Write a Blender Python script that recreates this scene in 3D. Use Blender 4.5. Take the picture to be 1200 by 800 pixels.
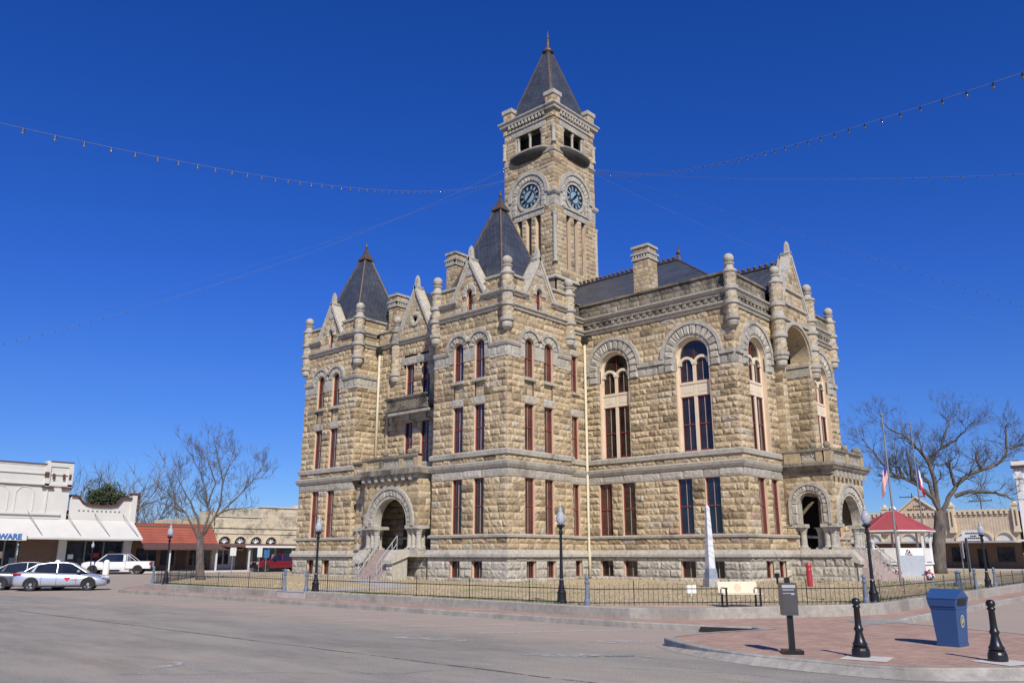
import bpy, math, random
import numpy as np
from mathutils import Matrix, Vector
R = math.radians
for o in list(bpy.data.objects): bpy.data.objects.remove(o)
SC = bpy.context.scene
COL = SC.collection
# ---------------------------------------------------------------- camera
cam = bpy.data.cameras.new('camera'); co = bpy.data.objects.new('camera', cam); COL.objects.link(co)
cam.sensor_width = 36.0; cam.lens = 28.8; cam.clip_start = 0.1; cam.clip_end = 6000
PITCH = math.atan(250/960); YAW = R(42.05)
co.location = (0, 0, 1.7); co.rotation_euler = (R(90)+PITCH, 0, YAW-R(90))
SC.camera = co
SC.render.resolution_x = 1024; SC.render.resolution_y = 682
# ---------------------------------------------------------------- world + sun
SUN_EL = 40.0; SUN_AZ = 235.0          # azimuth of the sun measured from +X
W = bpy.data.worlds.new('World'); SC.world = W; W.use_nodes = True
nt = W.node_tree; bg = nt.nodes['Background']
sky = nt.nodes.new('ShaderNodeTexSky'); sky.sky_type = 'NISHITA'; sky.sun_disc = False
sky.sun_elevation = R(SUN_EL); sky.sun_rotation = R((90-SUN_AZ) % 360)
sky.altitude = 0; sky.air_density = 1.0; sky.dust_density = 0.0; sky.ozone_density = 6.0
hsv = nt.nodes.new('ShaderNodeHueSaturation'); hsv.inputs['Saturation'].default_value = 1.25; hsv.inputs['Hue'].default_value = 0.505
nt.links.new(sky.outputs[0], hsv.inputs['Color'])
tc = nt.nodes.new('ShaderNodeTexCoord'); sz = nt.nodes.new('ShaderNodeSeparateXYZ'); nt.links.new(tc.outputs['Generated'], sz.inputs[0])
tr = nt.nodes.new('ShaderNodeValToRGB'); e = tr.color_ramp.elements; nt.links.new(sz.outputs[2], tr.inputs[0])
e[0].position = 0.0; e[0].color = (.36, .50, .86, 1); e[1].position = .30; e[1].color = (.97*.62, .97*.62, 1, 1)
q = e.new(.05); q.color = (.40, .53, .84, 1); q = e.new(.12); q.color = (.47, .55, .86, 1); q = e.new(.2); q.color = (.58, .60, .92, 1)
mm_ = nt.nodes.new('ShaderNodeMix'); mm_.data_type = 'RGBA'; mm_.blend_type = 'MULTIPLY'; mm_.inputs[0].default_value = 1
nt.links.new(hsv.outputs[0], mm_.inputs[6]); nt.links.new(tr.outputs[0], mm_.inputs[7]); nt.links.new(mm_.outputs[2], bg.inputs[0])
bg.inputs[1].default_value = 0.121
sl = bpy.data.lights.new('sun', 'SUN'); so = bpy.data.objects.new('sun', sl); COL.objects.link(so)
sl.energy = 4.9; sl.angle = R(0.5); sl.color = (1.0, 0.93, 0.81)
sd = Vector((math.cos(R(SUN_AZ))*math.cos(R(SUN_EL)), math.sin(R(SUN_AZ))*math.cos(R(SUN_EL)), math.sin(R(SUN_EL))))
so.rotation_euler = sd.to_track_quat('Z', 'Y').to_euler(); so.location = (0, -20, 60)
SC.view_settings.view_transform = 'Standard'; SC.view_settings.look = 'None'
SC.view_settings.exposure = 0.0; SC.view_settings.gamma = 1.0; SC.view_settings.use_curve_mapping = False
# ---------------------------------------------------------------- helpers
class MB:
    def __init__(s): s.v = []; s.f = []; s.m = []; s.t = []; s.n = 0
    def add(s, v, f, mat=0, tone=0.5):
        b = s.n; s.v.extend([tuple(p) for p in v]); s.n += len(v)
        for q in f: s.f.append([i+b for i in q]); s.m.append(mat); s.t.append(tone)
    def build(s, name, mats, parent=None, smooth=False, loc=None, root=None):
        me = bpy.data.meshes.new(name); me.from_pydata(s.v, [], s.f)
        mats = mats if isinstance(mats, (list, tuple)) else [mats]
        for m in mats: me.materials.append(m)
        me.polygons.foreach_set('material_index', s.m)
        a = me.attributes.new('tone', 'FLOAT', 'FACE'); a.data.foreach_set('value', [float(x) for x in s.t])
        if smooth: me.polygons.foreach_set('use_smooth', [True]*len(me.polygons))
        me.update()
        o = bpy.data.objects.new(name, me); COL.objects.link(o)
        if parent: o.parent = parent
        if loc is not None: o.location = loc
        elif parent is not None:
            w = Vector((0, 0, 0)); q = parent
            while q: w += q.location; q = q.parent
            o.location = -w
        return o
    def box(s, x0, x1, y0, y1, z0, z1, mat=0, tone=0.5):
        v = [(x, y, z) for z in (z0, z1) for y in (y0, y1) for x in (x0, x1)]
        s.add(v, [(0,2,3,1),(4,5,7,6),(0,1,5,4),(2,6,7,3),(0,4,6,2),(1,3,7,5)], mat, tone)
    def obox(s, c, ax, L, wd, h, mat=0, tone=.5):
        """box centred on c (x,y), base z c[2], long axis angle ax"""
        ca, sa = math.cos(ax), math.sin(ax); v = []
        for z in (c[2], c[2]+h):
            for j in (-wd/2, wd/2):
                for i in (-L/2, L/2): v.append((c[0]+i*ca-j*sa, c[1]+i*sa+j*ca, z))
        s.add(v, [(0,2,3,1),(4,5,7,6),(0,1,5,4),(2,6,7,3),(0,4,6,2),(1,3,7,5)], mat, tone)
    def prism(s, poly, z0, z1, mat=0, tone=.5):
        n = len(poly); v = [(p[0], p[1], z0) for p in poly]+[(p[0], p[1], z1) for p in poly]
        s.add(v, [tuple(range(n-1, -1, -1)), tuple(range(n, 2*n))]+[(i, (i+1) % n, (i+1) % n+n, i+n) for i in range(n)], mat, tone)
    def lathe(s, c, prof, n=16, mat=0, tone=.5, a0=0.0, cap=True):
        """prof list of (r,z) bottom to top"""
        v = []; f = []
        for r, z in prof:
            for i in range(n):
                a = a0+2*math.pi*i/n; v.append((c[0]+r*math.cos(a), c[1]+r*math.sin(a), c[2]+z))
        for k in range(len(prof)-1):
            for i in range(n):
                j = (i+1) % n; f.append((k*n+i, k*n+j, (k+1)*n+j, (k+1)*n+i))
        if cap: f.append(tuple(range(n-1, -1, -1))); f.append(tuple((len(prof)-1)*n+i for i in range(n)))
        s.add(v, f, mat, tone)
    def ball(s, c, r, n=16, mat=0, tone=.5, sz=1.0):
        k = max(6, n//2)
        s.lathe(c, [(max(1e-3, r*math.sin(math.pi*i/k)), -r*sz*math.cos(math.pi*i/k)) for i in range(k+1)], n, mat, tone)
    def tube(s, pts, rad, n=6, mat=0, tone=.5, cap=True):
        pts = [Vector(p) for p in pts]; rad = rad if isinstance(rad, (list, tuple)) else [rad]*len(pts)
        v = []; f = []; up = None
        for i, p in enumerate(pts):
            t = (pts[min(i+1, len(pts)-1)]-pts[max(i-1, 0)])
            if t.length < 1e-9: t = Vector((0, 0, 1))
            t.normalize()
            if up is None:
                up = Vector((0, 0, 1)) if abs(t.z) < .9 else Vector((1, 0, 0))
            a = t.cross(up)
            if a.length < 1e-6: a = t.orthogonal()
            a.normalize(); b = a.cross(t).normalized(); up = b
            for j in range(n):
                th = 2*math.pi*j/n; v.append(p+(a*math.cos(th)+b*math.sin(th))*rad[i])
        for i in range(len(pts)-1):
            for j in range(n):
                k = (j+1) % n; f.append((i*n+j, i*n+k, (i+1)*n+k, (i+1)*n+j))
        if cap: f.append(tuple(range(n-1, -1, -1))); f.append(tuple((len(pts)-1)*n+j for j in range(n)))
        s.add(v, f, mat, tone)
def tag(o, label=None, cat=None, group=None, kind=None):
    if label: o['label'] = label
    if cat: o['category'] = cat
    if group: o['group'] = group
    if kind: o['kind'] = kind
    return o
def empty(name, loc, label=None, cat=None, group=None, rz=0):
    o = bpy.data.objects.new(name, None); COL.objects.link(o); o.location = loc; o.rotation_euler = (0, 0, rz)
    o.empty_display_size = .3
    return tag(o, label, cat, group)
def copy_tree(o, parent=None):
    c = o.copy(); COL.objects.link(c); c.parent = parent
    for ch in list(o.children): copy_tree(ch, c)
    return c
# ---------------------------------------------------------------- materials
MATS = {}
def nodes(name):
    m = bpy.data.materials.new(name); m.use_nodes = True; MATS[name] = m
    return m, m.node_tree, m.node_tree.nodes['Principled BSDF']
def N(t, typ, **kw):
    n = t.nodes.new(typ)
    for k, v in kw.items():
        if k in n.inputs: n.inputs[k].default_value = v
        else: setattr(n, k, v)
    return n
def ramp(t, src, stops):
    r = t.nodes.new('ShaderNodeValToRGB'); e = r.color_ramp.elements
    while len(e) < len(stops): e.new(0.5)
    for i, (p, c) in enumerate(stops): e[i].position = p; e[i].color = (*c, 1) if len(c) == 3 else c
    t.links.new(src, r.inputs[0]); return r
def noise(t, scale, detail=4, rough=.6, coord=None, stretch=None):
    n = N(t, 'ShaderNodeTexNoise'); n.inputs['Scale'].default_value = scale; n.inputs['Detail'].default_value = detail; n.inputs['Roughness'].default_value = rough
    g = N(t, 'ShaderNodeNewGeometry'); src = g.outputs['Position']
    if stretch:
        mp = N(t, 'ShaderNodeMapping'); mp.inputs['Scale'].default_value = stretch; t.links.new(src, mp.inputs[0]); src = mp.outputs[0]
    t.links.new(src, n.inputs['Vector']); return n
def mix(t, a, b, fac, mode='MIX'):
    m = N(t, 'ShaderNodeMix', data_type='RGBA', blend_type=mode)
    for sock, val in ((m.inputs[6], a), (m.inputs[7], b), (m.inputs[0], fac)):
        if hasattr(val, 'is_output') or hasattr(val, 'links'): t.links.new(val, sock)
        else: sock.default_value = (*val, 1) if isinstance(val, tuple) and len(val) == 3 else val
    return m.outputs[2]
def mul(t, a, k):
    m = N(t, 'ShaderNodeMath', operation='MULTIPLY'); t.links.new(a, m.inputs[0])
    if hasattr(k, 'links'): t.links.new(k, m.inputs[1])
    else: m.inputs[1].default_value = k
    return m.outputs[0]
def bump(t, p, h, strength=.5, dist=.02):
    b = N(t, 'ShaderNodeBump'); b.inputs['Strength'].default_value = strength; b.inputs['Distance'].default_value = dist
    t.links.new(h, b.inputs['Height']); t.links.new(b.outputs[0], p.inputs['Normal'])
def simple(name, col, rough=.6, metal=0, nz=.15, scale=3, bmp=0.0, spec=None):
    m, t, p = nodes(name); p.inputs['Roughness'].default_value = rough; p.inputs['Metallic'].default_value = metal
    if spec is not None: p.inputs['Specular IOR Level'].default_value = spec
    n = noise(t, scale, 5); r = ramp(t, n.outputs[0], [(.3, tuple(c*(1-nz) for c in col)), (.7, tuple(min(1, c*(1+nz)) for c in col))])
    t.links.new(r.outputs[0], p.inputs['Base Color'])
    if bmp: bump(t, p, noise(t, scale*12, 4).outputs[0], bmp, .01)
    return m
def stone(name, stops, stain=(.10, .095, .085), st0=.62, st1=.78, bmp=.9, mottle=.5):
    m, t, p = nodes(name); p.inputs['Roughness'].default_value = .9; p.inputs['Specular IOR Level'].default_value = .2
    at = N(t, 'ShaderNodeAttribute', attribute_name='tone')
    r = ramp(t, at.outputs['Fac'], stops)
    n = noise(t, 5.0, 6, .7); c = mix(t, r.outputs[0], ramp(t, n.outputs[0], [(.3, (.38,.36,.33)), (.68, (1.25,1.22,1.16))]).outputs[0], mottle, 'MULTIPLY')
    s = noise(t, .55, 7, .72, stretch=(1, 1, .6)); fr = ramp(t, s.outputs[0], [(st0, (0,0,0)), (st1, (1,1,1))])
    s2 = noise(t, 9, 4, .7); f2 = ramp(t, s2.outputs[0], [(.62, (0,0,0)), (.74, (.6,.6,.6))])
    c = mix(t, c, stain, fr.outputs[0]); c = mix(t, c, tuple(x*1.6 for x in stain), f2.outputs[0])
    s3 = noise(t, 1.0, 5, .65, stretch=(2.6, 2.6, .22)); f3 = ramp(t, s3.outputs[0], [(.56, (0,0,0)), (.74, (.62,.62,.62))]); c = mix(t, c, tuple(x*1.5 for x in stain), f3.outputs[0])
    t.links.new(c, p.inputs['Base Color']); bump(t, p, noise(t, 14, 8, .75).outputs[0], bmp, .04)
    return m
M = {}
M['gold'] = stone('sandstone', [(0, (.20,.155,.10)), (.25, (.38,.30,.195)), (.5, (.54,.43,.275)), (.72, (.61,.51,.35)), (.84, (.43,.40,.33)), (1, (.44,.28,.19))], st0=.60, st1=.80)
M['grey'] = stone('limestone', [(0, (.34,.32,.28)), (.5, (.48,.455,.395)), (1, (.56,.53,.46))], stain=(.15,.14,.12), st0=.54, st1=.74, mottle=.5)
M['weather'] = stone('weathered_stone', [(0, (.16,.14,.11)), (.5, (.31,.27,.20)), (1, (.38,.35,.29))], stain=(.085,.08,.07), st0=.44, st1=.60)
M['black_stone'] = stone('blackened_stone', [(0, (.07,.065,.055)), (1, (.14,.13,.11))], st0=.5, st1=.7)
M['mortar'] = simple('mortar', (.27,.225,.16), .95, nz=.25)
M['cream'] = simple('cream_paint', (.66,.51,.36), .6, nz=.06)
M['cream2'] = simple('cream_frame', (.72,.62,.46), .6, nz=.06)
M['red'] = simple('maroon_paint', (.22,.045,.04), .5, nz=.1)
M['slate'] = None
def mk_slate():
    m, t, p = nodes('slate'); p.inputs['Roughness'].default_value = .5
    b = N(t, 'ShaderNodeTexBrick'); b.offset = .5; b.inputs['Scale'].default_value = 1; b.inputs['Brick Width'].default_value = .3; b.inputs['Row Height'].default_value = .2
    b.inputs['Mortar Size'].default_value = .012; b.inputs['Color1'].default_value = (.045,.054,.070,1); b.inputs['Color2'].default_value = (.068,.078,.098,1); b.inputs['Mortar'].default_value = (.012,.012,.014,1)
    g = N(t, 'ShaderNodeNewGeometry'); sx = N(t, 'ShaderNodeSeparateXYZ'); t.links.new(g.outputs['Position'], sx.inputs[0])
    ad = N(t, 'ShaderNodeMath', operation='ADD'); t.links.new(sx.outputs[0], ad.inputs[0]); t.links.new(sx.outputs[1], ad.inputs[1])
    cx = N(t, 'ShaderNodeCombineXYZ'); t.links.new(ad.outputs[0], cx.inputs[0]); t.links.new(sx.outputs[2], cx.inputs[1]); t.links.new(cx.outputs[0], b.inputs['Vector'])
    n = noise(t, .8, 6); c = mix(t, b.outputs[0], ramp(t, n.outputs[0], [(.3, (.6,.6,.6)), (.7, (1.5,1.45,1.4))]).outputs[0], .6, 'MULTIPLY')
    t.links.new(c, p.inputs['Base Color']); bump(t, p, b.outputs['Fac'], -.4, .02); return m
M['slate'] = mk_slate()
M['copper'] = simple('aged_copper', (.12,.085,.065), .55, .3, nz=.3)
M['iron'] = simple('black_iron', (.012,.012,.014), .35, 0, nz=.2)
M['dark'] = simple('dark_recess', (.02,.018,.016), .9)  # near-black; also stands in for shade inside the tower openings
M['wood_door'] = simple('dark_door', (.06,.03,.02), .6)
def mk_glass(name, c0, c1, rough=.06):
    m, t, p = nodes(name); n = noise(t, .9, 2); r = ramp(t, n.outputs[0], [(.35, c0), (.65, c1)])
    t.links.new(r.outputs[0], p.inputs['Base Color']); p.inputs['Roughness'].default_value = rough; p.inputs['Specular IOR Level'].default_value = .8
    bump(t, p, noise(t, 1.6, 2).outputs[0], .12, .02); return m
M['glass'] = mk_glass('window_glass', (.008,.010,.018), (.02,.025,.04))
M['glass_warm'] = mk_glass('curtained_glass', (.05,.022,.016), (.11,.05,.035), .15)
M['glass_brown'] = mk_glass('brown_glass', (.015,.010,.008), (.04,.028,.02), .1)
M['white'] = simple('white_paint', (.78,.78,.76), .5, nz=.04)
M['concrete'] = simple('concrete', (.42,.40,.37), .9, nz=.18, scale=2.2, bmp=.5)
M['step'] = simple('pink_granite', (.40,.32,.28), .85, nz=.15, bmp=.3)
M['postgrey'] = simple('grey_blue_post', (.14,.18,.23), .45, nz=.15)
M['downpipe'] = simple('cream_pipe', (.60,.54,.40), .6, nz=.08)
M['globe'] = None
m, t, p = nodes('lamp_globe'); p.inputs['Base Color'].default_value = (.60,.65,.71,1); p.inputs['Roughness'].default_value = .12; p.inputs['Transmission Weight'].default_value = .5; p.inputs['IOR'].default_value = 1.2
M['globe'] = m
# ---------------------------------------------------------------- wall frames: u runs along a face, z up, d outward
class Fr:
    def __init__(s, kind, pl): s.k = kind; s.p = pl
    def P(s, u, z, d):
        if s.k == 'V': return (u, s.p-d, z)        # normal -Y, u = X
        if s.k == 'U': return (s.p-d, -u, z)       # normal -X, u = -Y
        if s.k == 'E': return (s.p+d, u, z)        # normal +X, u = Y
        if s.k == 'N': return (-u, s.p+d, z)       # normal +Y, u = -X
    def rot(s): return {'V': 0, 'U': -90, 'E': 90, 'N': 180}[s.k]
def fbox(mb, fr, u0, u1, z0, z1, d0, d1, mat=0, tone=.5):
    v = [fr.P(u, z, d) for d in (d1, d0) for z in (z0, z1) for u in (u0, u1)]
    mb.add(v, [(0,1,3,2),(4,6,7,5),(0,4,5,1),(2,3,7,6),(0,2,6,4),(1,5,7,3)], mat, tone)
def rows(z0, z1, n): return [z0+(z1-z0)*i/n for i in range(n+1)]
def rock(mb, fr, u0, u1, z0, z1, rng, rough, d0, mat, tone, cell=.12):
    nu = max(2, int(round((u1-u0)/cell))); nz = max(2, int(round((z1-z0)/cell)))
    g = .006; a0, a1, b0, b1 = u0+g, u1-g, z0+g, z1-g
    rough = rough*.74; proud = rough*rng.uniform(.45, 1.2); tu = rng.uniform(-.5, .5)*rough; tz = rng.uniform(-.4, .6)*rough
    V = []; idx = {}
    for j in range(nz+1):
        for i in range(nu+1):
            fu, fz = i/nu, j/nz
            edge = (i in (0, nu)) + (j in (0, nz))
            if edge: d = d0+rng.uniform(-.004, .006)
            else: d = d0+max(.012, proud+tu*(fu-.5)*2*.7+tz*(fz-.5)*2*.7+rng.uniform(-.38, .38)*rough)
            ju = 0 if i in (0, nu) else rng.uniform(-.25, .25)*(a1-a0)/nu; jz = 0 if j in (0, nz) else rng.uniform(-.25, .25)*(b1-b0)/nz
            V.append(fr.P(a0+(a1-a0)*fu+ju, b0+(b1-b0)*fz+jz, d))
    n = nu+1; F = []
    for j in range(nz):
        for i in range(nu):
            q = j*n+i
            if rng.random() < .5: F += [(q, q+1, q+n+1), (q, q+n+1, q+n)]
            else: F += [(q, q+1, q+n), (q+1, q+n+1, q+n)]
    mb.add(V, F, mat, tone)
    # side skirts
    ring = [(a0, b0), (a1, b0), (a1, b1), (a0, b1)]
    S = [fr.P(u, z, d0+.002) for u, z in ring]+[fr.P(u, z, d0-.035) for u, z in ring]
    mb.add(S, [(0,4,5,1),(1,5,6,2),(2,6,7,3),(3,7,4,0)], mat, tone)
def masonry(mb, fr, u0, u1, zs, cuts=(), rough=.07, mat=0, rng=None, d0=0., lmin=.45, lmax=1.05, tone=None, back=1, cell=.12):
    rng = rng or random.Random(int(u0*100)+int(zs[0]*37))
    for za, zb in zip(zs[:-1], zs[1:]):
        zm = (za+zb)/2; iv = [(u0, u1)]
        for c in cuts:
            if c[0] == 'r':
                if min(zb, c[4])-max(za, c[3]) < .35*(zb-za): continue
                a, b = c[1], c[2]
            else:
                dz = zm-c[2]
                if dz <= 0 or dz >= c[3]: continue
                h = math.sqrt(c[3]**2-dz*dz); a, b = c[1]-h, c[1]+h
            new = []
            for p, q in iv:
                if b <= p or a >= q: new.append((p, q)); continue
                if a > p: new.append((p, a))
                if b < q: new.append((b, q))
            iv = new
        for p, q in iv:
            if q-p < .04: continue
            mb.add([fr.P(p, za, d0-.03), fr.P(q, za, d0-.03), fr.P(q, zb, d0-.03), fr.P(p, zb, d0-.03)], [(0,1,2,3)], back, .5)
            x = p; first = True
            while x < q-1e-6:
                L = rng.uniform(lmin, lmax)*(.6 if first and rng.random() < .5 else 1); first = False
                if q-x-L < lmin*.6: L = q-x if q-x < lmax*1.15 else (q-x)/2
                e = min(q, x+L)
                tn = tone if tone is not None else (min(.78, max(.02, rng.gauss(.46, .17))) if rng.random() > .05 else rng.uniform(.8, 1))
                rock(mb, fr, x, e, za, zb, rng, rough, d0, mat, tn, cell); x = e
def arch_ring(mb, fr, uc, zs, r0, r1, d0, d1, n=11, mat=0, rough=.03, rng=None, gap=.01, legs=0., tone=None, a0=0., a1=180.):
    rng = rng or random.Random(3)
    def seg(poly, tn, rgh):
        V = [fr.P(u, z, d0) for u, z in poly]; m = len(poly)
        V += [fr.P(u, z, d1) for u, z in poly]
        cu = sum(p[0] for p in poly)/m; cz = sum(p[1] for p in poly)/m
        V += [fr.P(u+(cu-u)*.3, z+(cz-z)*.3, d1+rgh*rng.uniform(.5, 1.3)) for u, z in poly]
        F = [(i, (i+1) % m, (i+1) % m+m, i+m) for i in range(m)]+[(i+m, (i+1) % m+m, (i+1) % m+2*m, i+2*m) for i in range(m)]+[tuple(2*m+i for i in range(m))]
        mb.add(V, F, mat, tn)
    for k in range(n):
        ta = R(a0+(a1-a0)*k/n); tb = R(a0+(a1-a0)*(k+1)/n); ga = gap/((r0+r1)/2)/2; ta += ga; tb -= ga; tm = (ta+tb)/2
        P = []
        for r, seq in ((r0, (ta, tm, tb)), (r1, (tb, tm, ta))):
            for a in seq: P.append((uc+r*math.cos(a), zs+r*math.sin(a)))
        P = P[::-1]
        seg(P, tone if tone is not None else rng.uniform(.2, 1), rough)
    if legs > 0:
        nl = max(1, int(round(legs/.45)))
        for sgn in (-1, 1):
            for k in range(nl):
                za = zs-legs*(k+1)/nl+gap/2; zb = zs-legs*k/nl-gap/2
                a, b = sorted((uc+sgn*r0, uc+sgn*r1))
                seg([(a, za), (b, za), (b, zb), (a, zb)], tone if tone is not None else rng.uniform(.2, 1), rough)
def sweep(mb, path, prof, mat=0, closed=False, tone=.5, seg=None):
    """path plan polyline, outside on the right of travel; prof [(d,z)] from bottom to top, d outward"""
    n = len(path); off = []
    for i in range(n):
        ds = []
        if i > 0 or closed: a = Vector(path[i-1]); b = Vector(path[i]); ds.append((b-a).normalized())
        if i < n-1 or closed: a = Vector(path[i]); b = Vector(path[(i+1) % n]); ds.append((b-a).normalized())
        ns = [Vector((d.y, -d.x)) for d in ds]
        if len(ns) == 2:
            mvec = ns[0]+ns[1]; mvec = mvec/max(.2, mvec.dot(ns[0])) if mvec.length > 1e-6 else ns[0]
        else: mvec = ns[0]
        off.append(mvec)
    k = len(prof); V = []
    for i in range(n):
        for d, z in prof: V.append((path[i][0]+off[i].x*d, path[i][1]+off[i].y*d, z))
    F = []
    for i in range(n if closed else n-1):
        j = (i+1) % n
        for q in range(k-1): F.append((i*k+q, j*k+q, j*k+q+1, i*k+q+1))
    if not closed:
        F.append(tuple(range(k-1, -1, -1))); F.append(tuple((n-1)*k+q for q in range(k)))
    rr = random.Random(len(path)*7+k)
    for f in F: mb.add([], [], 0)
    base = mb.n; mb.v.extend(V); mb.n += len(V)
    for f in F: mb.f.append([base+i for i in f]); mb.m.append(mat); mb.t.append(rr.uniform(.35, .75) if seg else tone)
# ================================================================ COURTHOUSE
GZ = .30
M['glass_mauve'] = mk_glass('mauve_glass', (.022,.014,.020), (.055,.035,.045), .1)
M['muntin_glint'] = simple('muntin_reflection', (.42,.30,.27), .5)  # pale bar colour imitates thin reflection lines on the window glass
CH = empty('courthouse', (47.7, 38.9, GZ), 'large sandstone courthouse with slate tower roofs and a tall clock tower', 'courthouse')
X0, Y0, XP, YS, X1, Y1, XR = 32.49, 29.67, 38.1, 30.47, 40.63, 20.16, 34.2
YA, YB, YC_ = 35.55, 43.1, 48.95     # pavilion 1 left edge, pavilion 2 near / far corner
YV, XG0, XG1, XE = 19.66, 45.43, 50.17, 54.95
XC = 47.8
path = [(60, YC_), (X0, YC_), (X0, YB), (XR, YB), (XR, YA), (X0, YA), (X0, Y0), (XP, Y0), (XP, YS), (X1, YS), (X1, Y1), (XG0, Y1), (XG0, YV), (XG1, YV), (XG1, Y1), (XE, Y1), (XE, YS), (57.5, YS), (57.5, Y0), (63.1, Y0), (63.1, 40)]
U0f, V0f, VSf, U1f, V1f, URf, VGf, VBf = Fr('U', X0), Fr('V', Y0), Fr('V', YS), Fr('U', X1), Fr('V', Y1), Fr('U', XR), Fr('V', YV), Fr('V', YB)
Z_BASE = [.1, .52, .95, 1.38, 1.62]
STONE = [M['gold'], M['mortar'], M['grey'], M['weather']]
def wall_part(): return MB()
# window builder -------------------------------------------------
WCACHE = {}
def win_meshes(kind, w, h, r=0):
    key = (kind, round(w, 2), round(h, 2))
    if key in WCACHE: return WCACHE[key]
    def shape(off):
        """opening outline (x,z) inset by off, from bottom-left round to bottom-right (open bottom)"""
        hw = w/2-off
        if kind == 'rect': return [(-hw, off), (-hw, h-off), (hw, h-off), (hw, off)]
        zs = h-w/2; n = 12
        return [(-hw, off)]+[(-hw*math.cos(math.pi*i/n), zs+hw*math.sin(math.pi*i/n)) for i in range(n+1)]+[(hw, off)]
    def band(mb, o0, o1, y0, y1, mat=0):
        a, b = shape(o0), shape(o1); n = len(a)
        V = [(x, y0, z) for x, z in a]+[(x, y0, z) for x, z in b]+[(x, y1, z) for x, z in a]+[(x, y1, z) for x, z in b]
        F = []
        for i in range(n):
            j = (i+1) % n
            F += [(i, j, n+j, n+i), (n+i, n+j, 3*n+j, 3*n+i), (2*n+i, 3*n+i, 3*n+j, 2*n+j), (i, 2*n+i, 2*n+j, j)]
        mb.add(V, F, mat)
    lin = MB(); band(lin, -.05, 0, -.0, .40)
    sash = MB(); band(sash, 0.0, .042, .11, .20)
    gl = MB(); s = shape(.03); gl.add([(x, .18, z) for x, z in s], [tuple(range(len(s)-1, -1, -1))])
    mid = h*.5 if kind == 'rect' else h*.5
    if kind == 'rect' and h > 1.5 or kind == 'arch':
        sash.box(-w/2+.05, w/2-.05, .125, .17, mid-.03, mid+.03)
        sash.box(-.013, .013, .145, .17, .05, h-.06, 1)
    elif kind == 'rect': sash.box(-.013, .013, .145, .17, .05, h-.06, 1)
    meshes = (lin, sash, gl); WCACHE[key] = {'b': meshes, 'o': None}
    return WCACHE[key]
def window(fr, uc, w, z0, z1, kind='rect', glass='glass', liner='cream', parent=CH):
    c = win_meshes(kind, w, z1-z0); k = (glass, liner)
    x, y, z = fr.P(uc, z0, 0); loc = (x-CH.location.x, y-CH.location.y, z-CH.location.z)
    if c['o'] is None: c['o'] = {}
    if k not in c['o']:
        lin = c['b'][0].build('window', M[liner], CH, loc=loc); s = c['b'][1].build('sash', [M['red'], M['muntin_glint']], lin, loc=(0, 0, 0)); g = c['b'][2].build('glass', M[glass], lin, loc=(0, 0, 0))
        c['o'][k] = lin; o = lin
    else: o = copy_tree(c['o'][k], CH)
    o.location = loc; o.rotation_euler = (0, 0, R(fr.rot()))
    return o
BIG = {}
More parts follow.
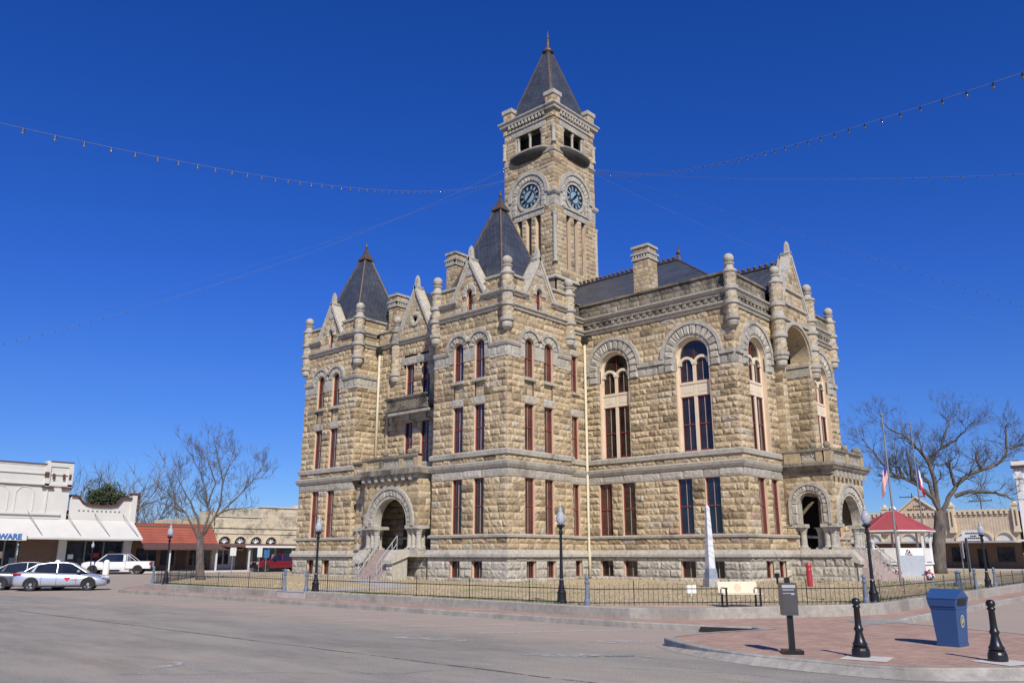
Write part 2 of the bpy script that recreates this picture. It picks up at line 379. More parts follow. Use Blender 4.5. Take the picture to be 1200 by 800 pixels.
def big_window(fr, uc, glass='glass'):
    """2.1 m wide arched window, z 7.3 .. 13.8 with cream tracery"""
    x, y, z = fr.P(uc, 7.3, 0); loc = (x-CH.location.x, y-CH.location.y, z-CH.location.z)
    if 'o' not in BIG:
        w = 2.1; h = 6.5; zs = h-w/2
        f = Fr('V', 0)
        def outline(off, n=16):
            r = w/2-off; return [(-r, off*0.3)]+[(-r*math.cos(math.pi*i/n), zs+r*math.sin(math.pi*i/n)) for i in range(n+1)]+[(r, off*0.3)]
        def band(mb, o0, o1, y0, y1):
            a, b = outline(o0), outline(o1); n = len(a)
            V = [(q[0], y0, q[1]) for q in a]+[(q[0], y0, q[1]) for q in b]+[(q[0], y1, q[1]) for q in a]+[(q[0], y1, q[1]) for q in b]
            F = []
            for i in range(n-1):
                j = i+1; F += [(i, j, n+j, n+i), (n+i, n+j, 3*n+j, 3*n+i), (i, 2*n+i, 2*n+j, j)]
            mb.add(V, F)
        lin = MB(); band(lin, -.05, .0, 0, .42)
        fm = MB(); band(fm, 0, .13, .24, .36)
        fm.box(-.1, .1, .22, .36, 0, 5.05)                    # centre mullion
        fm.box(-.92, .92, .205, .355, 3.12, 3.22); fm.box(-.92, .92, .23, .352, 3.22, 3.82); fm.box(-.92, .92, .19, .353, 3.82, 3.95)
        for s in (-1, 1): fm.box(s*.5-.3, s*.5+.3, .215, .23, 3.32, 3.72)
        for s in (-1, 1):
            arch_ring(fm, f, s*.48, 4.95, .35, .50, -.36, -.18, n=10, gap=0, rough=.0)
        o = lin.build('window', M['cream'], CH, loc=loc)
        fm.build('frame', M['cream2'], o, loc=(0, 0, 0))
        sa = MB()
        for s in (-1, 1):
            a, b = (.1, .92) if s > 0 else (-.92, -.1)
            for zz0, zz1 in ((.04, .12), (1.5, 1.56), (3.04, 3.12), (3.95, 4.02)): sa.box(a, b, .27, .33, zz0, zz1)
            sa.box(a, a+.03, .275, .325, .04, 3.1); sa.box(b-.03, b, .275, .325, .04, 3.1)
            sa.box((a+b)/2-.011, (a+b)/2+.011, .29, .33, .05, 3.1, 1); sa.box((a+b)/2-.011, (a+b)/2+.011, .295, .33, 4.0, 5.3, 1)
            sa.box(a, a+.025, .276, .326, 4.0, 4.95); sa.box(b-.025, b, .276, .326, 4.0, 4.95)
        sa.box(-.012, .012, .295, .33, 5.3, 6.4)
        sa.build('sash', [M['red'], M['muntin_glint']], o, loc=(0, 0, 0))
        g = MB(); s = outline(.03); g.add([(q[0], .335, q[1]) for q in s], [tuple(range(len(s)-1, -1, -1))]); g.build('glass', M[glass], o, loc=(0, 0, 0))
        BIG['o'] = o
    else:
        o = copy_tree(BIG['o'], CH)
        if glass != 'glass':
            for ch in o.children:
                if ch.name.startswith('glass'): ch.data = ch.data.copy(); ch.data.materials[0] = M[glass]
    o.location = loc; o.rotation_euler = (0, 0, R(fr.rot())); return o
TRIM = MB()      # all smooth limestone mouldings of the main building that run round it
def sill(fr, uc, w, z): fbox(TRIM, fr, uc-w/2-.08, uc+w/2+.08, z-.17, z-.005, -.05, .14, 0, .5)
def lintel(fr, uc, w, z0, z1): rock(LINT, fr, uc-w/2-.16, uc+w/2+.16, z0, z1, RNG, .03, .03, 2, .6)
RNG = random.Random(11)
def zones(mb, fr, u0, u1, cuts, top=True, spandrels=(), base=True, upper=True, seed=1, frieze=False, arches=True):
    rg = random.Random(seed)
    if base: masonry(mb, fr, u0-.1, u1+.1, Z_BASE, cuts, .085, 2, rg, .10, .6, 1.2)
    masonry(mb, fr, u0, u1, rows(1.98, 2.63, 2), cuts, .075, 0, rg)
    masonry(mb, fr, u0, u1, rows(2.78, 5.8, 8), cuts, .095, 0, rg)
    masonry(mb, fr, u0, u1, [5.8, 6.3], cuts, .045, 2, rg, .03, .9, 1.7)
    masonry(mb, fr, u0, u1, [6.65, 7.0], cuts, .075, 0, rg)
    masonry(mb, fr, u0, u1, rows(7.28, 9.9, 7), cuts, .095, 0, rg)
    masonry(mb, fr, u0, u1, [9.9, 10.35], cuts, .07, 0, rg)
    masonry(mb, fr, u0, u1, rows(10.35, 12.5, 6), cuts, .095, 0, rg)
    if arches == 'block': masonry(mb, fr, u0, u1, [11.95, 12.5], cuts, .07, 2, rg, .02, .5, .8) 
    if upper:
        masonry(mb, fr, u0, u1, [12.5, 13.05] if arches else [12.5, 12.78, 13.05], cuts, .04, 2 if arches else 0, rg, .02, .5, .9)
        masonry(mb, fr, u0, u1, rows(13.28 if arches else 13.05, 15.2, 5), cuts, .075, 0, rg)
# ---- pavilion type face: two window columns
def pavilion_face(name, fr, u0, u1, uc, glass3, seed, dw=.85, w=.78):
    mb = MB(); c1, c2 = uc-dw, uc+dw; cuts = []
    for c in (c1, c2):
        cuts += [('r', c-w/2, c+w/2, 2.8, 5.8), ('r', c-w/2, c+w/2, 7.3, 9.9), ('r', c-w/2, c+w/2, 11.4, 13.3), ('a', c, 13.28, .74), ('r', c-w/2, c+w/2, .5, 1.4)]
    cuts += [('r', c1-w/2, c1+w/2, 10.35, 11.4), ('r', c2-w/2, c2+w/2, 10.35, 11.4), ('r', c1-w/2, c1+w/2, 9.9, 10.35), ('r', c2-w/2, c2+w/2, 9.9, 10.35)]
    # label legs take the band
    cuts += [('r', c1-.80, c1-.30, 12.5, 13.05), ('r', c2+.30, c2+.80, 12.5, 13.05)]
    zones(mb, fr, u0, u1, cuts, seed=seed)
    rg = random.Random(seed+50)
    for c in (c1, c2):
        masonry(mb, fr, c-w/2, c+w/2, rows(10.35, 11.22, 2), (), .03, 0, rg, -.09, .3, .5)
        rock(mb, fr, c-w/2-.10, c+w/2+.10, 9.9, 10.35, rg, .04, .04, 2, .6)
        fbox(mb, fr, c-w/2-.08, c+w/2+.08, 11.22, 11.395, -.1, .13, 2, .45)
    for c in (c1, c2):
        arch_ring(mb, fr, c, 13.28, w/2, .80, -.1, .06, n=8, mat=2, rough=.05, rng=rg, gap=.02)
        s = -1 if c == c1 else 1
        # legs of the ring below the springing, outer side and between
        fbox(mb, fr, min(c+s*(w/2+.005), c+s*.80), max(c+s*(w/2+.005), c+s*.80), 12.5, 13.28, -.1, .055, 2, .55)
    fbox(mb, fr, c1+w/2+.005, c2-w/2-.005, 12.5, 13.28, -.1, .05, 2, .6)
    # double label mould
    for c, a0, a1 in ((c1, 26, 180), (c2, 0, 154)):
        arch_ring(mb, fr, c, 13.28, .80, .98, -.02, .17, n=10, mat=2, rough=0, gap=0, a0=a0, a1=a1, rng=rg)
    o = mb.build(name, STONE, CH)
    for c in (c1, c2):
        window(fr, c, w, 2.8, 5.8, glass=glass3[0]); window(fr, c, w, 7.3, 9.9, glass=glass3[1]); window(fr, c, w, 11.4, 13.28+w/2, 'arch', glass=glass3[2]); window(fr, c, w, .5, 1.4, glass='glass_brown')
        for k in (1,): fbox(TRIM, fr, c-w/2-.06, c+w/2+.06, .38, .5, 0, .2)
    return c1, c2
pavilion_face('pavilion_wall', U0f, -YA, -Y0, -32.62, ('glass_brown', 'glass_mauve', 'glass_mauve'), 1)
pavilion_face('pavilion_wall', V0f, X0, XP, 35.2, ('glass_warm', 'glass_warm', 'glass_warm'), 2)
pavilion_face('pavilion_wall', U0f, -YC_, -YB, -46.2, ('glass_warm', 'glass_mauve', 'glass_brown'), 3)
def plain(name, fr, u0, u1, seed, cuts=(), wins=(), base=True):
    mb = MB(); zones(mb, fr, u0, u1, list(cuts), seed=seed, arches=True, base=base); return mb
mb = plain('w', VBf, X0, XR, 4); mb.build('pavilion_wall', STONE, CH)
# narrow wall between pavilion and block
cu = 39.55; w = .62
cuts = [('r', cu-w/2, cu+w/2, a, b) for a, b in ((2.8, 5.8), (7.3, 9.9), (11.4, 13.7), (.5, 1.4))]+[('r', cu-w/2-.1, cu+w/2+.1, 9.9, 10.35)]
mb = MB(); zones(mb, VSf, XP, X1, cuts, seed=5, arches=False)
rg = random.Random(9); rock(mb, VSf, cu-w/2-.1, cu+w/2+.1, 9.9, 10.35, rg, .04, .04, 2, .6); rock(mb, VSf, cu-w/2-.12, cu+w/2+.12, 13.72, 14.15, rg, .05, .05, 2, .5)
mb.build('recessed_wall', STONE, CH)
for a, b in ((2.8, 5.8), (7.3, 9.9), (11.4, 13.7)): window(VSf, cu, w, a, b, glass='glass_warm')
window(VSf, cu, w, .5, 1.4, glass='glass_brown'); sill(VSf, cu, w, 11.4)
# ---- block faces with large arched windows
def block_zone(mb, fr, u0, u1, arches, lows, seed, band=True):
    cuts = []
    for c in arches: cuts += [('r', c-1.08, c+1.08, 7.3, 12.75), ('a', c, 12.75, 1.7), ('r', c-1.75, c+1.75, 12.2, 12.75)]
    for c in lows: cuts += [('r', c-.45, c+.45, 2.8, 5.8), ('r', c-.45, c+.45, .5, 1.4)]
    rg = random.Random(seed)
    masonry(mb, fr, u0-.1, u1+.1, Z_BASE, cuts, .10, 2, rg, .10, .6, 1.2)
    masonry(mb, fr, u0, u1, rows(1.98, 2.63, 2), cuts, .075, 0, rg)
    masonry(mb, fr, u0, u1, rows(2.78, 5.8, 8), cuts, .10, 0, rg)
    masonry(mb, fr, u0, u1, [5.8, 6.3], cuts, .05, 2, rg, .03, .9, 1.7)
    masonry(mb, fr, u0, u1, [6.65, 7.0], cuts, .075, 0, rg)
    masonry(mb, fr, u0, u1, rows(7.28, 11.95, 13), cuts, .10, 0, rg)
    masonry(mb, fr, u0, u1, [11.95, 12.5], [(k[0], k[1]-.68, k[2]+.68, k[3], k[4]+.0) if k[0] == 'r' and k[3] == 7.3 else k for k in cuts], .04, 2, rg, .03, .5, .9)
    masonry(mb, fr, u0, u1, rows(12.75, 15.2, 6), cuts, .07, 0, rg)
    for c in arches:
        arch_ring(mb, fr, c, 12.75, 1.05, 1.2, -.1, .05, n=12, mat=2, rough=0, rng=rg, legs=.8, gap=.006)
        arch_ring(mb, fr, c, 12.75, 1.2, 1.78, -.1, .08, n=12, mat=2, rough=.07, rng=rg, legs=.8, gap=.025)
        arch_ring(mb, fr, c, 12.75, 1.78, 1.99, -.02, .18, n=22, mat=2, rough=0, gap=0, tone=.55)
        for s in (-1, 1):
            # slender jamb shafts
            masonry(mb, fr, *sorted((c+s*1.085, c+s*1.4)), rows(7.28, 11.95, 13), (), .02, 0, rg, .0, .4, .5)
    us = [u0]; seg = []
    for c in sorted(arches): seg.append((us[-1], c-1.78)); us.append(c+1.78)
    seg.append((us[-1], u1))
    for a, b in seg:
        if b-a > .1: fbox(mb, fr, a, b, 12.5, 12.75, -.02, .15, 2, .5)
    # frieze: cornice strip, dentil blocks, upper moulding handled by sweep
    masonry(mb, fr, u0, u1, [15.46, 16.02], (), .02, 3, rg, -.02, .8, 1.5, tone=.8)
    x = u0+.35; 
    while x < u1-.4:
        rock(mb, fr, x, x+.24, 15.60, 15.84, rg, .03, .07, 3, rg.uniform(.3, 1)); x += .46
    fbox(mb, fr, u0+.05, u1-.05, 15.84, 16.02, -.02, .10, 3, .8)
    return mb
mb = block_zone(MB(), U1f, -YS, -Y1, [-28.25, -22.85], [-29.1, -27.45, -23.7, -22.0], 21); mb.build('block_wall', STONE, CH)
for c, g in ((-28.25, 'glass_brown'), (-22.85, 'glass')): big_window(U1f, c, g)
for c, g in ((-29.1, 'glass_warm'), (-27.45, 'glass_brown'), (-23.7, 'glass'), (-22.0, 'glass')):
    window(U1f, c, .9, 2.8, 5.8, glass=g); window(U1f, c, .9, .5, 1.4, glass='glass_brown')
mb = block_zone(MB(), V1f, X1, XG0, [43.2], [42.75, 44.35], 22); mb.build('block_wall', STONE, CH)
big_window(V1f, 43.2, 'glass_brown')
for c in (42.75, 44.35): window(V1f, c, .9, 2.8, 5.8, glass='glass_warm'); window(V1f, c, .9, .5, 1.4, glass='glass_brown')
mb = block_zone(MB(), V1f, XG1, XE, [52.4], [51.6, 53.2], 23); mb.build('block_wall', STONE, CH)
big_window(V1f, 52.4, 'glass_brown')
for c in (51.6, 53.2): window(V1f, c, .9, 2.8, 5.8, glass='glass_warm'); window(V1f, c, .9, .5, 1.4, glass='glass_brown')
# ---- recess (entrance bay) wall on the U side
mb = MB(); cuts = []
rw = .75
for c in (-39.75, -38.2):
    for a, b in ((11.4, 13.7), (7.3, 9.9)): cuts.append(('r', c-rw/2, c+rw/2, a, b))
    cuts.append(('r', c-rw/2-.2, c+rw/2+.2, 9.9, 10.35)); cuts.append(('r', c-rw/2-.25, c+rw/2+.25, 13.7, 14.15))
cuts.append(('r', -39.9, -37.0, 1.5, 5.0))
zones(mb, URf, -YB, -YA, cuts, seed=31, arches=False)
rg = random.Random(8)
for c in (-39.75, -38.2):
    rock(mb, URf, c-rw/2-.2, c+rw/2+.2, 9.9, 10.35, rg, .04, .05, 2, .5)
masonry(mb, URf, -40.6, -37.3, [13.7, 14.2], (), .04, 2, rg, .06, .8, 1.2)
fbox(mb, URf, -40.9, -37.0, 10.02, 10.45, 0, .35, 2, .4); fbox(mb, URf, -40.9, -37.0, 10.3, 10.46, .35, .8, 2, .4)
mb.build('entrance_bay_wall', STONE, CH)
for c in (-39.75, -38.2):
    window(URf, c, rw, 11.4, 13.7); window(URf, c, rw, 7.3, 9.9)
# jamb pilaster strip
mb = MB(); fbox(mb, URf, -41.9, -41.75, 7.3, 13.0, -.02, .10, 0, .6); masonry(mb, URf, -41.4, -40.95, [12.6, 12.9, 13.25], (), .05, 2, rg, .05); mb.build('pilaster', STONE, CH)
# door behind the porch
d = MB(); d.box(XR-.02, XR+.25, 37.0, 39.9, 1.9, 5.0); d.build('entrance_door', M['wood_door'], CH)
# ---- rear and side walls, seen only from far to the side
mb = MB()
rear = [(60.0, YC_), (X0, YC_)]
masonry(mb, Fr('N', YC_), -60.0, -X0, rows(.1, 16.0, 20), (), .05, 0, random.Random(3), cell=.5, lmin=1, lmax=2.2)
masonry(mb, Fr('E', XE), Y1, YS, rows(.1, 16.0, 30), (), .05, 0, random.Random(4), cell=.4, lmin=.8, lmax=1.6)
masonry(mb, Fr('V', Y0), 57.5, 63.1, rows(.1, 16.0, 30), (), .05, 0, random.Random(5), cell=.4, lmin=.8, lmax=1.6)
masonry(mb, Fr('V', YS), XE, 57.5, rows(.1, 16.0, 30), (), .05, 0, random.Random(5), cell=.4, lmin=.8, lmax=1.6)
masonry(mb, Fr('E', 63.1), Y0, YC_, rows(.1, 16.0, 20), (), .05, 0, random.Random(6), cell=.5, lmin=1, lmax=2.2)
mb.build('rear_wall', STONE, CH)
# ---- mouldings swept round the plan
def mould(path, prof, mat=0, seg=None): sweep(TRIM, path, prof, mat, seg=seg)
WT = [(-.05, 1.60), (.26, 1.60), (.26, 1.74), (.10, 1.97), (-.05, 1.99)]
SI = [(-.05, 2.63), (.12, 2.63), (.14, 2.74), (.05, 2.79), (-.05, 2.79)]
BE = [(-.05, 6.28), (.10, 6.28), (.20, 6.44), (.24, 6.60), (.10, 6.67), (-.05, 6.67)]
S2 = [(-.05, 6.99), (.13, 6.99), (.15, 7.22), (.06, 7.29), (-.05, 7.29)]
pA = path[:4]+[(XR, 43.0)]
full = path
for pr in (WT, SI, BE): mould(full, pr)
mould(path[:11]+[(XG0, Y1)], S2); mould([(XG1, Y1), (XE, Y1), (XE, YS)], S2)
C1 = [(-.05, 15.18), (.12, 15.18), (.14, 15.30), (.24, 15.38), (.24, 15.46), (-.05, 15.47)]
C2 = [(-.05, 16.0), (.12, 16.0), (.14, 16.10), (.26, 16.18), (.26, 16.27), (-.05, 16.30)]
mould(path[:12], C1); mould([(XG1, Y1), (XE, Y1), (XE, YS)], C1)
mould([(X0, 48.95), (X0, 47.2)], C2); mould([(X0, 45.2), (X0, YB), (XR-.3, YB)], C2); mould([(X0, YA), (X0, 33.62)], C2); mould([(X0, 31.62), (X0, Y0), (34.2, Y0)], C2); mould([(36.2, Y0), (XP, Y0), (XP, YS), (X1, YS), (X1, Y1), (XG0, Y1)], C2); mould([(XG1, Y1), (XE, Y1), (XE, YS)], C2)
# spring mouldings of the pavilions (pieces between the arches)
SPG = [(-.05, 13.04), (.10, 13.05), (.15, 13.18), (.15, 13.28), (-.05, 13.29)]
a1, a2 = 32.62+.85, 32.62-.85; v1, v2 = 35.2-.85, 35.2+.85
mould([(X0, YA), (X0, a1+.80)], SPG); mould([(X0, a2-.80), (X0, Y0), (v1-.80, Y0)], SPG); mould([(v2+.80, Y0), (XP, Y0)], SPG)
mould([(X0, 48.95), (X0, 46.2+.85+.80)], SPG); mould([(X0, 46.2-.85-.80), (X0, YB), (XR, YB)], SPG)
BN = [(-.05, 12.36), (.05, 12.37), (.08, 12.44), (.05, 12.51), (-.05, 12.51)]
mould([(X0, YA), (X0, a1+.80)], BN); mould([(X0, a2-.80), (X0, Y0), (v1-.80, Y0)], BN); mould([(v2+.80, Y0), (XP, Y0)], BN); mould([(X0, 46.2-.85-.80), (X0, YB), (XR, YB)], BN)
TRIM.build('stone_moulding', [M['grey']], CH)
# ---- parapets
rg = random.Random(77)
def parapet(fr, u0, u1, mat=0, z0=16.3, z1=17.12, depth=.35):
    PAR = MB(); masonry(PAR, fr, u0, u1, rows(z0, z1, 2 if z1-z0 < 1 else 3), (), .05, mat, rg, -.04)
    fbox(PAR, fr, u0, u1, z0, z1, -depth, -.08, mat, .4)
    fbox(PAR, fr, u0, u1, z1+.001, z1+.13, -depth-.05, .08, 2 if mat == 0 else 3, .4); PAR.build('parapet', STONE, CH)
for a, b in ((-YA+.3, -32.62-1.2), (-32.62+1.2, -Y0-.3)): parapet(U0f, a, b)
for a, b in ((X0+.3, 35.2-1.2), (35.2+1.2, XP-.3)): parapet(V0f, a, b)
for a, b in ((-YC_+.3, -46.2-1.2), (-46.2+1.2, -YB-.3)): parapet(U0f, a, b)
parapet(VBf, X0+.35, XR+.6); parapet(Fr('N', YA), -36.5, -X0-.35); parapet(Fr('N', YC_), -38, -X0-.35)
parapet(VSf, XP, X1-.4, 3); parapet(U1f, -YS-1, -Y1-.35, 3); parapet(V1f, X1+.35, XG0-.3, 3); parapet(V1f, XG1+.3, XE-.3, 3); parapet(Fr('E', XE), Y1+.4, YS, 3)
parapet(URf, -YB, -41.5, 0, 15.47, 16.3); 
for fr, a, b, c in ((U0f, -YA, -Y0, -32.62), (V0f, X0, XP, 35.2), (U0f, -YC_, -YB, -46.2), (VBf, X0, XR, 99), (VSf, XP, X1, 99)):
    for a_, b_ in (((a, c-1.15), (c+1.15, b)) if c < 90 else ((a, b),)):
        PAR = MB(); masonry(PAR, fr, a_, b_, [15.46, 15.73, 16.0], (), .05, 0, rg); PAR.build('frieze_course', STONE, CH)
# ---- gables
def gable(fr, uc, hw, z0, zb, zp, spike, win=None, oculus=None, depth=.45, bands=(), mat=0):
    mb = MB(); rg = random.Random(int(zp*10)+int(uc))
    n = int((zp-z0)/.33); 
    for i in range(n):
        za = z0+(zp-z0)*i/n; zb_ = z0+(zp-z0)*(i+1)/n; zm = (za+zb_)/2
        h = hw*min(1, max(0, (zp-zm)/(zp-zb)))-.05
        if h < .08: continue
        cuts = []
        if win: cuts = [('r', uc-win[0]/2, uc+win[0]/2, win[1], win[2]-win[0]/2), ('a', uc, win[2]-win[0]/2, win[0]/2+.06)]
        if oculus: cuts = [('a', uc, oculus-.001, .3), ('r', uc-.26, uc+.26, oculus-.28, oculus)]
        masonry(mb, fr, uc-h, uc+h, [za, zb_], cuts, .045, mat, rg, .05, .35, .7)
    # backing slab
    P = [(-hw+.02, z0), (hw-.02, z0), (hw-.02, zb), (0, zp-.05), (-hw+.02, zb)]
    V = [fr.P(uc+u, z, -.30) for u, z in P]+[fr.P(uc+u, z, -depth-.2) for u, z in P]
    mb.add(V, [tuple(range(5)), tuple(range(9, 4, -1))]+[(i, (i+1) % 5, (i+1) % 5+5, i+5) for i in range(5)], mat, .5)
    for s in (-1, 1):  # raking coping
        a = (uc+s*(hw+.12), zb-.22); b = (uc+s*.0, zp+.12)
        dx, dz = b[0]-a[0], b[1]-a[1]; L = math.hypot(dx, dz); nx, nz = -dz/L*-s, dx/L*-s
        if nz > 0: nx, nz = -nx, -nz
        for (t0, t1, d0, d1) in ((.0, .17, -depth, .20), (.17, .27, -depth, .13)):
            Q = [(a[0]+nx*t0, a[1]+nz*t0), (b[0]+nx*t0, b[1]+nz*t0), (b[0]+nx*t1, b[1]+nz*t1), (a[0]+nx*t1, a[1]+nz*t1)]
            V = [fr.P(u, z, d1) for u, z in Q]+[fr.P(u, z, d0) for u, z in Q]
            mb.add(V, [(0,1,2,3),(7,6,5,4),(0,4,5,1),(1,5,6,2),(2,6,7,3),(3,7,4,0)], 2, .9)
        fbox(mb, fr, a[0]-.16, a[0]+.16, a[1]-.30, a[1]+.1, -.1, .19, 2, .5)
    for z in bands: 
        h = hw*(zp-z)/(zp-zb) if z > zb else hw
        fbox(mb, fr, uc-h+.04, uc+h-.04, z, z+.16, -.1, .17, 2, .6)
    if win:
        arch_ring(mb, fr, uc, win[2]-win[0]/2, win[0]/2, win[0]/2+.30, -.05, .12, n=7, mat=2, rough=.02, legs=.2)
        fbox(mb, fr, uc-win[0]/2-.3, uc-win[0]/2, win[1], win[1]+.35, -.05, .10, 2, .8); fbox(mb, fr, uc+win[0]/2, uc+win[0]/2+.3, win[1], win[1]+.35, -.05, .10, 2, .8)
        masonry(mb, fr, uc-.3, uc+.3, [zp-1.1, zp-.7], (), .03, 2, rg, .1)
    if oculus:
        arch_ring(mb, fr, uc, oculus, .24, .5, -.05, .12, n=10, a0=0, a1=360, mat=2, rough=.03)
    o = mb.build('gable', STONE, CH)
    s = MB(); x, y, _ = fr.P(uc, 0, -.05)
    s.lathe((x, y, zp-.25), [(.26, 0), (.26, .25), (.2, .35), (.17, spike-zp-.05), (.1, spike-zp+.15), (.02, spike-zp+.25)], 4, 0, .5, a0=R(45)); s.build('finial', [M['grey']], o)
    if win: 
        wn = window(fr, uc, win[0], win[1], win[2], 'arch', glass='glass_warm')
    if oculus:
        s = MB(); s.v = []; x, y, z = fr.P(uc, oculus, -.25)
        pts = [fr.P(uc+.3*math.cos(a), oculus+.3*math.sin(a), -.25) for a in np.linspace(0, 2*math.pi, 17)[:-1]]; s.add(pts, [tuple(range(16))]); s.build('glass', M['glass_brown'], o)
    return o
gable(U0f, -32.62, 1.28, 15.46, 16.6, 18.75, 19.6, win=(.5, 15.5, 16.85))
gable(V0f, 35.2, 1.28, 15.46, 16.6, 18.75, 19.5, win=(.5, 15.5, 16.85))
gable(U0f, -46.2, 1.28, 15.46, 16.6, 18.75, 19.6, win=(.5, 15.5, 16.85))
gable(URf, -39.35, 1.7, 15.46, 15.75, 18.9, 19.75, oculus=16.7)
# ---- turrets
def turret(x, y, zb=13.85, zt=17.0, r=.33, ball=True, extra=()):
    mb = MB()
    P = [(.02, zb), (.16, zb+.03), (.29, zb+.14), (.33, zb+.30), (.31, zb+.44), (.31, zb+.46), (.41, zb+.50), (.43, zb+.66), (r, zb+.68)]
    rings = sorted([15.2, 16.02]+list(extra)); z = zb+.68
    for q in rings:
        P += [(r, q), (r+.10, q+.04), (r+.12, q+.22), (r, q+.26)]
    P += [(r, zt), (r+.02, zt+.02), (r+.09, zt+.10), (r+.09, zt+.2), (.26, zt+.3), (.24, zt+.5), (.31, zt+.56), (.31, zt+.62), (.15, zt+.66), (.02, zt+.67)]
    mb.lathe((x, y, 0), P, 20, 0, .6)
    # rock-faced shaft blocks
    rg = random.Random(int(x*13+y*7)); z = zb+.72
    while z < zt-.12:
        h = .30; ok = all(not (q-.28 < z < q+.26) for q in rings)
        if ok:
            for k in range(6):
                a = k*math.pi/3+rg.uniform(-.1, .1); t = rg.uniform(.2, .8)
                V = []; 
                for zz in (z, z+h*.5, z+h-.03):
                    for b in (-.48, 0, .48):
                        e = abs(b) > .1 or zz != z+h*.5
                        rr = r+(.004 if e else rg.uniform(.03, .06)); V.append((x+rr*math.cos(a+b), y+rr*math.sin(a+b), zz))
                mb.add(V, [(0,1,4,3),(1,2,5,4),(3,4,7,6),(4,5,8,7)], 1, t)
        z += h
    o = mb.build('turret', [M['grey'], M['gold']], CH)
    for p in o.data.polygons: p.use_smooth = p.material_index == 0 and False
    b = MB(); b.ball((x, y, zt+.92), .30, 18, 0, .5); b.build('ball_finial', [M['grey']], o, smooth=True)
for x, y in ((X0, Y0), (X0, YA-.1), (XP, Y0), (X0, YB), (X0, YC_), (XE, YS)): turret(x, y)
turret(XR, 41.2, 12.6, 16.0, extra=()); turret(XR, 37.5, 12.6, 16.0)
turret(X1, Y1); turret(XE, Y1)
for x in (XG0, XG1): turret(x, YV-.02, 12.3, 17.4, r=.37, extra=(13.0, 14.1))
# carved corbel near the corner of the recessed wall
mb = MB(); rg = random.Random(2); rock(mb, VSf, 38.9, 39.7, 14.15, 14.75, rg, .12, .12, 2, .6); mb.build('carved_block', STONE, CH)
# ---- pyramid roofs
def pyramid(cx, cy, hw, ze, zt, ht, name='pyramid_roof', tip=1.0, finial=True, top_hw=.28):
    mb = MB(); 
    mb.add([(cx-hw, cy-hw, ze), (cx+hw, cy-hw, ze), (cx+hw, cy+hw, ze), (cx-hw, cy+hw, ze)]+[(cx+a*top_hw, cy+b*top_hw, zt) for a, b in ((-1,-1),(1,-1),(1,1),(-1,1))],
           [(0,1,5,4),(1,2,6,5),(2,3,7,6),(3,0,4,7),(4,5,6,7),(3,2,1,0)])
    o = mb.build(name, [M['slate']], CH)
    h = MB()
    for a, b in ((-1,-1),(1,-1),(1,1),(-1,1)): h.tube([(cx+a*hw, cy+b*hw, ze), (cx+a*top_hw, cy+b*top_hw, zt)], .075, 6)
    h.build('hip_ridge', [M['copper']], o)
    f = MB(); f.lathe((cx, cy, zt-.05), [(.62, 0), (.60, .1), (.42, .3), (.22, .6), (.1, .9), (.05, 1.05)], 4, 0, .5, a0=R(45))
    f.tube([(cx, cy, zt+.9), (cx, cy, ht)], .045, 6); f.ball((cx, cy, ht-.3), .11, 10); f.ball((cx, cy, zt+1.1), .09, 10); f.build('finial', [M['copper']], o)
    return o
pyramid(35.2, 32.75, 2.45, 16.4, 22.75, 24.1)
pyramid(35.2, 46.3, 2.45, 16.4, 22.75, 24.1)
# ---- main roof
mb = MB(); xe0, xe1, ye, zr, ze = 41.4, 54.0, 21.0, 21.55, 16.9
mb.add([(xe0, ye, ze), (xe1, ye, ze), (xe1, 48, ze), (xe0, 48, ze), (47.7, 27.4, zr), (47.7, 46, zr)], [(0,1,4),(1,2,5,4),(2,3,5),(3,0,4,5),(3,2,1,0)])
# wing roofs behind the pavilions
mb.add([(XR+.3, 37.6, 15.6), (XR+.3, 41.1, 15.6), (XR+.3, 39.35, 18.7), (44, 37.6, 15.6), (44, 41.1, 15.6), (44, 39.35, 18.7)], [(0,2,5,3),(1,4,5,2),(0,1,2)])
mb.box(X0+.4, XP-.4, Y0+.4, YA-.3, 16.1, 16.25); mb.box(X0+.4, XP-.4, YB+.3, YC_-.4, 16.1, 16.25); mb.box(XR+.4, 62.6, YS+.4, YC_-.4, 15.3, 15.45); mb.box(X1+.4, XE-.4, Y1+.4, Y0+1, 16.1, 16.25)
# gable roof over centre bay
mb.add([(45.5, YV+.3, 17.0), (50.1, YV+.3, 17.0), (XC, YV+.3, 19.45), (45.5, 24.5, 17.0), (50.1, 24.5, 17.0), (XC, 24.5, 19.45)], [(0,2,5,3),(2,1,4,5),(0,1,2),(3,5,4)])
mr = mb.build('main_roof', [M['slate']], CH)
cr = MB()
def crest(a, b, n):
    cr.tube([a, b], .09, 5)
    for i in range(n):
        t = (i+.5)/n; p = [a[k]+(b[k]-a[k])*t for k in range(3)]; cr.ball((p[0], p[1], p[2]+.2), .13, 8); cr.tube([(p[0], p[1], p[2]), (p[0], p[1], p[2]+.15)], .05, 5)
crest((47.7, 36.2, 21.6), (47.7, 27.6, 21.6), 22); crest((XC, 24.5, 19.5), (XC, YV+.5, 19.5), 11)
for a, b in (((xe0, ye, ze), (47.7, 27.4, zr)), ((xe1, ye, ze), (47.7, 27.4, zr))): cr.tube([a, b], .06, 5)
cr.tube([(47.7, 27.4, 21.5), (47.7, 27.4, 22.0)], [.2, .08], 6); cr.ball((47.7, 27.4, 22.1), .17, 10); cr.tube([(47.7, 27.4, 22.1), (47.7, 27.35, 22.5)], .05, 6)
cr.build('ridge_cresting', [M['copper']], mr)
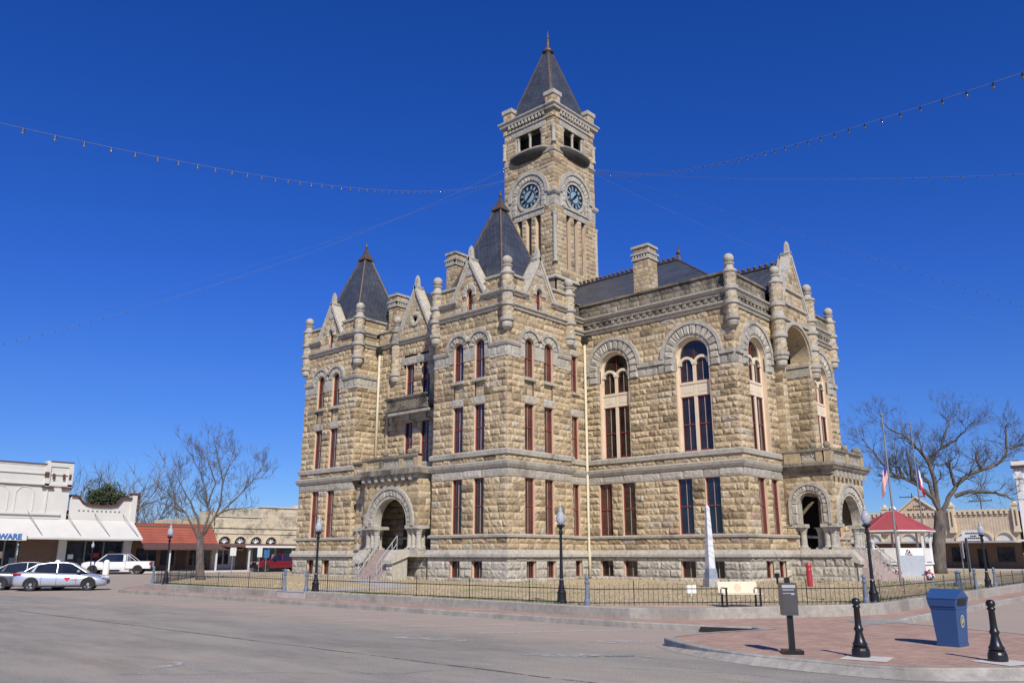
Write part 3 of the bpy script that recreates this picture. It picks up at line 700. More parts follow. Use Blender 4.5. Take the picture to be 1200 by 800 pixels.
# ---- chimneys
def chimney(x, y, z0, z1, wx=1.05, wy=.85):
    mb = MB(); rg = random.Random(int(x+y)); zc = z1-.95
    for fr, a, b in ((Fr('V', y-wy/2), x-wx/2, x+wx/2), (Fr('U', x-wx/2), -(y+wy/2), -(y-wy/2)), (Fr('E', x+wx/2), y-wy/2, y+wy/2), (Fr('N', y+wy/2), -(x+wx/2), -(x-wx/2))):
        masonry(mb, fr, a, b, rows(z0, zc, max(2, int((zc-z0)/.26))), (), .03, 0, rg, .0, .35, .6)
        fbox(mb, fr, a-.06, b+.06, zc, zc+.12, -.1, .08, 2); fbox(mb, fr, a, b, zc+.12, zc+.34, -.1, -.02, 3, .2)
        k = a+.02
        while k < b-.08: fbox(mb, fr, k, k+.1, zc+.12, zc+.34, -.05, .08, 2, .6); k += .2
        fbox(mb, fr, a-.1, b+.1, zc+.34, zc+.48, -.1, .12, 2); masonry(mb, fr, a+.02, b-.02, [zc+.48, zc+.8], (), .02, 0, rg, -.01, .35, .6)
    mb.box(x-wx/2-.08, x+wx/2+.08, y-wy/2-.08, y+wy/2+.08, zc+.8, z1, 2, .5)
    mb.build('chimney', STONE, CH)
chimney(41.3, 26.1, 16.3, 20.3, 1.0, 1.1)
chimney(36.5, 38.0, 15.5, 21.5); chimney(36.0, 43.3, 15.5, 19.55)
# ---------------------------------------------------------------- clock tower
TX0, TX1, TY0, TY1 = 45.1, 50.3, 36.3, 41.5
FU, FV, FE, FN = Fr('U', TX0), Fr('V', TY0), Fr('E', TX1), Fr('N', TY1)
tw = MB()
def tface(fr, u0, u1, seed, full=True):
    rg = random.Random(seed); uc = (u0+u1)/2; cl = .5
    A = rows(17.0, 21.6, 12); masonry(tw, fr, u0, u1, A, (), .06, 0, rg, .12)
    B = rows(21.95, 27.1, 14)
    cuts = [('r', uc+k-.25, uc+k+.25, 22.7, 27.1) for k in (-.95, 0, .95)]
    masonry(tw, fr, u0, u1, B, cuts, .06, 0, rg)
    masonry(tw, fr, u0+1.05, u1-1.05, [27.1, 27.6], (), .03, 2, rg, .04, .6, .9); masonry(tw, fr, u0, u0+1.05, [27.1, 27.35, 27.6], (), .05, 0, rg); masonry(tw, fr, u1-1.05, u1, [27.1, 27.35, 27.6], (), .05, 0, rg)
    for a, b in ((u0, uc-2.07), (uc+2.07, u1)):
        masonry(tw, fr, a, b, [27.6, 28.05, 28.5], (), .02, 2, rg, .02, .3, .6)
    fbox(tw, fr, u0+1.0, u1-1.0, 27.6, 27.74, -.1, .14, 2)
    cut = [('a', uc, 29.0, 1.62), ('r', uc-1.62, uc+1.62, 27.6, 29.0)]
    masonry(tw, fr, u0, u1, rows(28.85, 32.2, 10), cut, .05, 0, rg)
    # clock surround
    arch_ring(tw, fr, uc, 29.0, 1.28, 1.74, -.1, .05, n=15, mat=2, rough=.04, legs=1.25, rng=rg)
    arch_ring(tw, fr, uc, 29.0, 1.74, 2.06, -.02, .16, n=24, mat=2, rough=0, gap=0, legs=.16, tone=.5)
    fbox(tw, fr, uc-2.06, uc-1.74, 27.6, 28.84, -.1, .05, 2, .5); fbox(tw, fr, uc+1.74, uc+2.06, 27.6, 28.84, -.1, .05, 2, .5)
    fbox(tw, fr, uc-1.3, uc+1.3, 27.7, 30.4, -.35, -.14, 2, .7)
    # belfry
    cuts = [('r', uc-1.35, uc+1.35, 32.7, 34.56)]
    masonry(tw, fr, u0, u1, [32.2, 32.7], (), .04, 0, rg)
    masonry(tw, fr, u0, u1, rows(32.7, 34.56, 6), cuts, .05, 0, rg)
    masonry(tw, fr, u0+.75, u1-.75, [34.56, 35.12], (), .02, 2, rg, .02, .8, 1.3); masonry(tw, fr, u0, u0+.75, [34.56, 34.84, 35.12], (), .05, 0, rg); masonry(tw, fr, u1-.75, u1, [34.56, 34.84, 35.12], (), .05, 0, rg)
    masonry(tw, fr, u0, u1, [35.12, 35.75], (), .01, 3, rg, .0, .8, 1.2)
    x = u0+.62
    while x < u1-.8: fbox(tw, fr, x, x+.17, 35.42, 35.72, -.05, .26, 2, .6); x += .36
    fbox(tw, fr, u0+.5, u1-.5, 35.12, 35.3, -.05, .12, 2, .5)
    # slot and belfry linings
    for k in (-.95, 0, .95):
        for s in (-1, 1): fbox(tw, fr, *sorted((uc+k+s*.25, uc+k+s*.29)), 22.7, 27.1, -.55, .0, 4)
    for a, b in ((uc-1.42, uc-1.35), (uc+1.35, uc+1.42)): fbox(tw, fr, a, b, 32.7, 34.56, -.6, .0, 2)
for fr, a, b, s in ((FU, -TY1, -TY0, 1), (FV, TX0, TX1, 2), (FE, TY0, TY1, 3), (FN, -TX1, -TX0, 4)): tface(fr, a, b, s)
pt = [(TX0, TY1), (TX0, TY0), (TX1, TY0), (TX1, TY1)]
def tm(prof, mat=2): sweep(tw, pt, prof, mat, closed=True)
tm([(-.05, 21.58), (.30, 21.60), (.30, 21.72), (.1, 21.93), (-.05, 21.96)])
tm([(-.05, 35.74), (.28, 35.75), (.30, 35.92), (.42, 36.05), (.42, 36.16), (-.3, 36.2)])
tm([(-.05, 32.16), (.08, 32.17), (.1, 32.28), (-.05, 32.3)])
# spring cornice at the corners only
for cx, cy, dx, dy in ((TX0, TY0, 1, 1), (TX1, TY0, -1, 1), (TX0, TY1, 1, -1), (TX1, TY1, -1, -1)):
    L = .52; pth = {(1, 1): [(cx, cy+L), (cx, cy), (cx+L, cy)], (-1, 1): [(cx-L, cy), (cx, cy), (cx, cy+L)], (1, -1): [(cx+L, cy), (cx, cy), (cx, cy-L)], (-1, -1): [(cx, cy-L), (cx, cy), (cx-L, cy)]}[(dx, dy)]
    sweep(tw, pth, [(-.05, 28.48), (.1, 28.5), (.2, 28.66), (.2, 28.84), (-.05, 28.87)], 2)
tw.box(TX0+.3, TX1-.3, TY0+.3, TY1-.3, 16.5, 32.5, 3, .1)   # core
tw.box(TX0+.1, TX1-.1, TY0+.1, TY1-.1, 34.7, 35.6, 3, .1)
TWR = tw.build('tower_wall', STONE+[M['cream']], CH)
core = MB(); core.box(TX0+.9, TX1-.9, TY0+.9, TY1-.9, 32.5, 34.7); core.build('belfry_shade', M['dark'], TWR)  # solid near-black box paints in the shade of the hollow belfry
dk = MB()
for fr, uc in ((FU, -38.9), (FV, 47.7), (FE, 38.9), (FN, -47.7)):
    for k in (-.95, 0, .95): fbox(dk, fr, uc+k-.25, uc+k+.25, 22.7, 27.1, -.5, -.45)
dk.build('slot_shade', M['dark'], TWR)  # flat near-black panels stand in for the darkness deep in each slot
# colonnettes
for fr, uc in ((FU, -38.9), (FV, 47.7), (FE, 38.9), (FN, -47.7)):
    for k in (-1.22, 0, 1.22):
        c = MB(); x, y, _ = fr.P(uc+k, 0, -.22)
        c.lathe((x, y, 32.7), [(.17, 0), (.17, .12), (.11, .18), (.10, 1.5), (.13, 1.55), (.18, 1.72), (.18, 1.86)], 12); c.build('colonnette', M['grey'], CH)
    # lattice braces inside the openings
for cx, cy in ((TX0, TY0), (TX1, TY0), (TX0, TY1), (TX1, TY1)):
    for z0, z1 in ((22.95, 27.0), (32.85, 34.3)):
        c = MB(); sx = 1 if cx == TX0 else -1; sy = 1 if cy == TY0 else -1
        c.lathe((cx+sx*.02, cy+sy*.02, z0), [(.2, 0), (.2, .15), (.16, .2), (.16, z1-z0-.3), (.2, z1-z0-.2), (.24, z1-z0)], 14); c.build('colonnette', M['grey'], CH)
    mm = MB(); x = cx+(.36 if cx == TX0 else -.36); y = cy+(.36 if cy == TY0 else -.36)
    rg = random.Random(int(cx+cy))
    for fr, a, b in ((Fr('V', y-.42), x-.42, x+.42), (Fr('U', x-.42), -(y+.42), -(y-.42)), (Fr('E', x+.42), y-.42, y+.42), (Fr('N', y+.42), -(x+.42), -(x-.42))):
        masonry(mm, fr, a, b, rows(35.1, 36.95, 5), (), .04, 0, rg, .02, .3, .5)
    mm.prism([(x-.46, y-.46), (x+.46, y-.46), (x+.46, y+.46), (x-.46, y+.46)], 36.95, 37.05, 2)
    mm.prism([(x-.53, y-.53), (x+.53, y-.53), (x+.53, y+.53), (x-.53, y+.53)], 37.05, 37.38, 2); mm.prism([(x-.36, y-.36), (x+.36, y-.36), (x+.36, y+.36), (x-.36, y+.36)], 37.38, 37.5, 2)
    mm.build('merlon', STONE, CH)
# balconies
for fr, uc in ((FU, -38.9), (FV, 47.7), (FE, 38.9), (FN, -47.7)):
    b = MB(); n = 18
    def ringp(rw, rd, z): return [fr.P(uc-rw*math.cos(math.pi*i/n), z, .0+rd*math.sin(math.pi*i/n)) for i in range(n+1)]
    lv = [(1.1, .05, 31.95), (1.5, .28, 32.12), (1.75, .46, 32.3), (1.86, .56, 32.45), (1.88, .58, 32.56), (1.95, .64, 32.6), (1.95, .64, 32.74)]
    V = []; 
    for l in lv: V += ringp(*l)
    F = [(k*(n+1)+i, k*(n+1)+i+1, (k+1)*(n+1)+i+1, (k+1)*(n+1)+i) for k in range(len(lv)-1) for i in range(n)]
    F.append(tuple((len(lv)-1)*(n+1)+i for i in range(n+1))); F.append(tuple(range(n, -1, -1)))
    b.add(V, F, 0, .1)
    o = b.build('balcony', [M['black_stone'], M['grey']], CH)
    for p in o.data.polygons:
        if p.center.z > 32.58: p.material_index = 1
# clocks
def mk_dial():
    m, t, p = nodes('clock_glass'); p.inputs['Base Color'].default_value = (.27, .38, .44, 1); p.inputs['Roughness'].default_value = .25; return m
M['dial'] = mk_dial()
for fr, uc in ((FU, -38.9), (FV, 47.7), (FE, 38.9), (FN, -47.7)):
    zc = 29.02; d = MB(); k = 32
    arch_ring(d, fr, uc, zc, 1.02, 1.27, -.2, -.02, n=32, a0=0, a1=360, gap=0, rough=0)
    o = d.build('clock', M['grey'], CH)
    f = MB(); f.add([fr.P(uc+1.03*math.cos(2*math.pi*i/k), zc+1.03*math.sin(2*math.pi*i/k), -.11) for i in range(k)], [tuple(range(k))]); f.build('dial', M['dial'], o)
    g = MB(); arch_ring(g, fr, uc, zc, .94, 1.03, -.10, -.05, n=32, a0=0, a1=360, gap=0, rough=0); arch_ring(g, fr, uc, zc, .52, .56, -.10, -.06, n=32, a0=0, a1=360, gap=0, rough=0)
    for h in range(12):
        a = math.pi*h/6; 
        for off in ((-.05, .05) if h % 3 else (-.08, 0, .08)):
            ca, sa = math.cos(a), math.sin(a); px, pz = -sa*off, ca*off
            V = []
            for dd in (-.10, -.06):
                for (rr, s) in ((.64, -.022), (.90, -.022), (.90, .022), (.64, .022)): V.append(fr.P(uc+ca*rr+px-sa*s, zc+sa*rr+pz+ca*s, dd))
            g.add(V, [(0,1,2,3),(7,6,5,4),(0,4,5,1),(1,5,6,2),(2,6,7,3),(3,7,4,0)])
    g.build('numeral_ring', M['iron'], o)
    for ang, L, wd in ((222, .88, .05), (48, .62, .075)):    # minute hand at about :38, hour hand past 1
        a = R(ang); h = MB(); ca, sa = math.cos(a), math.sin(a); V = []
        for dd in (-.05, -.03):
            for rr, s in ((-.15, -wd), (L*.6, -wd), (L, 0), (L*.6, wd), (-.15, wd)): V.append(fr.P(uc+ca*rr-sa*s, zc+sa*rr+ca*s, dd))
        h.add(V, [(0,1,2,3,4),(9,8,7,6,5)]+[(i, i+5, (i+1) % 5+5, (i+1) % 5) for i in range(5)]); h.build('hand', M['iron'], o)
# spire with narrow corner facets
cx, cy = 47.7, 38.9; z0, z1 = 36.15, 43.1; hw, c0, tw_, c1 = 2.45, .28, .30, .10
def octo(h, c, z): return [(cx-h, cy-h+c, z), (cx-h+c, cy-h, z), (cx+h-c, cy-h, z), (cx+h, cy-h+c, z), (cx+h, cy+h-c, z), (cx+h-c, cy+h, z), (cx-h+c, cy+h, z), (cx-h, cy+h-c, z)]
sp = MB(); sp.add(octo(hw, c0, z0)+octo(tw_, c1, z1), [(i, (i+1) % 8, (i+1) % 8+8, i+8) for i in range(8)]+[tuple(range(8, 16))])
o = sp.build('spire_roof', M['slate'], CH); h = MB(); A, B = octo(hw, c0, z0), octo(tw_, c1, z1)
for i in range(8): h.tube([A[i], B[i]], .06, 5)
h.build('hip_ridge', M['copper'], o)
f = MB(); f.lathe((cx, cy, z1-.05), [(.5, 0), (.55, .1), (.4, .2), (.4, .3), (.2, .5), (.13, .62), (.13, 1.1), (.09, 1.15), (.06, 1.9)], 10); f.ball((cx, cy, z1+1.5), .14, 10); f.tube([(cx, cy, z1+1.7), (cx, cy, 45.3)], [.05, .015], 6); f.build('finial', M['copper'], o)
# ---------------------------------------------------------------- centre bay of the right block (loggia under gable)
mb = MB(); rg = random.Random(41)
xa, xb, rr_ = 46.0, 49.6, 1.8; zs_ = 13.45
cuts = [('r', xa, xb, 7.28, zs_), ('a', XC, zs_, 1.95)]
masonry(mb, Fr('U', XG0), -Y1-.05, -YV, rows(2.0, 15.46, 34), (), .04, 0, rg, 0); masonry(mb, Fr('E', XG1), YV, Y1, rows(2.0, 15.46, 34), (), .04, 0, rg, 0)
masonry(mb, VGf, XG0, XG1, Z_BASE, (), .09, 2, rg, .1); masonry(mb, VGf, XG0, XG1, rows(1.98, 7.28, 14), [('r', 46.6, 49.0, 2.0, 5.0)], .06, 0, rg)
masonry(mb, VGf, XG0, XG1, rows(7.28, 15.46, 22), cuts, .06, 0, rg)
arch_ring(mb, VGf, XC, zs_, rr_, rr_+.12, -1.2, .06, n=16, mat=0, rough=0, gap=.004, rng=rg, tone=.6)
arch_ring(mb, VGf, XC, zs_, rr_+.12, rr_+.32, -.05, .16, n=20, mat=2, rough=0, gap=0, tone=.5)
fbox(mb, VGf, XG0, XG1, 15.46, 15.6, -.1, .14, 2)
# jambs and rear wall of the loggia
LJ = Fr('U', xb); masonry(mb, LJ, -21.7, -YV, rows(7.28, zs_, 17), (), .06, 0, rg, 0); fbox(mb, LJ, -21.7, -YV, 12.5, 13.1, -.02, .05, 2); fbox(mb, LJ, -21.7, -YV, 13.1, 13.28, -.02, .12, 2)
RJ = Fr('E', xa); masonry(mb, RJ, YV, 21.7, rows(7.28, zs_, 17), (), .06, 0, rg, 0)
BK = Fr('V', 21.7); masonry(mb, BK, xa, xb, rows(7.28, 15.4, 22), [('r', XC-.9, XC+.9, 7.3, 12.5), ('a', XC, 12.5, 1.2)], .05, 0, rg, 0)
arch_ring(mb, BK, XC, 12.5, .9, 1.35, -.1, .06, n=11, mat=2, rough=.02, rng=rg, legs=.6); arch_ring(mb, BK, XC, 12.5, 1.35, 1.52, 0, .16, n=16, mat=2, rough=0, gap=0, legs=.6)
mb.build('loggia_wall', STONE, CH)
d = MB(); d.box(XC-1, XC+1, 21.85, 22.0, 7.2, 13.6); d.build('loggia_door', M['wood_door'], CH)
gable(VGf, XC, 2.05, 15.6, 16.35, 20.1, 20.95, bands=(16.45, 17.45))
# ---------------------------------------------------------------- porches
def baluster_panel(mb, fr, u0, u1, z0, z1, mat):
    """pierced parapet: rows of ring shapes"""
    fbox(mb, fr, u0, u1, z1-.10, z1, -.2, -.02, mat, .5); fbox(mb, fr, u0, u1, z0, z0+.08, -.2, -.02, mat, .5)
    n = max(1, int(round((u1-u0)/.26))); s = (u1-u0)/n; zm = (z0+z1)/2-.01; h = (z1-z0-.18)/2
    for i in range(n):
        for q in (-1, 1):
            arch_ring(mb, fr, u0+(i+.5)*s, zm+q*h/2, min(s, h)*.30, min(s, h)*.52, -.17, -.06, n=8, a0=0, a1=360, gap=0, rough=0, mat=mat, tone=.8)
def column(x, y, z0, z1, r, parent=CH):
    c = MB(); h = z1-z0
    c.prism([(x-r*1.35, y-r*1.35), (x+r*1.35, y-r*1.35), (x+r*1.35, y+r*1.35), (x-r*1.35, y+r*1.35)], z0, z0+.1)
    c.lathe((x, y, z0+.1), [(r*1.25, 0), (r*1.25, .06), (r, .12), (r*.93, h-.42), (r*1.1, h-.40), (r*1.0, h-.36), (r*1.45, h-.14), (r*1.5, h-.12)], 16)
    c.prism([(x-r*1.5, y-r*1.5), (x+r*1.5, y-r*1.5), (x+r*1.5, y+r*1.5), (x-r*1.5, y+r*1.5)], z1-.03, z1)
    o = c.build('column', M['grey'], CH)
def porch(front, sideL, sideR, u0, u1, uc, depthwall, ax, balls, seed, su):
    """front = Fr of the front plane; u range; stone porch with a wide front arch"""
    mb = MB(); rg = random.Random(seed); r = 1.45
    # arch wall above capitals
    z0 = 3.36
    masonry(mb, front, u0, u1, rows(z0, 6.05, 7), [('r', uc-1.95, uc+1.95, z0, 3.5), ('a', uc, 3.5, 1.85)], .06, 0, rg)
    arch_ring(mb, front, uc, 3.5, r, r+.14, -.5, .04, n=16, mat=2, rough=0, rng=rg, legs=.14, gap=.004)
    arch_ring(mb, front, uc, 3.5, r+.14, r+.52, -.08, .06, n=17, mat=2, rough=.06, rng=rg, legs=.14)
    arch_ring(mb, front, uc, 3.5, r+.52, r+.70, -.04, .16, n=22, mat=2, rough=0, gap=0, tone=.5, legs=.14)
    return mb, rg
# porch 1: entrance on the left-hand side of the building
P1X = 31.9; PF = Fr('U', P1X); pc = -38.45; pu0, pu1 = -41.0, -36.0
mb, rg = porch(PF, None, None, pu0, pu1, pc, None, None, None, 51, None)
PL = Fr('U', 32.75); masonry(mb, PL, -42.9, -41.0, rows(1.98, 6.05, 10), (), .06, 0, rg, 0); masonry(mb, Fr('N', 41.0), -32.75, -P1X, rows(z0 := 3.36, 6.05, 7), (), .06, 0, rg)
masonry(mb, Fr('V', 36.0), P1X, XR, rows(3.36, 6.05, 7), (), .06, 0, rg); masonry(mb, PL, -42.9, -36.0, Z_BASE, (), .09, 2, rg, .1)
fbox(mb, PF, pu0-.02, pu1+.02, 6.05, 6.3, -1.0, .12, 2); 
x = pu0
while x < pu1-.2: fbox(mb, PF, x, x+.22, 5.95, 6.3, -.2, .26, 2, .5); x += .62
mb.prism([(P1X-.4, 41.35), (P1X-.4, 35.7), (XR, 35.7), (XR, YB), (32.4, YB), (32.4, 41.35)], 6.3, 6.62, 3, .75)
mb.prism([(P1X-.3, 41.25), (P1X-.3, 35.8), (XR, 35.8), (XR, YB-.01), (32.5, YB-.01), (32.5, 41.25)], 6.62, 6.7, 2, .5)
mb.prism([(P1X, 41.0), (P1X, 36.0), (XR, 36.0), (XR, 42.9), (32.75, 42.9), (32.75, 41.0)], 1.6, 2.0, 2, .5)
# balustrade
BF = Fr('U', P1X-.12)
for a, b in ((-41.15, -40.75), (-39.55, -39.2), (-37.7, -37.35), (-36.4, -36.0)): fbox(mb, BF, a, b, 6.7, 7.42, -.3, .02, 0 if a != -39.55 else 3, .4)
baluster_panel(mb, BF, -39.2, -37.7, 6.75, 7.3, 2); masonry(mb, BF, -40.75, -39.55, [6.72, 7.0, 7.3], (), .04, 0, rg, -.05); baluster_panel(mb, BF, -37.35, -36.4, 6.75, 7.3, 2)
BL = Fr('U', 32.5); masonry(mb, BL, -43.05, -41.1, [6.72, 7.0, 7.3], (), .05, 0, rg, -.05); fbox(mb, BL, -43.05, -41.1, 7.3, 7.45, -.25, .08, 3, .4)
fbox(mb, BF, -41.15, -36.0, 7.30, 7.45, -.3, .07, 3, .6)
o = mb.build('porch', STONE, CH)
for y in (36.35, 36.9, 39.2, 37.7): 
    s = MB(); s.ball((P1X+.05, y, 7.62), .19, 12, 0, .5); s.build('ball_finial', M['weather'], o)
for ys in ((40.75, 40.33, 39.98), (36.95, 36.6, 36.2)):
    for y in ys: column(P1X+.28, y, 2.0, 3.18, .17)
for y in (42.6, 42.1): column(32.85, y, 2.0, 3.18, .16)
for y in (40.45, 36.55): column(P1X+.85, y, 2.0, 3.18, .18)
cp = MB()
for a, b in ((39.85, 41.05), (36.0, 37.05)): cp.box(P1X-.08, P1X+1.1, a, b, 3.18, 3.36)
cp.box(32.65, 33.1, 41.9, 42.9, 3.18, 3.36)
cp.build('capital_slab', M['grey'], CH)
sh = MB(); sh.prism([(32.68, 42.25), (32.68, 41.75), (32.60, 41.9), (32.60, 42.1)], 4.0, 4.9); sh.build('carved_shield', M['grey'], CH)
# porch 2: on the block's front
P2Y = 17.4; QF = Fr('V', P2Y); QS = Fr('U', 45.43)
mb, rg = porch(QF, None, None, 45.43, 50.17, XC, None, None, None, 52, None)
cs = -18.72; zsp = 4.45
masonry(mb, QS, -20.1, -17.4, rows(3.36, 6.05, 7), [('r', cs-.98, cs+.98, 3.3, zsp), ('a', cs, zsp, .98)], .06, 0, rg)
arch_ring(mb, QS, cs, zsp, .62, .72, -.4, .04, n=12, mat=2, rough=0, rng=rg, legs=1.09, gap=.004); arch_ring(mb, QS, cs, zsp, .72, 1.02, -.08, .06, n=11, mat=2, rough=.06, rng=rg, legs=1.09); arch_ring(mb, QS, cs, zsp, 1.02, 1.18, -.04, .15, n=18, mat=2, rough=0, gap=0, tone=.5, legs=1.09)
masonry(mb, Fr('E', 50.17), 17.4, 20.1, rows(3.36, 6.05, 7), (), .06, 0, rg)
mb.box(45.5, 50.1, 17.5, 20.1, 5.7, 6.1, 2)
mb.box(45.55,50.05,17.5,20.1,1.0,1.95,2)
sweep(mb, [(45.43, 20.1), (45.43, P2Y), (50.17, P2Y), (50.17, 20.1)], [(-.5, 6.05), (.12, 6.05), (.12, 6.25), (.28, 6.3), (.36, 6.45), (.42, 6.5), (.42, 6.66), (-.5, 6.68)], 3, tone=.7)
sweep(mb, [(45.43, 19.36), (45.43, P2Y-.8)], [(-.05, 1.60), (.26, 1.60), (.26, 1.74), (.10, 1.97), (-.05, 2.01)], 2)
sweep(mb, [(50.17, P2Y-.8), (50.17, 19.36)], [(-.05, 1.60), (.26, 1.60), (.26, 1.74), (.10, 1.97), (-.05, 2.01)], 2)
mb.box(45.3, 50.3, P2Y-.1, 19.7, 6.45, 6.69, 2, .5)
x = 45.6
while x < 50: fbox(mb, QF, x, x+.2, 5.9, 6.22, -.2, .3, 2, .5); x += .6
mb.prism([(45.43, 19.7), (45.43, P2Y), (50.17, P2Y), (50.17, 19.7)], 1.6, 2.0, 2, .5)
masonry(mb, QS, -20.3, -16.6, [.1, .6, 1.1, 1.6], (), .09, 2, rg, .1); 
BS, BQ = Fr('U', 45.33), Fr('V', P2Y-.12)
fbox(mb, BS, -19.95, -19.0, 6.7, 7.42, -.3, .02, 0, .4); baluster_panel(mb, BS, -19.0, -18.1, 6.75, 7.32, 2)
fbox(mb, BS, -18.1, -17.75, 6.7, 7.42, -.3, .02, 0, .4); fbox(mb, BS, -17.6, -17.28, 6.7, 7.42, -.3, .03, 0, .4); fbox(mb, BS, -19.95, -17.28, 7.32, 7.46, -.32, .07, 3, .6)
for a, b in ((45.33, 45.75), (47.6, 48.0), (49.9, 50.27)): fbox(mb, BQ, a, b, 6.7, 7.42, -.3, .03, 0, .4)
baluster_panel(mb, BQ, 45.75, 47.6, 6.75, 7.32, 2); baluster_panel(mb, BQ, 48.0, 49.9, 6.75, 7.32, 2); fbox(mb, BQ, 45.33, 50.27, 7.325, 7.47, -.32, .07, 3, .6)
o = mb.build('porch', STONE, CH)
for x, y in ((45.5, 18.3), (45.5, 17.5), (49.6, 17.45), (50.05, 17.45), (48, 17.45)):
    s = MB(); s.ball((x, y, 7.64), .2, 12, 0, .5); s.build('ball_finial', M['weather'], o)
for y in (19.75, 19.35): column(45.75, y, 2.0, 3.18, .17)
for x, y in ((45.75, 18.0), (45.75, 17.68), (46.15, 17.7), (49.2, 17.7), (49.55, 17.7), (49.85, 17.7), (46.3, 18.6)): column(x, y, 2.0, 3.18, .18)
cp = MB(); cp.box(45.38, 46.0, 19.08, 20.1, 3.18, 3.36); cp.box(45.36, 46.45, 17.3, 18.22, 3.18, 3.36); cp.box(49.0, 50.2, 17.32, 18.1, 3.18, 3.36); cp.build('capital_slab', M['grey'], CH)
M['pale_rail'] = simple('pale_rail', (.36,.36,.36), .5)
# cheeks (wing walls) and steps
def stairs(front, uc, w, d0, d1, n, rail=True, cf=.6):
    """steps go outward from d0 to d1 while falling from 2.0 to GZ"""
    st = MB(); h = (2.0-GZ)/n; L = (d1-d0)/n
    for i in range(n): fbox(st, front, uc-w/2, uc+w/2, GZ-.1, 2.0-h*i-.005, d0+L*i-.0, d0+L*(i+1)-.003, 0)
    st.build('steps', M['step'], CH)
    rg = random.Random(int(d1*10))
    for s in (-1, 1):
        ck = MB()
        a, b = sorted((uc+s*w/2, uc+s*(w/2+.55)))
        fr_ = front
        fbox(ck, fr_, a+.06, b-.06, 0, 1.62, d0, d0+(d1-d0)*cf, 0)
        masonry(ck, fr_, a, b, [.1, .6, 1.1, 1.3], (), .07, 0, rg, d0+(d1-d0)*cf+.02, lmin=.5, lmax=.7)
        # sloped cap
        da, db_ = d0, d0+(d1-d0)*(cf+.03)
        prof = [(da, 1.62), (db_*1.0+.12, 1.22), (db_+.12, 1.42), (db_-.35, 1.98), (da, 2.02)]
        V = [fr_.P(a-.08, z, d) for d, z in prof]+[fr_.P(b+.08, z, d) for d, z in prof]
        ck.add(V, [tuple(range(5)), tuple(range(9, 4, -1))]+[(i, i+5, (i+1) % 5+5, (i+1) % 5) for i in range(5)], 0, .7)
        ck.build('stair_cheek', [M['grey'], M['mortar']], CH)
    for s in (-.35, .35):
        rl = MB()
        def Z(d): return max(GZ, 2.0-(d-d0)/(d1-d0)*(2.0-GZ))
        for k in (.45, .9): rl.tube([front.P(uc+s*w, Z(d0+.1)+k, d0+.1), front.P(uc+s*w, Z(d1)+k, d1)], .025, 6)
        for i in range(5): d = d0+.1+(d1-d0-.1)*i/4; rl.tube([front.P(uc+s*w, Z(d)-.02, d), front.P(uc+s*w, Z(d)+.9, d)], .025, 6)
        rl.build('handrail', M['pale_rail'], CH)
stairs(PF, pc, 2.3, 0.0, 1.55, 9, cf=.72); stairs(QF, XC, 3.6, 0.0, 1.9, 9, cf=.5)
# balcony on the entrance bay
mb = MB(); bf = Fr('U', XR-.75)
mb.box(XR-.8, XR, 37.3, 41.3, 10.55, 10.72, 3); mb.box(XR-.72, XR-.45, 37.4, 41.2, 10.4, 10.55, 3)
baluster_panel(mb, bf, -41.2, -37.4, 10.74, 11.35, 3); fbox(mb, bf, -41.3, -37.3, 11.35, 11.48, -.25, .04, 3, .3)
for y in (37.6, 39.2, 40.8): mb.box(XR-.5, XR, y, y+.3, 9.95, 10.4, 2)
mb.build('balcony', STONE, CH)
# downpipes
for x, y, z0, z1 in ((X1-.16, YS-.16, .4, 14.7), (XR-.12, YB-.28, 6.8, 14.9)):
    dp = MB(); dp.tube([(x, y, z1), (x, y, 2.1), (x-.12, y-.12, 1.7), (x-.12, y-.12, z0)] if z0 < 1 else [(x, y, z1), (x, y, z0)], .085, 10); 
    o = dp.build('downpipe', M['downpipe'], CH, smooth=True); hd = MB(); hd.box(x-.2, x+.2, y-.2, y+.2, z1, z1+.35); hd.build('hopper', M['dark'], o)
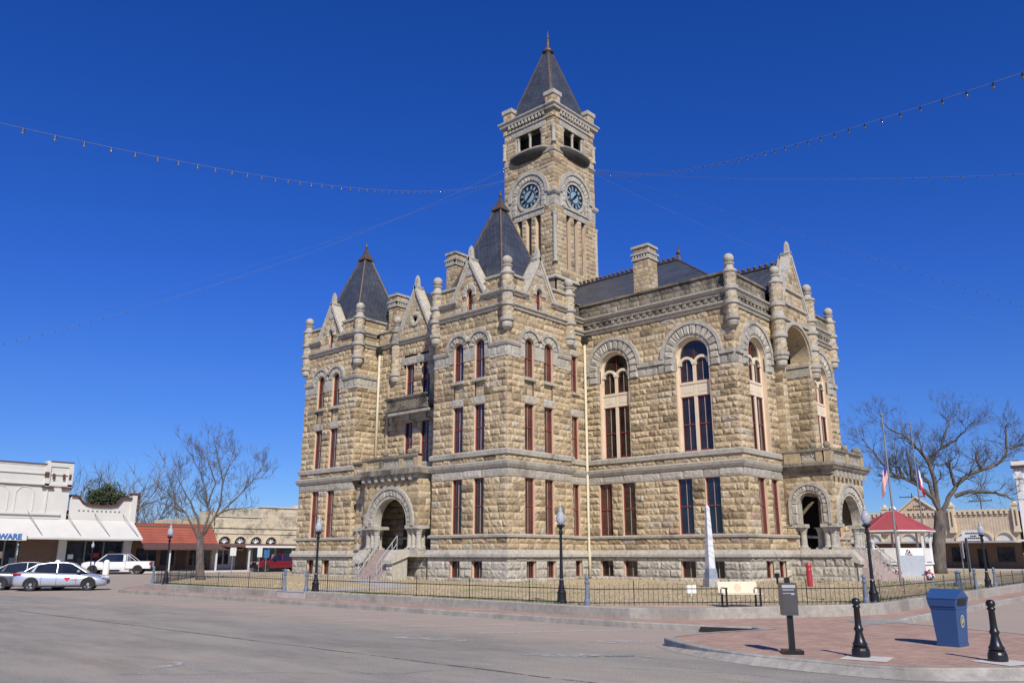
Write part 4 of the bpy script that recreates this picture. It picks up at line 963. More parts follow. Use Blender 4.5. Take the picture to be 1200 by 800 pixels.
# ================================================================ GROUND
def mk_road():
    m, t, p = nodes('asphalt'); p.inputs['Roughness'].default_value = .9; p.inputs['Specular IOR Level'].default_value = .25
    big = noise(t, .22, 6, .7); r = ramp(t, big.outputs[0], [(.33, (.262,.246,.212)), (.5, (.305,.283,.238)), (.62, (.335,.295,.24)), (.74, (.37,.32,.265))])
    st = noise(t, .9, 8, .75, stretch=(1, .22, 1)); c = mix(t, r.outputs[0], ramp(t, st.outputs[0], [(.36, (.78,.77,.76)), (.5, (1.02,1.02,1.02)), (.66, (1.22,1.2,1.17))]).outputs[0], .9, 'MULTIPLY')
    oil = noise(t, 1.7, 6, .75); c = mix(t, c, (.13,.12,.11), ramp(t, oil.outputs[0], [(.64, (0,0,0)), (.76, (.6,.6,.6))]).outputs[0])
    # redder strip of brick-dust coloured paving beside the kerb
    g = N(t, 'ShaderNodeNewGeometry'); sx = N(t, 'ShaderNodeSeparateXYZ'); t.links.new(g.outputs['Position'], sx.inputs[0])
    wob = noise(t, .7, 5, .7); ad = N(t, 'ShaderNodeMath', operation='MULTIPLY_ADD'); t.links.new(wob.outputs[0], ad.inputs[0]); ad.inputs[1].default_value = 3.0; t.links.new(sx.outputs[0], ad.inputs[2])
    f = ramp(t, mul(t, ad.outputs[0], .05), [(.72, (0,0,0)), (.80, (1,1,1))]); c = mix(t, c, (.43,.345,.275), mul(t, f.outputs[0], .7))
    fine = noise(t, 38, 4, .85); c = mix(t, c, ramp(t, fine.outputs[0], [(.38, (.42,.42,.42)), (.62, (1.5,1.5,1.5))]).outputs[0], .65, 'MULTIPLY')
    sp = noise(t, 22, 2, .5); c = mix(t, c, (.42,.40,.37), ramp(t, sp.outputs[0], [(.66, (0,0,0)), (.72, (.6,.6,.6))]).outputs[0])
    t.links.new(c, p.inputs['Base Color']); bump(t, p, fine.outputs[0], .5, .01); return m
M['asphalt'] = mk_road()
def mk_brick(name, c1, c2, mortar, w=.2, h=.1, rot=0):
    m, t, p = nodes(name); p.inputs['Roughness'].default_value = .85
    b = N(t, 'ShaderNodeTexBrick'); b.inputs['Scale'].default_value = 1; b.inputs['Brick Width'].default_value = w; b.inputs['Row Height'].default_value = h; b.inputs['Mortar Size'].default_value = .007
    b.inputs['Color1'].default_value = (*c1, 1); b.inputs['Color2'].default_value = (*c2, 1); b.inputs['Mortar'].default_value = (*mortar, 1)
    g = N(t, 'ShaderNodeNewGeometry'); mp = N(t, 'ShaderNodeMapping'); mp.inputs['Rotation'].default_value = (0, 0, rot); t.links.new(g.outputs['Position'], mp.inputs[0]); t.links.new(mp.outputs[0], b.inputs['Vector'])
    n = noise(t, 1.3, 6, .7); c = mix(t, b.outputs[0], ramp(t, n.outputs[0], [(.3, (.7,.7,.72)), (.7, (1.2,1.15,1.1))]).outputs[0], .8, 'MULTIPLY')
    f2 = noise(t, 12, 5, .7); c = mix(t, c, (.16,.12,.10), ramp(t, f2.outputs[0], [(.58, (0,0,0)), (.72, (.6,.6,.6))]).outputs[0])
    t.links.new(c, p.inputs['Base Color']); bump(t, p, b.outputs['Fac'], -.3, .01); return m
M['paver'] = mk_brick('brick_paving', (.38,.24,.175), (.50,.33,.245), (.27,.22,.18), rot=R(45))
M['paver_pale'] = mk_brick('pale_paving', (.45,.33,.26), (.50,.38,.30), (.36,.30,.25), .4, .4)
def mk_lawn():
    m, t, p = nodes('dormant_lawn'); p.inputs['Roughness'].default_value = 1
    n = noise(t, .35, 7, .75); c = ramp(t, n.outputs[0], [(.3, (.44,.35,.215)), (.5, (.56,.455,.30)), (.60, (.42,.37,.21)), (.70, (.22,.25,.10))]).outputs[0]
    f = noise(t, 18, 4, .8); c = mix(t, c, ramp(t, f.outputs[0], [(.3, (.5,.5,.45)), (.7, (1.4,1.35,1.2))]).outputs[0], .7, 'MULTIPLY')
    t.links.new(c, p.inputs['Base Color']); bump(t, p, f.outputs[0], .9, .06); return m
M['lawn'] = mk_lawn()
M['marking'] = None
def mk_mark(name, col, lo, hi):
    m, t, p = nodes(name); p.inputs['Roughness'].default_value = .8; n = noise(t, 5, 7, .8); r = ramp(t, n.outputs[0], [(lo, (0,0,0)), (hi, (1,1,1))])
    p.inputs['Base Color'].default_value = (*col, 1); t.links.new(r.outputs[0], p.inputs['Alpha']); return m
M['marking'] = mk_mark('worn_paint', (.66,.64,.60), .36, .52)
M['smear'] = mk_mark('paint_smear', (.50,.485,.45), .46, .58)
M['tar'] = mk_mark('tar_seal', (.11,.10,.095), .42, .54)
def sheet(name, poly, z, mat, kind='structure'):
    g = MB(); g.add([(x, y, z) for x, y in poly], [tuple(range(len(poly)))]); o = g.build(name, [mat]); tag(o, kind=kind); return o
M['soil'] = simple('dry_ground', (.20,.17,.11), .95, nz=.3, scale=.05)
sheet('ground', [(-2500, -2500), (4000, -2500), (4000, 4000), (-2500, 4000)], -.06, M['soil'])
sheet('road', [(-90, -60), (170, -60), (170, 130), (-90, 130)], 0, M['asphalt'])
def arc(cx, cy, r, a0, a1, n=8): return [(cx+r*math.cos(R(a0+(a1-a0)*i/n)), cy+r*math.sin(R(a0+(a1-a0)*i/n))) for i in range(n+1)]
walk = [(17.6, 41.0), (17.35, 39.5), (17.35, 13), (17.4, 11.6), (17.5, 10.6), (17.6, 10.1), (17.75, 9.5), (18.0, 9.0), (17.7, 8.5), (16.3, 9.0), (14.95, 9.2), (14.5, 9.1), (14.2, 8.75), (13.8, 8.2), (13.44, 7.57), (13.2, 7.0), (13.06, 6.5), (13.0, 5.9), (12.95, 5.3), (12.92, 4.7), (13.0, 4.2), (13.3, 3.75), (13.7, 3.35), (14.15, 2.9), (15.0, 2.2), (16.4, 1.7), (17.8, 1.9), (19.2, 2.9), (20.2, 4.1), (20.8, 5.4), (21.4, 6.7), (22.2, 7.2), (24, 7.3), (46, 7.7), (88, 8.5), (92, 12), (92, 54), (88, 58.5), (30, 58.5), (27.5, 55), (23.5, 48.5), (20.5, 44.8), (18.6, 42.6)]
def slab(name, poly, z0, z1, mat, kerbmat, lip=.16):
    """walk surface with a concrete kerb strip round its edge"""
    n = len(poly); c = poly; inn = []
    for i in range(n):
        a, b, d = Vector(c[i-1]), Vector(c[i]), Vector(c[(i+1) % n]); e1 = (b-a).normalized(); e2 = (d-b).normalized()
        nn = Vector((-e1.y, e1.x))+Vector((-e2.y, e2.x)); nn = nn/max(.5, nn.dot(Vector((-e1.y, e1.x)))); inn.append((b.x+nn.x*lip, b.y+nn.y*lip))
    k = MB(); V = [(x, y, z0) for x, y in c]+[(x, y, z1-.02) for x, y in c]+[(x+(u-x)*.12, y+(v-y)*.12, z1) for (x, y), (u, v) in zip(c, inn)]+[(u, v, z1) for u, v in inn]
    F = []
    for i in range(n):
        j = (i+1) % n
        for q in range(3): F.append((q*n+i, q*n+j, (q+1)*n+j, (q+1)*n+i))
    k.add(V, F); tag(k.build('kerb', [kerbmat]), kind='structure')
    return sheet(name, inn, z1-.006, mat)
area = sum(walk[i-1][0]*walk[i][1]-walk[i][0]*walk[i-1][1] for i in range(len(walk)))
if area < 0: walk = walk[::-1]
M['kerb'] = stone('kerb_concrete', [(0, (.34,.325,.295)), (1, (.43,.41,.37))], stain=(.24,.225,.20), st0=.50, st1=.66, bmp=.4)
slab('pavement', walk, -.05, .15, M['paver'], M['kerb'])
# gutter strip of pale concrete in front of the plaza kerb
gut = MB(); pp = [(17.6, 10.1), (17.75, 9.5), (18.0, 9.0), (17.7, 8.5), (16.3, 9.0), (14.95, 9.2), (14.5, 9.1), (14.2, 8.75), (13.8, 8.2), (13.44, 7.57), (13.2, 7.0), (13.06, 6.5), (13.0, 5.9), (12.95, 5.3), (12.92, 4.7), (13.0, 4.2), (13.3, 3.75), (13.7, 3.35), (14.15, 2.9)]
po = [(17.3, 10.1), (17.3, 9.6), (17.3, 9.4), (17.2, 9.3), (16.3, 9.35), (14.9, 9.55), (14.3, 9.4), (13.9, 8.95), (13.5, 8.4), (13.1, 7.7), (12.85, 7.1), (12.7, 6.5), (12.62, 5.9), (12.57, 5.3), (12.54, 4.6), (12.65, 4.05), (12.95, 3.5), (13.4, 3.05), (13.85, 2.6)]
po = [((a[0]+b_[0])/2, (a[1]+b_[1])/2) for a, b_ in zip(pp, po)]
for i in range(len(pp)-1): za, zb = [min(.115, max(.004, .004+(q-6)*.028)) for q in (i, i+1)]; gut.add([(*pp[i], za), (*po[i], .004), (*po[i+1], .004), (*pp[i+1], zb)], [(0,1,2,3)])
tag(gut.build('gutter', [M['kerb']]), kind='structure')
# pale ramp at the corner of the sidewalk
rp = MB(); rp.add([(20.0, 7.3, .149), (21.9, 6.7, .149), (22.3, 7.25, .149), (22.7, 7.75, .149), (21.5, 8.2, .149)], [(0,1,2,3,4)]); tag(rp.build('kerb_ramp', [M['kerb']]), kind='structure')
# retaining wall round the courthouse lawn
WALL = [(18.45, 27.0), (18.45, 17.0), (18.15, 14.2), (18.2, 12.4), (18.9, 11.1), (21.1, 9.7), (22.9, 8.6), (24.2, 8.15), (32, 8.35), (46, 8.75), (88, 9.6)]
def wallmesh(pts, z0, z1, th, name, mat, label):
    mb = MB(); L = []
    P = [Vector(p) for p in pts]; A = []; B = []
    for i, p in enumerate(P):
        d = (P[min(i+1, len(P)-1)]-P[max(0, i-1)]).normalized(); nn = Vector((d.y, -d.x)); A.append(p); B.append(p-nn*th)
    n = len(P); zz = [z1+.04*min(1, max(0, i-3)/4) for i in range(n)]
    V = [(a.x, a.y, z0) for a in A]+[(a.x, a.y, zz[i]-.02) for i, a in enumerate(A)]+[(a.x+(b.x-a.x)*.1, a.y+(b.y-a.y)*.1, zz[i]) for i, (a, b) in enumerate(zip(A, B))]+[(b.x, b.y, zz[i]) for i, b in enumerate(B)]+[(b.x, b.y, z0) for b in B]
    F = [(q*n+i, q*n+i+1, (q+1)*n+i+1, (q+1)*n+i) for i in range(n-1) for q in range(4)]; F += [(0, n, 2*n, 3*n, 4*n), (5*n-1, 4*n-1, 3*n-1, 2*n-1, n-1)]
    mb.add(V, F); return tag(mb.build(name, [mat]), label, 'retaining wall')
def sw(pts): return pts
wallmesh(WALL, .1, .40, .22, 'retaining_wall', M['kerb'], 'low grey concrete retaining wall curving round the lawn corner below the cream bench')
wallmesh([(18.45, 40.2), (18.45, 28.8)], .1, .40, .22, 'retaining_wall', M['kerb'], 'short low concrete retaining wall left of the lawn gate, under the far fence')
# pale paved strip behind the wall, then the lawn
strip = [(18.6, 27.0), (18.6, 17.0), (18.3, 14.2), (18.35, 12.5), (19.0, 11.25), (21.15, 9.9), (23.0, 8.8), (24.25, 8.35), (46, 8.95), (88, 9.8), (88, 57), (30, 57), (24, 50), (19.3, 41), (18.6, 40)]
sheet('lawn', [(18.6, 40), (18.6, 14.2), (18.35, 12.5), (19.0, 11.25), (21.15, 9.9), (23.0, 8.8), (24.25, 8.35), (46, 8.95), (88, 9.8), (88, 56.5), (30, 56.5), (24.6, 48.5), (19.5, 41.5)][::-1], .36, M['lawn'])
sheet('path', [(18.62, 17.0), (18.4, 14.2), (18.45, 12.6), (19.1, 11.35), (21.2, 10.0), (23.05, 8.95), (24.2, 8.5), (24.2, 9.0), (18.75, 14.1), (18.95, 17.0)], .372, M['paver_pale'])
sheet('path', [(18.4, 28.8), (18.4, 27.0), (24.5, 27.6), (29.8, 36.9), (31.2, 36.9), (31.2, 40.1), (29.6, 40.1), (24, 29.6)], .366, M['concrete'])
sheet('path', [(45.9, 15.0), (45.9, 10), (49.7, 10), (49.7, 15.0)], .366, M['concrete'])
bed = MB()
for i, (x, y, r) in enumerate(((33.6, 18.54, 1.0),)): pass
gs = MB(); gs.box(18.42, 18.66, 27.0, 28.8, .1, .372); tag(gs.build('path', [M['concrete']]), kind='structure')
# road markings: stripes of the parking bays, cracks, smears
def stripe(a, b, w, mat, name='road_marking', z=.006, jag=0, n=14):
    a, b = Vector(a), Vector(b); d = (b-a).normalized(); nn = Vector((-d.y, d.x)); rg = random.Random(int(a.x*31+a.y*17)); V = []
    for i in range(n+1):
        p = a+(b-a)*i/n; ww = w/2*(1+rg.uniform(-jag, jag)); o = nn*rg.uniform(-jag, jag)*w*.8
        V += [(p.x+nn.x*ww+o.x, p.y+nn.y*ww+o.y, z), (p.x-nn.x*ww+o.x, p.y-nn.y*ww+o.y, z)]
    mb = MB(); mb.add(V, [(2*i, 2*i+1, 2*i+3, 2*i+2) for i in range(n)]); tag(mb.build(name, [mat]), kind='structure')
for k in range(13):
    y = 11.6+2.65*k
    if y < 36: stripe((17.0, y-.1), (13.95, y+2.0), .10, M['marking'])
stripe((9.7, 4), (9.75, 55), .05, M['tar'], 'road_crack', .005, .8, 60)
def crack(pts, w, seed):
    rg = random.Random(seed); P = [Vector((*p, 0)) for p in pts]; Q = []
    for a, b_ in zip(P[:-1], P[1:]):
        n = max(3, int((b_-a).length/.25)); nn = Vector((-(b_-a).y, (b_-a).x, 0)).normalized()
        for k in range(n): Q.append(a.lerp(b_, k/n)+nn*rg.uniform(-.07, .07))
    Q.append(P[-1]); V = []
    for i, q in enumerate(Q):
        d_ = (Q[min(i+1, len(Q)-1)]-Q[max(0, i-1)]).normalized(); nn = Vector((-d_.y, d_.x, 0)); ww = w*rg.uniform(.3, 1); V += [(q.x+nn.x*ww, q.y+nn.y*ww, .0055), (q.x-nn.x*ww, q.y-nn.y*ww, .0055)]
    mb = MB(); mb.add(V, [(2*i, 2*i+1, 2*i+3, 2*i+2) for i in range(len(Q)-1)]); tag(mb.build('road_crack', [M['tar']]), kind='structure')
crack([(9.7, 14), (11.0, 13.2), (12.4, 12.9), (13.8, 11.6)], .012, 1); crack([(9.72, 9.5), (8.6, 9.9), (7.2, 11.5), (5.5, 13)], .010, 2); crack([(11.0, 13.2), (11.3, 11.4), (12.1, 10.2)], .010, 3)
crack([(9.7, 22), (11.5, 22.6), (13.2, 21.6), (15.5, 22.4)], .016, 4); crack([(9.75, 31), (12, 30.4), (14, 31.5), (17, 31)], .02, 5); crack([(12.5, 2.5), (11.6, 4.2), (11.9, 6.0), (11.2, 8.0)], .009, 6)
def blob(c, rx, ry, ang, mat, name='road_marking', z=.007, seed=1):
    rg = random.Random(seed); n = 26; V = []
    for i in range(n):
        a = 2*math.pi*i/n; q = 1+rg.uniform(-.3, .2); x, y = rx*math.cos(a)*q, ry*math.sin(a)*q; V.append((c[0]+x*math.cos(ang)-y*math.sin(ang), c[1]+x*math.sin(ang)+y*math.cos(ang), z))
    mb = MB(); mb.add(V, [tuple(range(n))]); tag(mb.build(name, [mat]), kind='structure')
blob((12.2, 9.2), 1.3, .22, R(-58), M['smear']); blob((12.4, 13.4), 1.2, .25, R(-68), M['smear'], seed=4); blob((12.2, 9.0), .8, .1, R(-40), M['smear'], seed=6)
blob((7.2, 8.0), .25, .1, 0, M['smear'], seed=7); blob((6.7, 13.4), .6, .16, R(40), M['smear'], seed=9); blob((14.6, 10.0), .9, .35, R(-50), M['smear'], seed=12)
# storm-drain opening in the kerb
dm = MB(); dm.box(0, 1.5, 0, .3, 0, .13)
d = dm.build('storm_drain', [M['dark']]); d.location = (17.60, 10.05, .012); d.rotation_euler = (0, 0, R(-75)); d.scale = (.8, -.2, .8)
tag(d, 'dark storm drain opening under the kerb behind the brick plaza', 'drain')
# bollard pads
def pad(cx, cy, s, ang):
    mb = MB(); ca, sa = math.cos(ang), math.sin(ang); mb.add([(cx+(a*ca-b*sa)*s, cy+(a*sa+b*ca)*s, .152) for a, b in ((-1,-1),(1,-1),(1,1),(-1,1))], [(0,1,2,3)]); tag(mb.build('pavement', [M['white_conc']]), kind='structure')
M['white_conc'] = simple('pale_concrete', (.55,.53,.48), .9, nz=.1, scale=6)
pad(13.75, 4.98, .34, R(8)); pad(14.65, 3.28, .34, R(-25))
# grass blades near the fence (uncountable)
def mk_grass(name, col):
    m, t, p = nodes(name); p.inputs['Roughness'].default_value = .9; at = N(t, 'ShaderNodeAttribute', attribute_name='tone'); r = ramp(t, at.outputs['Fac'], [(0, (.60,.48,.30)), (.6, (.50,.40,.23)), (.75, (.18,.23,.07)), (1, (.10,.18,.04))]); t.links.new(r.outputs[0], p.inputs['Base Color']); return m
M['grass'] = mk_grass('grass_blades', None)
gb = MB(); rg = random.Random(5); from mathutils import noise as mn
cnt = 0
while cnt < 26000:
    q = rg.random()
    if q < .5:
        t_ = rg.random(); x = 18.75+rg.random()**2*7; y = rg.uniform(9, 40)
        if x < 24.6 and y < 8.1+(24.6-x): continue
    else:
        x = 24.6+rg.random()**1.5*22; y = 8.5+rg.random()*21
    if not (y > 8.3+(x-24)*.02) or (x > 32.2 and y > 29.3) or (x > 40.3 and y > 19.8) or (x > 45 and y > 14.5): continue
    if 26.8 < y < 29.2 and x < 25: continue
    v = mn.noise((x*.35, y*.35, 0)); edge = 1 if (x < 19.6 or y < 9.6+(x-24)*.02 or abs(x+y-32.7) < .8) else 0
    nearw = (28.5 < x < 32.4 and y > 27.5) or (38.5 < x and 17 < y < 20) or (x > 40 and 11 < y < 15)
    gr = v+rg.uniform(-.25, .25)+(.35 if edge else 0)+(.4 if nearw else 0)
    tn = rg.uniform(.7, 1) if gr > .42 else rg.uniform(0, .6)
    h = rg.uniform(.015, .045)+(.05 if (edge or nearw) and tn > .6 else 0); a = rg.uniform(0, 6.28); w = .007+.0004*x; dx, dy = math.cos(a)*w, math.sin(a)*w; lx, ly = rg.uniform(-.03, .03), rg.uniform(-.03, .03)
    gb.add([(x-dx, y-dy, .355), (x+dx, y+dy, .355), (x+lx, y+ly, .36+h)], [(0,1,2)], 0, tn); cnt += 1
tag(gb.build('grass', [M['grass']]), 'short dormant tan grass with greener tufts along the fence', 'grass', kind='stuff')
# ================================================================ STREET FURNITURE
def lamp(loc, label, h=2.2, group='black street lamps with glass globes'):
    e = empty('street_lamp', loc, label, 'street lamp', group)
    b = MB(); b.lathe((0, 0, 0), [(.155, 0), (.155, .06), (.13, .10), (.125, .26), (.14, .30), (.10, .36), (.075, .50), (.065, .58), (.075, .62), (.055, .66)], 16); b.build('base', M['iron'], e, loc=(0, 0, 0))
    p_ = MB(); p_.lathe((0, 0, 0), [(.055, .68), (.045, 1.2), (.04, h-.28), (.065, h-.24), (.065, h-.2), (.04, h-.16), (.05, h-.1), (.12, h-.05), (.13, h)], 12); p_.build('post', M['iron'], e, loc=(0, 0, 0))
    g = MB(); g.lathe((0, 0, h), [(.07, 0), (.115, .09), (.13, .18), (.112, .28), (.07, .36), (.045, .40)], 16); g.build('globe', M['globe'], e, smooth=True, loc=(0, 0, 0))
    c = MB(); c.lathe((0, 0, h), [(.05, .39), (.065, .42), (.05, .47), (.02, .50), (.015, .56), (.001, .58)], 10); c.build('finial', M['globe'], e, loc=(0, 0, 0))
    return e
L0 = lamp((19.2, 15.4, .36), 'black street lamp standing on the lawn edge in front of the corner pavilion')
for loc, lb in (((18.9, 27.0, .36), 'black street lamp right of the lawn gate, in front of the entrance bay'), ((24.9, 8.65, .36), 'black street lamp at the lawn corner left of the gazebo'),
                ((40.6, 9.3, .36), 'black street lamp in front of the script sign on the cream shop row'), ((18.6, 38.4, .36), 'black street lamp in front of the red metal roof, near the bare tree'),
                ((31.0, 78.5, .15), 'distant street lamp in front of the white store, behind the sedans')):
    c = copy_tree(L0); c.location = loc; c['label'] = lb
# fence posts
def post(loc, label):
    e = empty('fence_post', loc, label, 'fence post', 'grey-blue iron fence posts round the lawn')
    b = MB(); b.lathe((0, 0, 0), [(.09, 0), (.09, .14), (.065, .18), (.05, .5), (.045, .56), (.07, .60), (.07, .64), (.04, .67), (.06, .72), (.062, .76), (.04, .80), (.015, .83), (.001, .84)], 12); b.build('post', M['postgrey'], e, loc=(0, 0, 0)); return e
Pp = post((18.75, 14.15, .36), 'grey-blue fence post at the bend just right of the middle street lamp')
for loc, lb in (((18.7, 28.75, .36), 'grey-blue fence post on the left side of the lawn gate'), ((18.7, 27.3, .36), 'grey-blue fence post on the right side of the lawn gate'), ((24.55, 8.75, .36), 'grey-blue fence post at the lawn corner beside the right street lamp'),
                ((38.0, 9.15, .36), 'grey-blue fence post just left of the lamp by the shop row'), ((41.6, 9.25, .36), 'grey-blue fence post just right of the lamp by the shop row'), ((18.7, 39.9, .36), 'grey-blue fence post at the far left end of the fence')):
    c = copy_tree(Pp); c.location = loc; c['label'] = lb
def fence(a, b, label):
    a, b = Vector(a), Vector(b); L = (b-a).length; d = (b-a)/L; e = empty('iron_fence', (a.x, a.y, .36), label, 'fence')
    r = MB()
    for z in (.08, .44): r.tube([(0, 0, z), (d.x*L, d.y*L, z)], .012, 4)
    r.build('rail', M['iron'], e, loc=(0, 0, 0)); p_ = MB(); n = int(L/.135)
    for i in range(n+1):
        x, y = d.x*L*i/n, d.y*L*i/n; h = .55 if i % 2 else .62; p_.tube([(x, y, 0), (x, y, h)], [.008, .005], 4, cap=False)
        if i % 18 == 9: p_.tube([(x, y, 0), (x, y, .66)], .014, 5)
    p_.build('pickets', M['iron'], e, loc=(0, 0, 0)); return e
fence((18.7, 27.2), (18.75, 14.2), 'low black iron picket fence along the street edge of the lawn')
fence((18.8, 14.1), (24.5, 8.8), 'low black iron picket fence cutting the lawn corner behind the bench')
fence((24.6, 8.75), (37.9, 9.15), 'low black iron picket fence along the lawn in front of the gazebo')
fence((41.7, 9.25), (80, 10.0), 'low black iron picket fence beyond the gate towards the shop row')
fence((18.7, 39.9), (18.7, 28.8), 'low black iron picket fence left of the gate below the bare tree')
fence((19.0, 40.2), (26.5, 50.5), 'low black iron picket fence cutting the far left lawn corner')
# bench
e = empty('bench', (20.95, 10.72, .375), 'cream plank bench with black iron legs in front of the lawn fence', 'bench', rz=R(-41))
for s in (-.58, .58):
    l = MB(); l.box(s-.025, s+.025, -.28, .22, 0, .05); l.box(s-.025, s+.025, -.26, -.2, 0, .62); l.box(s-.025, s+.025, .14, .2, 0, .42); l.box(s-.025, s+.025, -.26, .2, .38, .42); l.box(s-.025, s+.025, -.3, .18, .58, .62); l.build('leg', M['iron'], e, loc=(0, 0, 0))
M['plank'] = simple('cream_plank', (.66,.58,.42), .6, nz=.05)
bb = MB(); bb.add([(-.68, .20, .40), (.68, .20, .40), (.68, .30, .80), (-.68, .30, .80), (-.68, .24, .39), (.68, .24, .39), (.68, .34, .79), (-.68, .34, .79)], [(0,1,2,3),(7,6,5,4),(0,4,5,1),(1,5,6,2),(2,6,7,3),(3,7,4,0)]); bk = bb.build('backrest', M['plank'], e, loc=(0, 0, 0))
M['plank2'] = simple('cream_emblem', (.58,.44,.30), .6)
eb = MB(); eb.add([(.0+.13*math.cos(a), .195+.1*0+((.60+.13*math.sin(a))-.40)*.25, .60+.13*math.sin(a)) for a in np.linspace(0, 2*math.pi, 17)[:-1]], [tuple(range(16))]); eb.build('emblem', M['plank2'], bk, loc=(0, 0, 0))
st = MB(); st.box(-.68, .68, -.22, .20, .40, .44); st.build('seat', M['plank'], e, loc=(0, 0, 0))
e.scale = (.80, .80, .80)
# obelisk
def mk_marble():
    m, t, p = nodes('white_marble'); p.inputs['Roughness'].default_value = .5; n = noise(t, 1.2, 4, .5, stretch=(1, 1, .5)); w = N(t, 'ShaderNodeTexWave'); w.inputs['Scale'].default_value = 1.1; w.inputs['Distortion'].default_value = 11; w.inputs['Detail'].default_value = 4
    g = N(t, 'ShaderNodeNewGeometry'); mp = N(t, 'ShaderNodeMapping'); mp.inputs['Rotation'].default_value = (.3, .9, .2); t.links.new(g.outputs['Position'], mp.inputs[0]); t.links.new(mp.outputs[0], w.inputs['Vector'])
    r = ramp(t, w.outputs[0], [(.05, (.50,.52,.55)), (.45, (.66,.67,.68))]); t.links.new(r.outputs[0], p.inputs['Base Color']); return m
M['marble'] = mk_marble(); M['blue_granite'] = simple('blue_grey_granite', (.26,.30,.36), .5, nz=.2, scale=8)
e = empty('obelisk', (33.6, 18.55, .34), 'tall white marble obelisk on a grey plinth standing before the block wall', 'obelisk', rz=R(-30)); 
def sq(mb, h0, h1, z0, z1, c=(0, 0)): mb.add([(c[0]+a*h, c[1]+b*h, z) for h, z in ((h0, z0), (h1, z1)) for a, b in ((-1,-1),(1,-1),(1,1),(-1,1))], [(3,2,1,0),(4,5,6,7),(0,1,5,4),(1,2,6,5),(2,3,7,6),(3,0,4,7)])
o = MB(); sq(o, .27, .26, 0, .36); o.build('plinth', M['concrete'], e, loc=(0, 0, 0))
o = MB(); sq(o, .205, .20, .36, .62); sq(o, .19, .175, .62, .80); o.build('base', M['blue_granite'], e, loc=(0, 0, 0))
o = MB(); sq(o, .158, .152, .80, 1.1); sq(o, .152, .078, 1.1, 3.42); sq(o, .078, .005, 3.42, 3.56); o.build('shaft', M['marble'], e, loc=(0, 0, 0))
# small white notice on the lawn
o = MB(); o.box(-.16, .16, -.01, .01, .12, .38); o.box(-.012, .012, -.005, .02, 0, .15); s = o.build('small_sign', M['white']); s.location = (25.0, 14.55, .36); s.rotation_euler = (0, 0, R(-48)); tag(s, 'small white notice panel on a stake inside the fence near the obelisk', 'sign')
# red marker post
M['redpaint'] = simple('red_enamel', (.42,.03,.04), .45)
o = MB(); o.lathe((0, 0, 0), [(.12, 0), (.12, .72), (.10, .78), (.125, .80), (.125, .92), (.09, 1.0), (.001, 1.02)], 14); s = o.build('marker_post', M['redpaint'], smooth=False); s.location = (36.5, 15.35, .36); tag(s, 'short round red standpipe post on the lawn before the right porch', 'standpipe')
o = MB(); o.box(-.06, .06, -.1, .1, .3, .5); o.box(-.04, .04, -.04, .04, 0, .3); s = o.build('meter_box', M['iron']); s.location = (38.8, 17.9, .36); tag(s, 'small black meter box at the foot of the block wall, left of the red post', 'meter box')
# bollards
def bollard(loc, label):
    e = empty('bollard', loc, label, 'bollard', 'black iron bollards on the plaza edge')
    b = MB(); b.lathe((0, 0, 0), [(.135, 0), (.14, .03), (.135, .10), (.12, .13), (.125, .15)], 20); b.build('base', M['iron'], e, smooth=False, loc=(0, 0, 0))
    s = MB(); s.lathe((0, 0, 0), [(.10, .15), (.115, .19), (.085, .24), (.07, .30), (.055, .36), (.055, .38), (.07, .40), (.07, .43), (.055, .45), (.05, .50), (.045, .73), (.06, .745), (.06, .765), (.04, .78), (.062, .80), (.068, .83), (.055, .87), (.03, .885), (.001, .89)], 20); s.build('shaft', M['iron'], e, smooth=True, loc=(0, 0, 0)); return e
bo = bollard((13.9, 5.12, .15), 'black iron bollard between the metal drop box and the blue bin')
bo2 = copy_tree(bo); bo2.location = (14.72, 3.38, .15); bo2['label'] = 'black iron bollard at the right edge of the plaza, beyond the blue bin'
# drop box
M['steel'] = simple('brown_steel', (.13,.12,.115), .35, .6, nz=.12); M['steel2'] = simple('pale_steel', (.62,.62,.60), .3, .5)
e = empty('drop_box', (13.62, 6.12, .15), 'dark steel payment box on a black post with a square base plate', 'drop box', rz=R(-56))
o = MB(); o.box(-.19, .19, -.19, .19, 0, .06); o.box(-.055, .055, -.055, .055, .06, .64); o.build('post', M['iron'], e, loc=(0, 0, 0))
o = MB(); o.box(-.155, .155, -.13, .13, .62, 1.15); bx = o.build('box', M['steel'], e, loc=(0, 0, 0))
o = MB(); o.box(-.14, .14, -.137, -.131, .66, .94); o.build('door', M['steel'], bx, loc=(0, 0, 0))
o = MB(); o.box(-.13, .13, -.14, -.131, 1.07, 1.12); o.box(-.12, .10, -.139, -.131, 1.03, 1.045); o.box(-.12, .11, -.139, -.131, .975, .985); o.box(.04, .10, -.142, -.131, .955, .975); o.build('plate', M['steel2'], bx, loc=(0, 0, 0))
o = MB(); o.box(-.05, .05, -.05, .05, 1.15, 1.24); o.build('lock', M['iron'], e, loc=(0, 0, 0))
e.scale = (.82, .82, .96)
